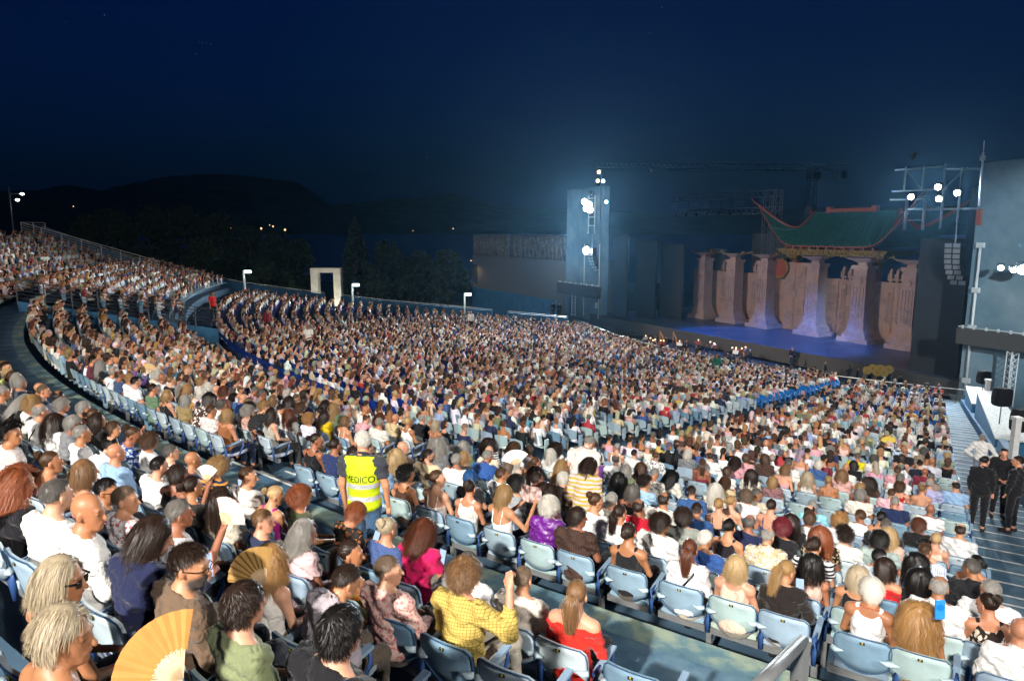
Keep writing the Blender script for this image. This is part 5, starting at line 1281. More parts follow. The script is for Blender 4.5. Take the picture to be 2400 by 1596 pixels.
# pagoda roof
pg = empty('pagoda_roof', st(21, 14, -2), 0, 'curved green-tiled pagoda roof with red upturned tips above the gate', 'pagoda roof'); rootfix(pg)
def roof_pt(u, v):  # u along -1..1, v 0 ridge .. 1 eave
    curl = abs(u)**13*max(0, (v-.40)/.60)**1.5
    half = 4.7+1.4*v+2.6*curl; s_ = 19.2+u*half; z = 2.0-3.4*(v**.8)+4.1*curl; d = 14.8-3.9*v
    return (s_, d, z)
def roof_tip(u): return 1
NU = 60
mb = SB()
for side in (1, -1):
    P = [[st(*((lambda q: (q[0], 14.8+(q[1]-14.8)*side, q[2]))(roof_pt(-1+2*i/NU, j/12)))) for i in range(NU+1)] for j in range(13)]
    mb.grid(P, True, side < 0)
    mb.grid([[q+Vector((0, 0, -.18)) for q in r] for r in P], True, side > 0)
sub(mb, 'roof_deck', M['roof'], pg)
for i in range(1, 34):
    u = -1+2*i/34; mb = SB(); mb.tube([st(*roof_pt(u, v))+Vector((0, 0, .05)) for v in np.linspace(.02, 1, 9)], .075, 5); sub(mb, 'tile_ridge', M['roof'], pg)
mb = SB(); mb.sbox((17.0, 14.55, 1.97), (22.0, 15.05, 2.3)); rg_ = sub(mb, 'ridge_beam', M['lacquer'], pg)
for x in (17.0, 22.0): mb = SB(); mb.sbox((x-.25, 14.5, 1.9), (x+.25, 15.1, 2.5)); sub(mb, 'ridge_end', M['lacquer'], rg_)
for u in (-1, 1):
    mb = SB(); pts = [st(*roof_pt(u, v))+Vector((0, 0, .12)) for v in np.linspace(.0, 1, 12)]; e = roof_pt(u, 1); tip = st(e[0]+u*.9, e[1]-.2, e[2]+.9)
    mb.tube(pts+[st(e[0]+u*.5, e[1]-.1, e[2]+.4), tip], [.11]*12+[.10, .04], 6); sub(mb, 'upturned_tip', M['lacquer'], pg)
    mb = SB(); mb.tube([st(*((lambda q: (q[0], 29.6-q[1], q[2]))(roof_pt(u, v))))+Vector((0, 0, .12)) for v in np.linspace(0, 1, 12)], .14, 6); sub(mb, 'hip_ridge', M['lacquer'], pg)
mb = SB(); mb.tube([st(*roof_pt(-1+2*i/NU, 1))+Vector((0, 0, -.05)) for i in range(NU+1)], .07, 6); sub(mb, 'eave_trim', M['lacquer'], pg)
mb = SB(); mb.frust((19.3, 13.8), -2.35, -1.75, 11.2, 12.6, 4.6, 5.2); sub(mb, 'gilded_frieze', M['gold'], pg)
for k in range(11): mb = SB(); x = 14.3+k*.98; mb.sbox((x-.12, 10.9, -1.74), (x+.12, 11.6, -1.5)); sub(mb, 'rafter_end', M['lacquer'], pg)
for x in (14.6, 24.0): mb = SB(); mb.stube([(x, 12.4, SZ), (x, 12.4, -2.36)], .35, 10); bb = sub(mb, 'post', M['lacquer'], pg); mb = SB(); mb.frust((x, 12.4), -2.9, -2.37, .8, 1.5, .8, 1.2); sub(mb, 'bracket', M['gold'], bb)
# lighting truss and tall black screens behind the wall on the far side
def truss(name, p, q, w_, n, label, cat, mat, par=None, r=.035):
    p, q = Vector(p), Vector(q); ax = (q-p).normalized(); u = ax.cross(Vector((0, 0, 1))); u = (u if u.length > .1 else ax.cross(Vector((1, 0, 0)))).normalized(); v = ax.cross(u); mb = MB(); cs_ = [(-1, -1), (1, -1), (1, 1), (-1, 1)]
    for a, b in cs_: mb.tube([p+(u*a+v*b)*w_/2, q+(u*a+v*b)*w_/2], r, 5)
    for k in range(n):
        A = p+(q-p)*k/n; B = p+(q-p)*(k+1)/n
        for j in range(4):
            a, b = cs_[j], cs_[(j+1) % 4]; mb.tube([A+(u*a[0]+v*a[1])*w_/2, B+(u*b[0]+v*b[1])*w_/2], r*.55, 4, False)
    o = mb.build(name, mat, par)
    if par is None: tag(o, label, cat)
    return o
gt = empty('lighting_gantry', st(36, 12, SZ), 0, 'dark steel lighting gantry spanning behind the left side of the stage', 'gantry'); rootfix(gt)
for nm, a, b, n_ in (('top_truss', st(44, 13, 4.2), st(27.0, 13, 4.1), 22), ('lower_truss', st(44, 13, 2.4), st(27.0, 13, 2.3), 22), ('end_tower', st(27.2, 13, SZ), st(27.2, 13, 4.4), 18), ('rear_tower', st(29.5, 14, SZ), st(29.5, 14, 4.0), 18)):
    o = truss(nm, a, b, .7, n_, None, None, M['dark_metal'], gt); o.matrix_parent_inverse = gt.matrix_world.inverted()
for k in range(9):
    mb = SB(); x = 43-k*1.85; mb.sbox((x-.02, 12.98, 2.6), (x+.02, 13.02, 3.9)); mb.stube([(x, 12.6, 2.0), (x+.1, 12.9, 2.35)], .13, 8); sub(mb, 'hung_lamp', M['black'], gt)
slab('black_masking', M['black_panel'], (27.6, 15.5, SZ), (32.8, 15.8, -.2), 'tall black screen behind the far pillars of the stage', 'screen panel')
# construction crane far behind
cr = empty('tower_crane', st(44.7, 40, -12), 0, 'dark tower crane silhouetted against the sky behind the stage', 'crane'); rootfix(cr)
for nm, a, b, n_, w_ in (('mast', st(44.7, 40, -12), st(44.7, 40, 8.8), 14, 1.1), ('jib', st(42.5, 40, 9.1), st(100, 40, 14.2), 34, .9), ('counter_jib', st(44.7, 40, 9.1), st(39.6, 40, 8.9), 5, .9)):
    o = truss(nm, a, b, w_, n_, None, None, M['dark_metal'], cr, .07); o.matrix_parent_inverse = cr.matrix_world.inverted()
mb = SB(); mb.sbox((43.9, 39.2, 7.6), (45.3, 40.8, 8.9)); sub(mb, 'cab', M['dark_metal'], cr); mb = SB(); mb.sbox((39.4, 39.5, 7.4), (40.6, 40.5, 8.5)); sub(mb, 'counterweight', M['dark_metal'], cr)
# ------------------------------------------------------------------ floodlit towers
M['lamp'] = mat_emit('flood_lens', (1.0, .98, .92), 60); M['lamp_w'] = mat_emit('small_warm_lens', (1.0, .6, .3), 12); M['lamp_b'] = mat_emit('small_blue_lens', (.35, .6, 1), 14); M['housing'] = mat_plain('lamp_housing', srgb('3a3c40'), .5, .4)
def flood(pos, aim, label, rad=.30, power=0, cone=90, group=None, mat=None, lit=(.86, .95, 1), name='floodlight'):
    pos, aim = Vector(pos), Vector(aim); d = (aim-pos).normalized(); r = empty(name, pos, 0, label, 'floodlight', group); q = d.to_track_quat('Y', 'Z').to_matrix().to_4x4()
    mb = MB(); mb.tube([(0, -.45, 0), (0, -.30, 0), (0, -.02, 0), (0, .03, 0)], [rad*.45, rad*.8, rad, rad*1.05], 14, False); mb.add([(rad*.45*math.cos(a), -.45, rad*.45*math.sin(a)) for a in np.linspace(0, 6.28, 14, endpoint=False)], [tuple(range(14))]); h = mb.build('housing', M['housing'], r); h.matrix_local = q
    mb = MB(); mb.add([(rad*.95*math.cos(a), .01, rad*.95*math.sin(a)) for a in np.linspace(0, 6.28, 16, endpoint=False)], [tuple(range(16))[::-1]]); l = mb.build('lens', mat or M['lamp'], r); l.matrix_local = q
    mb = MB(); mb.tube([(-rad*1.15, -.1, 0), (-rad*1.15, -.2, rad*1.3), (rad*1.15, -.2, rad*1.3), (rad*1.15, -.1, 0)], .025, 5); y = mb.build('yoke', M['housing'], r); y.matrix_local = q
    if power:
        sp = spot('flood_beam', pos+d*.12, aim, power, cone, .5, lit, rad*.8); sp.parent = r; sp.matrix_parent_inverse = Matrix.Translation(pos).inverted()
    return r
# left tower
tl = empty('light_tower', st(45, 1, -10.6), 0, 'pale blue plastered tower with floodlights at the far end of the stage', 'tower'); rootfix(tl)
mb = SB(); V = [(41.3, 0), (49.4, 0), (49.4, .9), (41.3, .9)]; mb.add([st(a, b, -10.8) for a, b in V]+[st(a+(.25 if a > 45 else -.0)*-1, b, 5.3) for a, b in V], [(3, 2, 1, 0), (4, 5, 6, 7), (0, 1, 5, 4), (1, 2, 6, 5), (2, 3, 7, 6), (3, 0, 4, 7)]); sub(mb, 'tower_wall', M['tower'], tl)
mb = SB(); mb.sbox((47.1, -.06, -10.5), (48.3, -.004, -8.2)); sub(mb, 'door', M['blue_wall'], tl)
for x in (41.7, 44.9): mb = SB(); mb.stube([(x, -.12, -10.4), (x, -.12, -1.5)], .07, 6); sub(mb, 'conduit', M['white_metal'], tl)
mb = SB(); mb.sbox((42.0, -.16, -9.2), (42.35, -.02, -8.5)); sub(mb, 'junction_box', M['white_metal'], tl)
bn = empty('led_banner', st(45.5, -.7, -7.3), 0, 'unlit dark LED banner with white rail across the far tower', 'LED banner'); rootfix(bn)
mb = SB(); mb.sbox((40.9, -.8, -7.9), (50.2, -.45, -6.5)); sub(mb, 'panel', M['led'], bn); mb = SB(); mb.stube([(40.9, -.62, -6.4), (50.2, -.62, -6.4)], .05, 6); [mb.sbox((x-.06, -.7, -6.5), (x+.06, -.55, -6.25)) for x in np.arange(41.2, 50, 1.2)]; sub(mb, 'rail', M['white_metal'], bn)
truss('truss_leg', st(46.3, -.7, -10.5), st(46.3, -.7, -7.9), .45, 7, 'white lattice truss leg under the LED banner of the far tower', 'truss', M['white_metal'])
AIML = Vector((-5, 25, -6))
fl = [(43.9, 3.55), (42.9, 3.15), (43.5, 2.75), (42.7, 2.55)]
for k, (x, z) in enumerate(fl): flood(st(x, -.9, z), AIML, '%s floodlight of the blazing upper cluster on the far tower' % ordn(k+1), .36, 66000 if k == 1 else 0, 100, 'upper floodlights on the far tower')
flood(st(43.3, -.9, -2.25), AIML, 'single blazing floodlight halfway up the far tower', .46, 66000, 100)
ld = empty('lamp_ladder', st(42.6, -.6, 1), 0, 'white ladder bracket below the upper floodlights on the far tower', 'bracket'); rootfix(ld)
for x in (42.0, 43.3): mb = SB(); mb.stube([(x, -.7, -.2), (x, -.7, 4.2)], .07, 6); sub(mb, 'upright', M['white_metal'], ld)
for z in (.7, 1.7, 3.9): mb = SB(); mb.stube([(42.0, -.7, z), (43.3, -.7, z)], .05, 6); sub(mb, 'rung', M['white_metal'], ld)
for k, (x, z, m_, nm) in enumerate(((41.9, 6.9, 'lamp_w', 'orange'), (42.1, 5.9, 'lamp_w', 'orange'), (41.0, 5.8, 'lamp_b', 'blue'), (40.3, 3.4, 'lamp_b', 'blue'))):
    flood(st(x, -.3, z), AIML, '%s small %s lamp beside the far tower floodlights' % ('upper' if k % 2 == 0 else 'lower', nm), .20, 0, 60, 'small coloured lamps on the far tower', M[m_], name='spot_lamp')
mb = SB(); mb.stube([(41.6, -.2, -1), (41.6, -.2, 7.2)], .06, 6); tag(mb.build('lamp_pole', M['dark_metal']), 'thin pole carrying small coloured lamps on the far tower', 'pole')
def line_array(x, d, ztop, n, label):
    r = empty('line_array_speaker', st(x, d, ztop), 0, label, 'speaker'); rootfix(r); zz = ztop; dd = d
    for k in range(n):
        mb = SB(); a = k*k*.010; mb.sbox((x-.55, dd+.02, zz-.34), (x+.55, dd+.6, zz)); c = sub(mb, 'cabinet', M['black_panel'], r)
        mb = SB(); mb.sbox((x-.50, dd-.0, zz-.31), (x-.05, dd+.019, zz-.03)); mb.sbox((x+.05, dd-.0, zz-.31), (x+.50, dd+.019, zz-.03)); sub(mb, 'grille', M['metal'], c); zz -= .36; dd += .02+a
    mb = SB(); mb.stube([(x, d+.3, ztop), (x, d+.3, ztop+1.6)], .05, 5); sub(mb, 'hanging_bar', M['dark_metal'], r)
line_array(42.3, -1.1, -1.9, 9, 'curved black line array hanging on the far floodlit tower')
line_array(1.0, -.2, -.75, 11, 'curved line array hanging before the black panel by the near tower')
# right rig: frame with four lamps
rgx = empty('lamp_rig', st(3, .6, 0), 0, 'steel pipe rig carrying four white lamps over the near end of the stage', 'lamp rig'); rootfix(rgx)
for a, b, r_ in (((6.0, .6, 4.4), (2.6, .6, 4.4), .06), ((6.2, .6, 2.3), (3.3, .6, 2.2), .06), ((6.1, .6, 2.9), (2.2, .6, 2.85), .06), ((4.9, .6, .1), (4.9, .6, 2.2), .10), ((3.6, .6, .1), (3.6, .6, 2.2), .10), ((2.4, .6, .2), (2.4, .6, 4.6), .07), ((1.3, .6, .6), (1.3, .6, 4.2), .07), ((4.9, .6, 1.6), (1.0, .6, 1.5), .07), ((4.9, .6, .8), (3.6, .6, .8), .05), ((5.2, .6, 2.9), (5.2, .6, 4.6), .06), ((3.9, .6, 2.9), (3.9, .6, 4.5), .06), ((3.9, .6, 2.9), (5.2, .6, 4.4), .04), ((2.4, .6, 2.9), (1.0, .6, 4.2), .04), ((1.0, .6, 1.5), (-.5, .6, 1.5), .07), ((2.4, .6, 4.2), (-.5, .6, 4.0), .06)):
    mb = SB(); mb.stube([a, b], r_, 6); sub(mb, 'pipe', M['metal'], rgx)
for k, (x, z) in enumerate(((4.39, 2.42), (2.57, 3.0), (2.42, 2.2), (1.25, 2.55))): flood(st(x, .2, z), (-3, 15, -6), '%s lamp of four, counted from the left, on the rig over the near stage end' % ordn(k+1), .20, 14000 if k in (0, 3) else 0, 110, 'white lamps on the near rig')
# right tower
tr = empty('blue_tower', st(-3, 2, -11), 0, 'huge pale blue plastered tower at the near end of the stage', 'tower'); rootfix(tr)
mb = SB(); V0 = [(-.75, -1.0), (-12, -1.0), (-12, 6), (-.75, 6)]; mb.add([st(a, b, -12.4) for a, b in V0]+[st(a, b, 4.25 if a > -2 else 4.6) for a, b in V0], [(0, 1, 2, 3), (7, 6, 5, 4), (0, 4, 5, 1), (1, 5, 6, 2), (2, 6, 7, 3), (3, 7, 4, 0)]); sub(mb, 'tower_wall', M['tower'], tr)
mb = SB(); mb.stube([(-1.25, -1.12, -10.6), (-1.25, -1.12, -.9)], .075, 6); cd = sub(mb, 'conduit', M['white_metal'], tr)
for z in (-.85, -3.7, -6.1, -9.6): mb = SB(); mb.sbox((-1.47, -1.22, z-.16), (-1.03, -1.02, z+.16)); sub(mb, 'junction_box', M['white_metal'], cd)
mb = SB(); mb.stube([(-.9, -1.1, 1.6), (-.82, -1.1, 4.9)], .06, 6); mb.stube([(-.82, -1.1, 4.9), (-.8, -1.1, 5.6)], .025, 5); mb.sbox((-.95, -1.2, 4.4), (-.70, -1.0, 4.7)); sub(mb, 'mast', M['white_metal'], tr)
mb = SB(); mb.sbox((-1.1, -1.25, .4), (-.85, -1.01, 1.4)); sub(mb, 'red_box', M['lacquer'], tr)
bn = empty('led_banner', st(-4, -1.6, -6.6), 0, 'unlit dark LED banner across the near blue tower', 'LED banner'); rootfix(bn)
mb = SB(); mb.sbox((-.75, -1.9, -7.15), (-9, -1.45, -6.15)); sub(mb, 'panel', M['led'], bn); mb = SB(); mb.stube([(-.75, -1.7, -6.05), (-9, -1.7, -6.05)], .04, 6); [mb.sbox((x-.05, -1.75, -6.15), (x+.05, -1.62, -5.95)) for x in np.arange(-1, -9, -.7)]; sub(mb, 'rail', M['white_metal'], bn)
truss('truss_leg', st(-4.05, -1.7, -10.6), st(-4.05, -1.7, -7.2), .42, 9, 'white lattice truss leg under the LED banner of the near tower', 'truss', M['white_metal'])
for k, (px, py) in enumerate(((2346, 628), (2376, 633), (2398, 632))):
    r0 = ray(px, py); t_ = ((S0+ND*-2.2).dot(ND))/r0.dot(ND); P = r0*t_; flood(P, P+Vector((-6, -14, -4)), '%s of three white lamps mounted before the near blue tower' % ordn(k+1), .16 if k < 2 else .30, 1600 if k == 2 else 700, 150, 'lamps before the near tower')
# stage wash: lamps hung in the rig (blue on the boards, dim warm and lilac on the set)
def wash(s_, d_, z, aim, power, cone, col, label):
    flood(st(s_, d_, z), aim, label, .22, power, cone, 'stage wash lanterns', M['housing'], col, 'stage_lantern')
wash(34, .9, 6.3, st(21, 2.6, SZ), 40000, 46, (.02, .20, 1), 'blue wash lantern over the far side of the stage')
wash(5, .9, 5.2, st(17, 2.8, SZ), 30000, 50, (.02, .22, 1), 'blue wash lantern over the near side of the stage')
wash(41.5, -1.4, 4.4, st(20, 9.5, -6.5), 3500, 40, (1.0, .80, .72), 'warm set lantern on the far tower')
# ------------------------------------------------------------------ right-hand stair, parapet, desks and stands
stairs = empty('stairs', cart(60, 211, -8), 0, kind='structure'); bpy.context.view_layer.update()
def zfl(r): return -float(np.interp(r, [36, 45, 50, 58, 62, 66.6, 69.6, 71.8, 78.3, 78.7], [10.2, 9.3, 8.75, 7.95, 7.45, 6.8, 6.35, 6.0, 4.2, 3.9]))
def stair(par, p0, p1, r_in, r_out, depth):
    r = r_in; 
    while r < r_out:
        z = zfl(r+depth/2); mb = MB(); zz = z-.5; P = [cart(r, p0, z), cart(r, p1, z), cart(r+depth+.02, p1, z), cart(r+depth+.02, p0, z)]
        mb.add(P+[Vector((q.x, q.y, zz)) for q in P], [(3, 2, 1, 0), (0, 1, 5, 4), (2, 3, 7, 6), (1, 2, 6, 5), (3, 0, 4, 7)]); s_ = sub(mb, 'step', M['blue_conc'], par)
        mb = MB(); e = .05; a, b, c, d = cart(r-.003, p0, z+.004), cart(r-.003, p1, z+.004), cart(r+e, p1, z+.004), cart(r+e, p0, z+.004); mb.add([a, b, c, d, Vector((a.x, a.y, z-.03)), Vector((b.x, b.y, z-.03))], [(3, 2, 1, 0), (0, 1, 5, 4)]); sub(mb, 'nosing', M['white_line'], s_); r += depth
stair(stairs, 210.2, 211.56, 36.2, 78.6, .80)
st2 = empty('middle_stairs', cart(60, 219, -8), 0, kind='structure'); bpy.context.view_layer.update()
stair(st2, A1A, A1B, 38.0, 69.3, .62); stair(st2, A1A, A1B, 71.9, 78.5, .5)
def arc_wall(mb, r0, r1, p0, p1, n, zf, h, t):
    P = []
    for i in range(n+1):
        k = i/n; r = r0+(r1-r0)*k; ph = p0+(p1-p0)*k; c = cart(r, ph, zf(r)); d = Vector((math.cos(R_(ph)), -math.sin(R_(ph)), 0)); P.append((c, d))
    mb.grid([[c+Vector((0, 0, -.6)) for c, d in P], [c+Vector((0, 0, h)) for c, d in P], [c-d*t*-1+Vector((0, 0, h)) for c, d in P], [c-d*t*-1+Vector((0, 0, -2.5)) for c, d in P]], False)
par = empty('parapet', cart(60, 210.1, -8), 0, 'blue painted parapet wall along the right-hand stairs', 'parapet'); bpy.context.view_layer.update()
mb = MB(); arc_wall(mb, 56, 78, 210.18, 210.18, 30, zfl, .95, -.25); sub(mb, 'upper_wall', M['blue_wall'], par)
mb = MB(); arc_wall(mb, 38, 56, 210.18, 210.18, 24, zfl, .35, -.22); sub(mb, 'lower_wall', M['blue_wall'], par)
sheet('forecourt', [tuple(cart(80, 210.0).xy), tuple(cart(36, 209.9).xy), tuple(cart(24, 212).xy), (46, 30), (60, 0), (20, -8)], -10.9, M['pave'])
def desk(r0, r1, ph0, ph1, zt, label):
    d = empty('control_desk', cart((r0+r1)/2, ph0, zt), 0, label, 'desk'); bpy.context.view_layer.update(); P = [cart(r0, ph0, 0), cart(r1, ph0, 0), cart(r1, ph1, 0), cart(r0, ph1, 0)]
    mb = MB(); mb.add([q+Vector((0, 0, zt)) for q in P]+[q+Vector((0, 0, zt-.06)) for q in P], [(0, 1, 2, 3), (7, 6, 5, 4)]+[(i, 4+i, 4+(i+1) % 4, (i+1) % 4) for i in range(4)]); sub(mb, 'top', M['white_line'], d)
    c = (P[0]+P[1]+P[2]+P[3])/4; Q = [c+(q-c)*.94 for q in P]; mb = MB(); mb.add([q+Vector((0, 0, zt-.06)) for q in Q]+[q+Vector((0, 0, -11)) for q in Q], [(i, 4+i, 4+(i+1) % 4, (i+1) % 4) for i in range(4)]); sub(mb, 'panel', M['blue_wall'], d)
desk(45.5, 54.5, 210.1, 209.0, -7.55, 'long white-topped control desk behind the parapet by the stairs')
desk(39.5, 44.0, 210.1, 208.9, -8.55, 'smaller blue desk with keyboard near the blue tower')
def covered(px, py, wpx, hpx, dep, foot_px, label):
    c = ray(px, py)*dep; k = dep/F_PX*1.0; w_, h_ = wpx*k, hpx*k; r = empty('covered_speaker', (c.x, c.y, c.z-h_), 0, label, 'speaker'); bpy.context.view_layer.update()
    mb = MB(); rows = []
    for j, (z, s_) in enumerate(((-.5, .80), (-.42, .95), (-.1, 1.0), (.25, .98), (.44, .92), (.5, .70))):
        rows.append([Vector((c.x, c.y, c.z))+Vector((w_/2*s_*math.copysign(abs(math.cos(a))**.5, math.cos(a))*(1+.05*math.sin(5*a+j)), w_/2.4*s_*math.copysign(abs(math.sin(a))**.5, math.sin(a)), h_*z)) for a in np.linspace(0, 2*math.pi, 21)])
    mb.grid(rows, True); mb.add(rows[-1][:-1], [tuple(range(20))]); sub(mb, 'cover', M['black'], r)
    f = ray(*foot_px)*dep; f = Vector((c.x, c.y, f.z)); mb = MB(); mb.tube([(c.x, c.y, c.z-h_*.4), f], .022, 6); p_ = sub(mb, 'stand_pole', M['dark_metal'], r)
    for a in (0, 2.1, 4.2): mb = MB(); mb.tube([f+Vector((0, 0, .35)), f+Vector((.32*math.cos(a), .32*math.sin(a), 0))], .014, 5); sub(mb, 'stand_leg', M['dark_metal'], p_)
covered(2306, 884, 27, 30, 37, (2300, 950), 'small loudspeaker under black cover beside the far desk'); covered(2349, 930, 38, 42, 27, (2337, 1040), 'loudspeaker under black cover on a stand behind the long desk'); covered(2393, 985, 40, 52, 20, (2388, 1090), 'loudspeaker under black cover cut by the frame edge')
def post(px, py0, py1, dep, label):
    a = ray(px, py0)*dep; b = ray(px-4, py1)*dep; r = empty('white_post', (a.x, a.y, b.z), 0, label, 'post'); bpy.context.view_layer.update(); mb = MB(); mb.box((a.x, a.y, (a.z+b.z)/2), (.16, .16, a.z-b.z)); p_ = sub(mb, 'shaft', M['white_metal'], r); mb = MB(); mb.box((a.x, a.y, a.z+.05), (.22, .22, .10)); sub(mb, 'cap', M['white_metal'], p_); return a
pa = post(2316, 893, 965, 33, 'white square post at the end of the long desk'); pb = post(2384, 985, 1095, 19, 'white square post at the right edge below the covered loudspeaker')
A_ = ray(2311, 957)*33; B_ = ray(2420, 962)*30; mb = MB(); mb.tube([A_, (A_+B_)/2+Vector((0, 0, -.08)), B_], .035, 6); tag(mb.build('rope_barrier', M['white_metal']), 'white rope running from the post to the frame edge', 'rope')
# pit rail
rail = empty('pit_rail', cart(37.4, 230, -10), 0, 'thin metal rail along the edge of the orchestra pit', 'railing'); bpy.context.view_layer.update()
for k, h in enumerate((.95, .55, .2)): mb = MB(); mb.tube([cart(37.35, p_, -10.15+h) for p_ in np.linspace(208.5, 262, 60)], .025 if k == 0 else .015, 5); sub(mb, 'bar', M['white_metal'] if k == 0 else M['dark_metal'], rail)
for p_ in np.linspace(208.5, 262, 28): mb = MB(); mb.tube([cart(37.35, p_, -10.2), cart(37.35, p_, -9.2)], .022, 5); sub(mb, 'post', M['dark_metal'], rail)
# music stands with little lamps, harps, timpani-like brass
for k, x in enumerate(sorted(rnd.uniform(1480, 1765) for _ in range(16))):
    y = np.interp(x, (1480, 1765), (788, 826))+rnd.uniform(-7, 8); P = at_z(x, y, PITZ+1.15); r = empty('music_stand', (P.x, P.y, PITZ), rnd.uniform(0, 6), 'lit music stand in the orchestra pit, %s from the left' % ordn(k+1), 'music stand', 'lit music stands in the pit')
    mb = MB(); mb.tube([(0, 0, 0), (0, 0, 1.0)], .015, 5); link('pole', mb.mesh('pole', M['dark_metal']), r); mb = MB(); mb.box((0, 0, 1.08), (.5, .03, .32), M=Matrix.Rotation(.5, 4, 'X')); d_ = link('desk', mb.mesh('desk', M['lacquer'] if k % 3 else M['white_line']), r)
    mb = MB(); mb.tube([(0, -.08, 1.30), (0, -.02, 1.36), (0, .04, 1.34)], [.03, .06, .03], 6); link('lamp', mb.mesh('lamp', M['lamp_w2'] if 'lamp_w2' in M else M.setdefault('lamp_w2', mat_emit('stand_lamp', (1, .62, .32), 4))), d_)
for k in range(3):
    ld_ = bpy.data.lights.new('stand_glow', 'POINT'); ld_.energy = 160; ld_.color = (1, .6, .3); ld_.shadow_soft_size = .1; lo = bpy.data.objects.new('stand_glow', ld_); COL.objects.link(lo); lo.location = at_z((1520, 1620, 1730)[k], (796, 806, 826)[k], PITZ+1.9)
M['brass'] = mat_plain('brass', srgb('c9a050'), .3, .8); M['wood'] = mat_noise('varnished_wood', [(.3, srgb('7a4a1e')), (.7, srgb('b47a34'))], 6, .35)
for k, (x, y) in enumerate(((1553, 800), (1584, 802))):
    P = at_z(x, y, PITZ+.9); r = empty('harp', (P.x, P.y, PITZ), .6, '%s gilded harp standing in the orchestra pit' % ('left' if k == 0 else 'right'), 'harp', 'harps in the pit')
    for nm, pts, rr in (('column', [(0, .35, 0), (0, .35, 1.85)], .05), ('soundboard', [(0, -.35, .1), (0, -.05, 1.35)], .11), ('neck', [(0, -.05, 1.35), (0, .12, 1.55), (0, .25, 1.62), (0, .35, 1.85)], .05), ('base', [(0, -.38, .08), (0, .4, .08)], .09)): mb = MB(); mb.tube(pts, rr, 7); link(nm, mb.mesh(nm, M['wood']), r)
    mb = MB(); [mb.tube([(0, -.3+.27*q/12, .25+1.05*q/12), (0, -.05+.36*q/12, 1.36+.3*q/12)], .004, 3, False) for q in range(12)]; link('strings', mb.mesh('strings', M['white_metal']), r)['kind'] = 'stuff'
gr = empty('gong_rack', at_z(2035, 885, PITZ), 0, 'rack of round brass gongs gleaming at the right of the pit', 'gong rack'); bpy.context.view_layer.update()
for k, (x, y) in enumerate(((2033, 868), (2046, 863), (2056, 872), (2064, 864), (2072, 874), (2084, 866))):
    P = at_z(x, y, PITZ+1.7)
    if k == 0: D0 = P.length
    P = ray(x, y)*(D0/ray(x, y).length); mb = MB(); mb.tube([P, P+Vector((.02, .05, 0))], [.30, .27], 16); g0 = sub(mb, 'gong', M['brass'], gr); mb = MB(); mb.tube([P+Vector((0, -.03, 0)), P+Vector((0, .01, 0))], [.06, .09], 10); sub(mb, 'boss', M['brass'], g0)
mb = MB(); a_, b_ = ray(2026, 853)*D0/ray(2026, 853).length, ray(2092, 857)*D0/ray(2092, 857).length; mb.tube([a_, b_], .03, 6); mb.tube([a_, Vector((a_.x, a_.y, PITZ))], .03, 6); mb.tube([b_, Vector((b_.x, b_.y, PITZ))], .03, 6); sub(mb, 'frame', M['dark_metal'], gr)
gl = bpy.data.lights.new('pit_right_glow', 'POINT'); gl.energy = 120; gl.color = (1, .8, .5); go = bpy.data.objects.new('pit_right_glow', gl); COL.objects.link(go); go.location = at_z(2030, 880, PITZ+2.2)+Vector((-1.5, -1.5, .4))
# near handrail on the walkway
hr = empty('handrail', (1.2, 2.6, -3.9), 0, 'thick grey tubular handrail rising from the walkway at bottom', 'handrail'); bpy.context.view_layer.update()
e1 = ray(1882, 1500)*2.75; e0 = ray(1745, 1640)*2.05; mb = MB(); mb.tube([e0, e1], .024, 12); sub(mb, 'rail', M['metal'], hr)
pb_ = e1+(e0-e1)*.03; mb = MB(); mb.box((pb_.x, pb_.y, (pb_.z-3.9)/2), (.05, .05, pb_.z+3.9), .6); sub(mb, 'post', M['metal'], hr)
for h in (.17, .34): mb = MB(); mb.tube([e0-Vector((0, 0, h)), e1-Vector((0, 0, h))], .010, 8); sub(mb, 'bar', M['metal'], hr)
# ------------------------------------------------------------------ far-left boundary wall with railings, diagonal rail
M['wall_rail'] = M['metal']
zl = lambda r: float(np.interp(r, [36, 45, 50, 58, 66.6, 69.6, 71.8, 78.3, 80.4, 88], [-10.2, -9.3, -8.75, -7.95, -6.8, -6.35, -6.0, -4.1, -3.9, -1.0]))
bw = empty('boundary_wall', cart(60, PHL, -8), 0, 'sloping blue wall along the far left edge of the seating', 'wall'); bpy.context.view_layer.update()
for r0, r1 in ((40, 46), (47.5, 62), (63.5, 88)):
    mb = MB(); n_ = 20; P = [cart(r0+(r1-r0)*i/n_, PHL+.25, zl(r0+(r1-r0)*i/n_)) for i in range(n_+1)]; dv = Vector((math.cos(R_(PHL)), -math.sin(R_(PHL)), 0))*.25
    mb.grid([[q+Vector((0, 0, -2)) for q in P], [q+Vector((0, 0, 1.35)) for q in P], [q+dv+Vector((0, 0, 1.35)) for q in P], [q+dv+Vector((0, 0, -3)) for q in P]], False, True); mb.grid([[q+Vector((0, 0, -2)) for q in P], [q+Vector((0, 0, 1.35)) for q in P]], False); sub(mb, 'wall_panel', M['blue_wall'], bw)
    mb = MB(); mb.tube([q+Vector((0, 0, 1.5)) for q in P], .03, 5); sub(mb, 'coping_rail', M['metal'], bw)
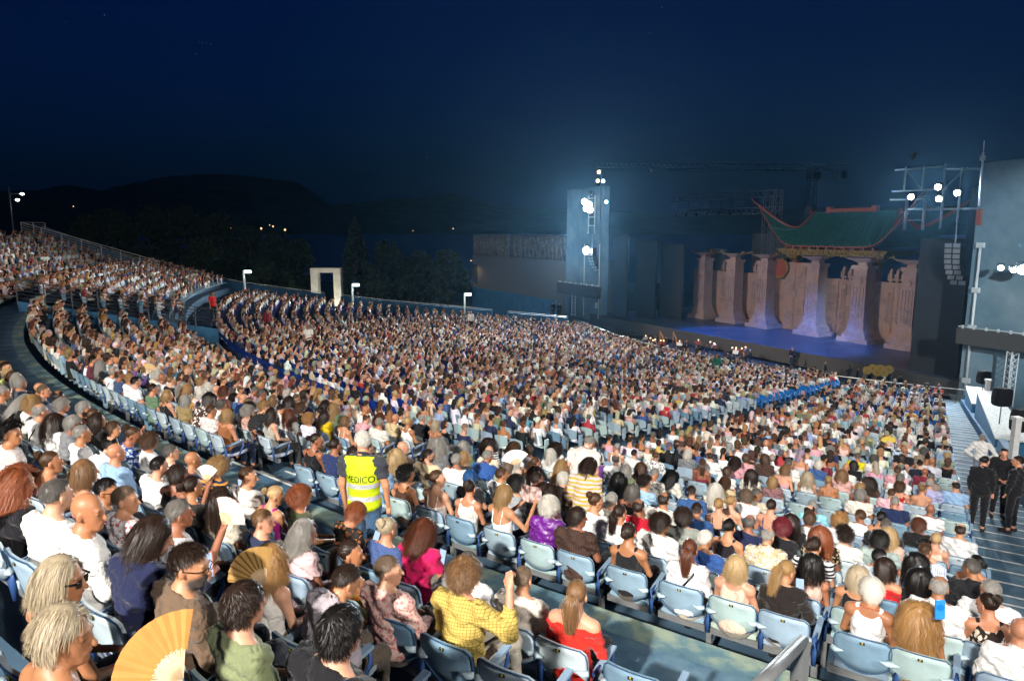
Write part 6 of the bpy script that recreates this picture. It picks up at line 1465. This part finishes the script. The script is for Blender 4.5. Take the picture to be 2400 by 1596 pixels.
def railing(name, A, B, zA, zB, h, bars, label, mat, nposts):
    r = empty(name, (A.x, A.y, zA), 0, label, 'railing'); bpy.context.view_layer.update(); a = Vector((A.x, A.y, zA)); b = Vector((B.x, B.y, zB))
    for k in range(bars): t = Vector((0, 0, h*(1-k/bars))); mb = MB(); mb.tube([a+t, b+t], .028 if k == 0 else .014, 5); sub(mb, 'bar', mat, r)
    for k in range(nposts+1): c = a+(b-a)*k/nposts; mb = MB(); mb.tube([c-Vector((0, 0, .2)), c+Vector((0, 0, h))], .03, 5); sub(mb, 'post', mat, r)
railing('stair_railing', cart(88.5, PHL-1.2), cart(77.5, PHL-1.2), -.9, -4.3, 1.7, 8, 'pale steel railing descending along the top left stairs', M['white_metal'], 7)
railing('landing_railing', cart(88.5, PHL-1.2), cart(88.5, PHL+1.2), -.9, -.9, 1.7, 8, 'short steel railing on the landing at top left', M['white_metal'], 2)
railing('rail', RAILA, RAILB, -3.35, -5.35, 1.05, 6, 'dark steel railing running down through the left seating', M['dark_metal'], 8)
mb = MB(); a, b = Vector((RAILA.x, RAILA.y, 0)), Vector((RAILB.x, RAILB.y, 0)); off_ = Vector((-.1, .17, 0)); zt_ = (-3.38, -5.38)
mb.grid([[a+Vector((0, 0, -6)), b+Vector((0, 0, -7.2))], [a+Vector((0, 0, zt_[0])), b+Vector((0, 0, zt_[1]))], [a+off_+Vector((0, 0, zt_[0])), b+off_+Vector((0, 0, zt_[1]))], [a+off_+Vector((0, 0, -6)), b+off_+Vector((0, 0, -7.2))]], False)
tag(mb.build('stair_wall', M['blue_wall']), 'low blue wall under the dark railing in the left seating', 'wall')
# raised block beyond the rail
mb = MB()
for r, z, b_ in ROWS:
    if 70.8 < r < 79.2:
        sector(mb, r-.45, r+.40, z+.75, z+.75, RPH+.1, PHL, 24, z+.2)
tag(mb.build('raised_tiers', M['tier']), kind='structure')
# ------------------------------------------------------------------ things beyond the wall: portal, sign posts, lamp post, low building, stairs
M['marble'] = mat_noise('pale_travertine', [(.3, srgb('b5b3a4')), (.7, srgb('d6d3c4'))], 1.2, .8, .15, 10, .3)
pt = empty('stone_portal', (-20.6, 80, -12.6), 0, 'pale stone portal sculpture standing in front of the dark trees', 'sculpture'); bpy.context.view_layer.update()
zt = (ray(757, 628)*(80/ray(757, 628).y)).z
for nm, c, d in (('jamb', (-23.45+.45, 80, (zt-12.6)/2), (.85, 1.0, zt+12.6)), ('jamb', (-20.75+.40, 80, (zt-12.6)/2), (.85, 1.0, zt+12.6)), ('lintel', (-21.68, 79.998, zt-.26), (3.46, 1.06, .54))): mb = MB(); mb.box(c, d); sub(mb, nm, M['marble'], pt)
flood((-20.5, 75.2, -11.6), (-21.7, 80, -6), 'small ground uplight before the stone portal', .14, 2200, 100, None, None, (1, .95, .85), 'added_uplight')  # added lamp, hidden behind the wall, that brightens the portal
M['exit'] = mat_emit('exit_sign_glow', (.75, 1.0, .95), 5)
for k, (px, py, dep, hh) in enumerate(((576, 637, 62, 40), (830, 668, 64, 44), (1093, 690, 66, 46))):
    P = ray(px, py)*(dep/ray(px, py).y); k2 = dep/F_PX; r = empty('sign_post', (P.x, P.y, P.z-hh*k2), 0, '%s lit sign post along the far left wall' % ('leftmost', 'middle', 'rightmost')[k], 'sign post', 'lit sign posts along the wall'); bpy.context.view_layer.update()
    mb = MB(); mb.box((P.x-.18, P.y, P.z-hh*k2*.55+.1), (.14, .14, hh*k2*1.1)); sub(mb, 'post', M['white_metal'], r); mb = MB(); mb.box((P.x+.16, P.y, P.z), (.62, .12, .24)); s_ = sub(mb, 'sign_box', M['exit'], r)
    pl_ = bpy.data.lights.new('sign_glow', 'POINT'); pl_.energy = 25; pl_.color = (.8, 1, .95); po = bpy.data.objects.new('sign_glow', pl_); COL.objects.link(po); po.location = P+Vector((.3, -.5, -.4)); po.parent = r; po.matrix_parent_inverse = r.matrix_world.inverted()
lp = empty('lamp_post', (-52, 72, -5), 0, 'tall thin lamp post with two white lamps at top left', 'lamp post'); bpy.context.view_layer.update()
dpt = 78; a = ray(20, 437)*(dpt/ray(20, 437).y); b = ray(27, 556)*(dpt/ray(27, 556).y); mb = MB(); mb.tube([(a.x, a.y, -9), a], .07, 6); sub(mb, 'pole', M['dark_metal'], lp)
for x, y in ((52, 455), (41, 469)):
    q = ray(x, y)*(dpt/ray(x, y).y); mb = MB(); mb.tube([q+Vector((0, 0, .05)), (a.x, a.y, q.z+.05)], .04, 5); ar = sub(mb, 'arm', M['dark_metal'], lp); mb = MB(); mb.tube([q+Vector((0, 0, .12)), q, q+Vector((0, 0, -.12))], [.1, .22, .1], 10); sub(mb, 'lamp', M.setdefault('lamp_far', mat_emit('lamp_post_globe', (1, .97, .9), 14)), ar)
# low dark building with relief panels and an outside stair beside the far tower
lb = empty('side_building', st(60, 4, -12), 0, 'low grey building with dark relief panels left of the far tower', 'building'); bpy.context.view_layer.update()
Mg = mat_plain('grey_render', srgb('6a6763'), .85); Mr = mat_noise('bronze_relief', [(.3, srgb('3a342e')), (.7, srgb('6e6256'))], 2.2, .7, .9, 5, .3)
mb = SB(); mb.sbox((49.45, 2.0, -12.5), (82.5, 8, -3.9)); sub(mb, 'wall', Mg, lb)
for s0, s1 in ((50.2, 67.6), (69.4, 81.6)):
    mb = SB(); mb.sbox((s0, 1.7, -3.89), (s1, 2.4, -.5)); o_ = sub(mb, 'relief_panel', Mr, lb)
    for k in range(14): mb = SB(); x = s0+.6+k*(s1-s0-1)/14; mb.stube([(x, 1.66, -3.8), (x+.15, 1.5, -2.4), (x+rnd.uniform(-.2, .4), 1.6, rnd.uniform(-1.4, -.7))], [.2, .32, .12], 6); sub(mb, 'relief_figure', Mr, o_)
mb = SB(); mb.sbox((50.0, -1.2, -12.5), (76.0, -.9, -8.9)); sub(mb, 'low_wall', M['blue_wall'], lb)
mb = SB(); mb.sbox((80.6, 1.93, -8.9), (82.2, 1.995, -5.6)); sub(mb, 'doorway', M['black'], lb)
for k in range(13): mb = SB(); mb.sbox((80.6-k*.42, .6, -8.7-k*.24-.06), (80.95-k*.42, 1.9, -8.7-k*.24)); sub(mb, 'stair_tread', M['metal'], lb)
mb = SB(); mb.stube([(81.2, .6, -7.6), (75.4, .6, -10.8)], .04, 5); sub(mb, 'stair_rail', M['metal'], lb)
q = st(81.4, 1.2, -4.9); dl = flood(q, q+Vector((-1, -2, -4)), 'small warm lamp over the doorway of the low building', .14, 350, 140, None, M['lamp_w2'], (1, .8, .5), 'wall_lamp')
# ------------------------------------------------------------------ trees
M['leaf'] = mat_noise('tree_foliage', [(.3, srgb('182214')), (.7, srgb('2c3a20'))], .6, .8, 0, 1, .2); M['bark'] = mat_plain('bark', srgb('4a4034'), .9)
def tree(px, dep, top_py, wid, kind, label):
    g = ray(px, 700)*(dep/ray(px, 700).y); zt_ = (ray(px, top_py)*(dep/ray(px, top_py).y)).z; z0 = -12.6; H_ = zt_-z0; rg = np.random.default_rng(int(px*7+dep)); r = empty('tree', (g.x, g.y, z0), 0, label, 'tree', 'dark trees beyond the wall')
    mb = MB(); mb.tube([(0, 0, 0), (.1, 0, H_*.3), (0, .1, H_*.7)], [.35, .25, .08], 7)
    for k in range(6): a = k*1.05; mb.tube([(0, 0, H_*(.25+.07*k)), (wid*.22*math.cos(a), wid*.22*math.sin(a), H_*(.38+.08*k))], [.12, .04], 5)
    link('trunk', mb.mesh('trunk', M['bark']), r); N_ = 2600 if kind == 'round' else 2000
    if kind == 'cypress':
        h = rg.uniform(.06, 1, N_); ang = rg.uniform(0, 6.28, N_); rad = wid/2*np.sin(np.clip(h*1.05, 0, 1)**.7*math.pi)**.6*rg.uniform(.4, 1, N_)**.5; P = np.stack([rad*np.cos(ang), rad*np.sin(ang), h*H_], 1)
    else:
        nc = 26; cz = rg.uniform(.42, .95, nc)*H_; ca = rg.uniform(0, 6.28, nc); cr_ = rg.uniform(.2, 1, nc)**.6*wid*.40*np.sin(np.clip(cz/H_*math.pi*1.02, 0.3, 3.0)); cc_ = np.stack([cr_*np.cos(ca), cr_*np.sin(ca), cz], 1); k = rg.integers(0, nc, N_); d = rg.normal(size=(N_, 3)); d /= np.linalg.norm(d, axis=1)[:, None]; P = cc_[k]+d*(wid*.16)*rg.uniform(.5, 1.05, N_)[:, None]*np.array((1, 1, .75)); P[:, 2] = np.minimum(P[:, 2], H_)
    u = rg.normal(size=(N_, 3)); u /= np.linalg.norm(u, axis=1)[:, None]; v = np.cross(u, rg.normal(size=(N_, 3))); v /= np.linalg.norm(v, axis=1)[:, None]; sz = rg.uniform(.18, .42, N_)[:, None]
    V = np.stack([P-u*sz, P+v*sz*.6, P+u*sz, P-v*sz*.6], 1).reshape(-1, 3); F = np.arange(N_*4).reshape(-1, 4); link('crown', mesh_np('crown', V, F, M['leaf'], False), r)
TR = [(215, 98, 505, 9, 'round'), (280, 102, 492, 11, 'round'), (360, 100, 480, 12, 'round'), (440, 104, 486, 12, 'round'), (520, 100, 498, 11, 'round'), (590, 98, 520, 9, 'round'), (650, 104, 545, 10, 'round'), (700, 100, 560, 9, 'round'), (838, 98, 508, 4.2, 'cypress'), (905, 96, 560, 8, 'round'), (925, 104, 566, 3.6, 'cypress'), (985, 100, 590, 8, 'round'), (1050, 104, 585, 8, 'round'), (875, 90, 620, 6, 'round'), (620, 88, 610, 8, 'round'), (480, 90, 560, 9, 'round'), (960, 92, 630, 6, 'round'), (1030, 94, 625, 6, 'round'), (690, 86, 640, 6, 'round')]
for k, t_ in enumerate(TR): tree(*t_, 'dark %s tree beyond the wall, %s of the row counted from the left' % ('slender cypress' if t_[4] == 'cypress' else 'leafy', ordn(1+sorted(q[0] for q in TR).index(t_[0]))))
# lights of the villages on the far shore
M['town'] = mat_emit('village_lamp', (1, .62, .3), 3)
for k, (x, y) in enumerate(sorted(((612, 536), (640, 531), (632, 528), (668, 539), (968, 541), (1062, 536), (172, 484), (540, 534)))):
    P = ray(x, y)*3400.0; mb = MB(); r0 = 2.2+1.6*(k % 3); mb.tube([P+Vector((0, 0, -r0)), P, P+Vector((0, 0, r0))], [.5, r0, .5], 6); o = mb.build('village_light', M['town']); tag(o, 'tiny orange village light on the far lake shore, %s from the left' % ordn(1+k), 'lamp', 'village lights on the far shore')

# a few stars
M['star'] = mat_emit('star_light', (.75, .9, 1), 1.2)
for k, (x, y, q) in enumerate(sorted(((245, 36, 1.0), (466, 99, .6), (474, 102, .7), (484, 101, .6), (494, 104, .6), (460, 127, .8), (512, 229, .6), (252, 232, .5), (1000, 371, .6), (1552, 18, .6), (1523, 79, .6), (1315, 119, .5), (1267, 267, .6), (155, 52, .5)))):
    P = ray(x, y)*14000; r0 = 6.5*q; mb = MB(); mb.tube([P+Vector((0, 0, -r0)), P, P+Vector((0, 0, r0))], [.5, r0, .5], 6); o = mb.build('star', M['star']); tag(o, '%s faint star from the left in the dark blue sky' % ordn(k+1), 'star', 'stars in the night sky')
# ------------------------------------------------------------------ people on their feet
def standing(px, py, z, face, label, **k):   # py: pixel of the feet
    P = at_z(px, py, z); sc = k.pop('scale', 1.0)
    return add_person(Matrix.Translation((P.x, P.y, z)) @ Matrix.Rotation(-R_(face), 4, 'Z'), label=label, scale=sc, **k), P
# the medic on the middle stairs
med_P = Vector((-1.62, 7.15, -3.9))
med = add_person(Matrix.Translation(med_P) @ Matrix.Rotation(-R_(8), 4, 'Z'), 'walk', 'm', 'crop', 'wht', 'polo', '3a3c44', 'plain', None, '3a5876', 'c98f6c', (), 'person in yellow high-visibility vest lettered on the back, standing on the walkway', None, 1.0)
def mk_hivis():
    m, nt, b = nodes_of('hivis_fabric'); N = nt.nodes; L = nt.links; tc = N.new('ShaderNodeTexCoord'); sp = N.new('ShaderNodeSeparateXYZ'); L.new(tc.outputs['Object'], sp.inputs[0])
    r = N.new('ShaderNodeMapRange'); r.inputs[1].default_value = .9; r.inputs[2].default_value = 1.5; L.new(sp.outputs[2], r.inputs[0])
    y = srgb('b0c400'); g = srgb('a8aaac'); rp = _ramp(nt, r.outputs[0], [(0, y), (.20, g), (.29, y), (.44, g), (.53, y)]); rp.color_ramp.interpolation = 'CONSTANT'
    L.new(rp.outputs[0], b.inputs['Base Color']); b.inputs['Roughness'].default_value = .7
    n2 = _noise(nt, 14, 3); bp = N.new('ShaderNodeBump'); bp.inputs['Strength'].default_value = .5; bp.inputs['Distance'].default_value = .03; L.new(n2.outputs['Fac'], bp.inputs['Height']); L.new(bp.outputs[0], b.inputs['Normal']); return m
vm = top_mesh('walk', 'm', 'vest').copy(); vm.materials.clear(); vm.materials.append(mk_hivis()); vest = link('vest', vm, med)
from mathutils.bvhtree import BVHTree
bv = BVHTree.FromPolygons([tuple(v.co) for v in vm.vertices], [tuple(p.vertices) for p in vm.polygons])
cu = bpy.data.curves.new('lettering', 'FONT'); cu.body = 'MEDICO'; cu.size = .086; cu.align_x = 'CENTER'; cu.resolution_u = 4
to_ = bpy.data.objects.new('tmp', cu); COL.objects.link(to_); bpy.context.view_layer.update(); dg = bpy.context.evaluated_depsgraph_get(); tm = bpy.data.meshes.new_from_object(to_.evaluated_get(dg)); bpy.data.objects.remove(to_)
for v in tm.vertices:
    x, z = v.co.x, v.co.y*1.2+1.24; h = bv.ray_cast(Vector((x, -1, z)), Vector((0, 1, 0))); v.co = (x, (h[0].y if h[0] else -.15)-.004, z)
tm.materials.append(M['plate_black']); link('lettering', tm, vest)
BLK = '141418'
g = 'people standing by the right-hand stairs'
standing(2290, 1140, -8.2, 30, 'person in white shirt and grey trousers, hand on hip by the stairs', pose='hips', build='m', hair='crop', hcol='gry', top='shirt', tcol='e8e6e2', low='8a90a0', group=g)
standing(2288, 1243, -6.75, 40, 'person in black suit with dark low bun, back to the camera by stairs', pose='standr', build='f', hair='bun', hcol='blk', top='jacket', tcol=BLK, low=BLK, group=g, skin='d3977a')
standing(2335, 1212, -6.95, 205, 'person in black suit facing the camera between two others by stairs', pose='front', build='f', hair='bun', hcol='blk', top='jacket', tcol=BLK, low=BLK, group=g, skin='d3977a')
standing(2368, 1247, -6.75, -25, 'person in black suit with short dark hair at the right edge', pose='standl', build='m', hair='crop', hcol='dbr', top='jacket', tcol=BLK, low=BLK, group=g, scale=1.02, skin='cc9373')
# standing among the rows
add_person(Matrix.Translation((1.15, 11.2, -5.3)) @ Matrix.Rotation(-R_(25), 4, 'Z'), 'bend', 'm', 'crop', 'gry', 'polo', 'e0d9cf', 'plain', None, 'b8b0a0', None, ('glasses',), 'person with grey hair in cream polo shirt, stooping among the rows', scale=1.08)
add_person(Matrix.Translation((.95, 8.75, -4.72)) @ Matrix.Rotation(-R_(20), 4, 'Z'), 'bendl', 'f', 'bob', 'dbr', 'shirt', 'd8b4b8', 'stripe', 'b0a040', '3a3a3c', None, (), 'person in multicoloured striped top, half standing with head bowed', scale=.98)
for px, py, z, face, lab, kw in ((590, 812, -6.12, 60, 'person in dark clothes standing alone on the cross aisle', dict(pose='stand', build='m', hair='buzz', hcol='blk', top='tee', tcol='1c2030')),
        (725, 838, -6.5, 200, 'person in white tee standing in the blue seats, facing the camera', dict(pose='front', build='m', hair='crop', hcol='gry', top='tee', tcol='e8e6e0')),
        (502, 755, -5.2, 120, 'person in bright red top standing beside the dark gap', dict(pose='stand', build='f', hair='pony', hcol='dbr', top='tee', tcol='d01818')),
        (630, 790, -6.4, 120, 'person in burgundy shirt standing beyond the cross aisle', dict(pose='stand', build='m', hair='crop', hcol='br', top='shirt', tcol='7a1c28')),
        (1678, 893, -9.3, 215, 'person in green jacket standing near the pit, facing the audience', dict(pose='front', build='f', hair='wavy', hcol='aub', top='jacket', tcol='1d6a54')),
        (840, 722, -8.0, 180, 'person in dark suit at the gap in the far left wall', dict(pose='front', build='m', hair='crop', hcol='dbr', top='jacket', tcol=BLK)),
        (1296, 742, -10.1, 200, 'left of two people in black before the far tower', dict(pose='front', build='f', hair='bun', hcol='blk', top='jacket', tcol=BLK)),
        (1311, 744, -10.1, 200, 'right of two people in black before the far tower', dict(pose='front', build='m', hair='crop', hcol='blk', top='jacket', tcol=BLK)),
        (1855, 862, -11.3, 230, 'conductor in black standing in the orchestra pit', dict(pose='front', build='m', hair='thin', hcol='gry', top='jacket', tcol=BLK)),
        (1104, 778, -8.3, 150, 'person in white shirt standing among the far rows', dict(pose='stand', build='m', hair='crop', hcol='gry', top='shirt', tcol='eceae6'))):
    standing(px, py, z, face, lab, low=BLK, group='people standing among the far rows', **kw)
# technician seated at the small desk
P = cart(41.6, 209.0, -9.7); add_person(Matrix.Translation(P) @ Matrix.Rotation(-R_(-60), 4, 'Z'), 'lean', 'm', 'crop', 'br', 'shirt', 'dcdcda', 'plain', None, '20242c', None, (), 'technician in white shirt seated at the small blue desk')
# ------------------------------------------------------------------ things held in the hands
M['fan_tan'] = mat_object('fan_paper', .7, .15, 20, .1, 40, .3); 
def fan(pos, axis_up, normal, R0, color, label, spread=150, n=22, stick='d8b890'):
    up = Vector(axis_up).normalized(); nn = Vector(normal); nn = (nn-up*nn.dot(up)).normalized(); rt = up.cross(nn).normalized(); r = empty('hand_fan', pos, 0, label, 'fan', 'hand fans'); A = []; B = []
    mb = MB(); mb2 = MB()
    for i in range(n+1):
        a = R_(-spread/2+spread*i/n); d = up*math.cos(a)+rt*math.sin(a); z = nn*(.004 if i % 2 else -.004); A.append(d*R0*.42+z*.5); B.append(d*R0+z)
        if i < n: mb2.box(d*R0*.22, (.006, .0015, R0*.44), M=Matrix((rt*math.cos(a)-up*math.sin(a), nn, d)).transposed().to_4x4())
    mb.grid([A, B], False); mb.grid([[q-nn*.0015 for q in A], [q-nn*.0015 for q in B]], False, True); link('leaf', mb.mesh('leaf', M['fan_tan']), r, None, hl(color)); link('sticks', mb2.mesh('sticks', M['fan_tan']), r, None, hl(stick))['kind'] = 'stuff'
    return r
def find(words):
    for d in INDIV:
        if d['hand'] and d['words'].startswith(words): return d
def hand_pos(d, i=1):
    s_ = skel(d['pose'], d['build']); return d['obj'].matrix_world @ Vector([float(c) for c in s_.ha[i]])
bpy.context.view_layer.update()
fan(ray(428, 1590)*2.45, (-.74, .1, .66), (.15, -.9, .45), .235, 'c08040', 'large open tan paper fan held up at the bottom left', 104, 20)
fan(ray(622, 1370)*3.9, (-.62, .1, .78), (-.35, -.85, .3), .23, '9a7844', 'tan paper fan held behind dark bobbed hair', 104, 18)
for w0, col, rr, lab, up in (('white tee, waving', 'e2b8ae', .21, 'pale pink open fan held by a person in white', (.55, .1, .85)), ('black tank top, waving', 'e6e0d8', .18, 'small white fan held up over a black tank top', (-.2, .1, 1))):
    d = find(w0)
    if d: p = hand_pos(d); fan(p+Vector((0, 0, .05)), up, (-.3, -.9, .3), rr, col, lab, 110, 18)
fan(ray(612, 1000)*11.6, (-.6, 0, .8), (-.2, -.95, .2), .23, '1c1c1e', 'black open fan beside a grey lace top', 150, 20, '1c1c1e')
fan(ray(350, 873)*17.2, (-.2, 0, 1), (-.2, -.95, .2), .24, 'c8a878', 'round beige fan raised in the rows below the left walkway', 170, 20)
fan(ray(1212, 1090)*10.0, (-.3, 0, .95), (-.2, -.95, .2), .24, 'e8e8ea', 'white open fan raised left of a dark blue cap', 120, 18)
fan(ray(2082, 1041)*19.6, (0, 0, 1), (-.2, -.95, .2), .24, 'd8c050', 'yellow open fan in the rows near the right stairs', 130, 18)
fan(ray(1562, 970)*22, (.1, 0, 1), (-.2, -.95, .2), .22, 'd01818', 'red fan raised in the middle of the audience', 60, 10)
M['phone_case'] = mat_object('phone_case', .4, .05, 5, 0, 1, .5); M['screen'] = mat_emit('phone_screen', (.55, .7, 1.0), 1.2); M['paper'] = mat_noise('glossy_programme_page', [(.4, srgb('3a2a2a')), (.55, srgb('c9a8a0')), (.7, srgb('e8e0dc'))], 9, .35)
def phone(pos, color, label, rot, screen=True):
    r = empty('phone', pos, 0, label, 'phone', 'phones held up'); r.rotation_euler = rot; mb = MB(); mb.box((0, 0, 0), (.075, .010, .15)); c = link('case', mb.mesh('case', M['phone_case']), r, None, hl(color))
    mb = MB(); mb.box((0, -.0062, 0), (.068, .002, .14)); link('screen', mb.mesh('screen', M['screen'] if screen else M['phone_case']), r, None, hl(color))
    if not screen: mb = MB(); mb.tube([(0, -.013, .02), (0, -.006, .02)], .026, 14); link('camera_ring', mb.mesh('camera_ring', M['phone_case']), r, None, hl('1470b8'))
for w0, col, lab, scr in (('navy sweater', 'd8907c', 'phone in a pink case held up by a navy sleeve', True), ('magenta blouse', 'a01838', 'phone with red case held by a magenta blouse', True), ('hot pink', '202020', 'lit phone in the hand of a hot pink top', True), ('black floral', '303030', 'lit phone held over a black floral top', True), ('navy knit', 'c08860', 'tablet held over a striped knit', True), ('sheer black', '8ab0e0', 'pale blue phone held at a dark blonde ponytail', True), ('white polo shirt, filming', '2a86d8', 'bright blue phone held up at the bottom right', False)):
    d = find(w0)
    if d:
        if w0.startswith('white polo'): p = ray(2203, 1428)*5.25
        else: p = hand_pos(d)+Vector((0, .02, .08))
        phone(p, col, lab, (R_(rnd.uniform(-30, -5)), R_(rnd.uniform(-15, 15)), R_(rnd.uniform(-35, 10))), scr)
d = find('white straps, reading')
if d:
    p = (hand_pos(d, 0)+hand_pos(d, 1))/2+Vector((0, 0, .10)); r = empty('programme', p, R_(-35), 'open printed programme held up by bare shoulders', 'programme')
    for sx in (-1, 1): mb = MB(); mb.box((sx*.075, 0, 0), (.148, .004, .21), M=Matrix.Rotation(sx*.25, 4, 'Z')); link('page', mb.mesh('page', M['paper']), r)
# floodlight mast behind the rear rows (outside the frame), source of the audience light
mast = empty('unseen_floodlight_mast', (MAST.x, MAST.y, -12), 0, 'tall steel mast with two floodlights behind the rear rows', 'mast'); bpy.context.view_layer.update()
mb = MB(); mb.tube([(MAST.x, MAST.y-1.0, -12), (MAST.x, MAST.y-1.0, MAST.z+1)], [.3, .15], 10); sub(mb, 'pole', M['metal'], mast); mb = MB(); mb.box((MAST.x+.5, MAST.y-.9, MAST.z-.2), (3, .15, .15)); sub(mb, 'crossbar', M['metal'], mast)

# unseen plate added as a barn door to keep the floodlight off the stage
dirv = Vector((22, 62, 0)).normalized(); side = Vector((dirv.y, -dirv.x, 0)); c = MAST+dirv*2.4+Vector((0, 0, -2.4*math.tan(R_(17.2))))
mb = MB(); mb.prism([(-2.0, 0), (4.6, 0), (4.6, 1.6), (-2.0, 1.6)], side, Vector((0, 0, 1)), dirv, c, .03); sub(mb, 'added_barn_door', M['dark_metal'], mast)

for nm_, mp in (('right', MAST2), ('rear left', MAST3)):  # two added masts, out of view, carrying the fill and set lights
    ms = empty('unseen_floodlight_mast', (mp.x, mp.y, -12), 0, 'tall steel floodlight mast at the %s corner behind the seating' % nm_, 'mast'); bpy.context.view_layer.update()
    mb = MB(); mb.tube([(mp.x, mp.y-1.0, -12), (mp.x, mp.y-1.0, mp.z+1)], [.3, .15], 10); sub(mb, 'pole', M['metal'], ms); mb = MB(); mb.box((mp.x, mp.y-.9, mp.z-.2), (2.4, .15, .15)); sub(mb, 'crossbar', M['metal'], ms)
# ------------------------------------------------------------------ night air: one even haze round everything
hz = MB(); hz.box((0, -10, 6.7), (840, 410, 40.6)); hm_ = bpy.data.materials.new('haze_air'); hm_.use_nodes = True; nt = hm_.node_tree; nt.nodes.clear()
pv = nt.nodes.new('ShaderNodeVolumePrincipled'); pv.inputs['Color'].default_value = (.26, .62, 1, 1); pv.inputs['Density'].default_value = 0.00018; pv.inputs['Anisotropy'].default_value = 0.72
om = nt.nodes.new('ShaderNodeOutputMaterial'); nt.links.new(pv.outputs[0], om.inputs['Volume'])
o = hz.build('haze', hm_); tag(o, 'thin night haze filling the air around the theatre', 'haze', None, 'stuff')

print('TRIS', sum(sum(max(0, len(p.vertices)-2) for p in m.polygons) if len(m.polygons) < 3000 else len(m.loops)-2*len(m.polygons) for m in bpy.data.meshes), 'objs', len(bpy.data.objects))
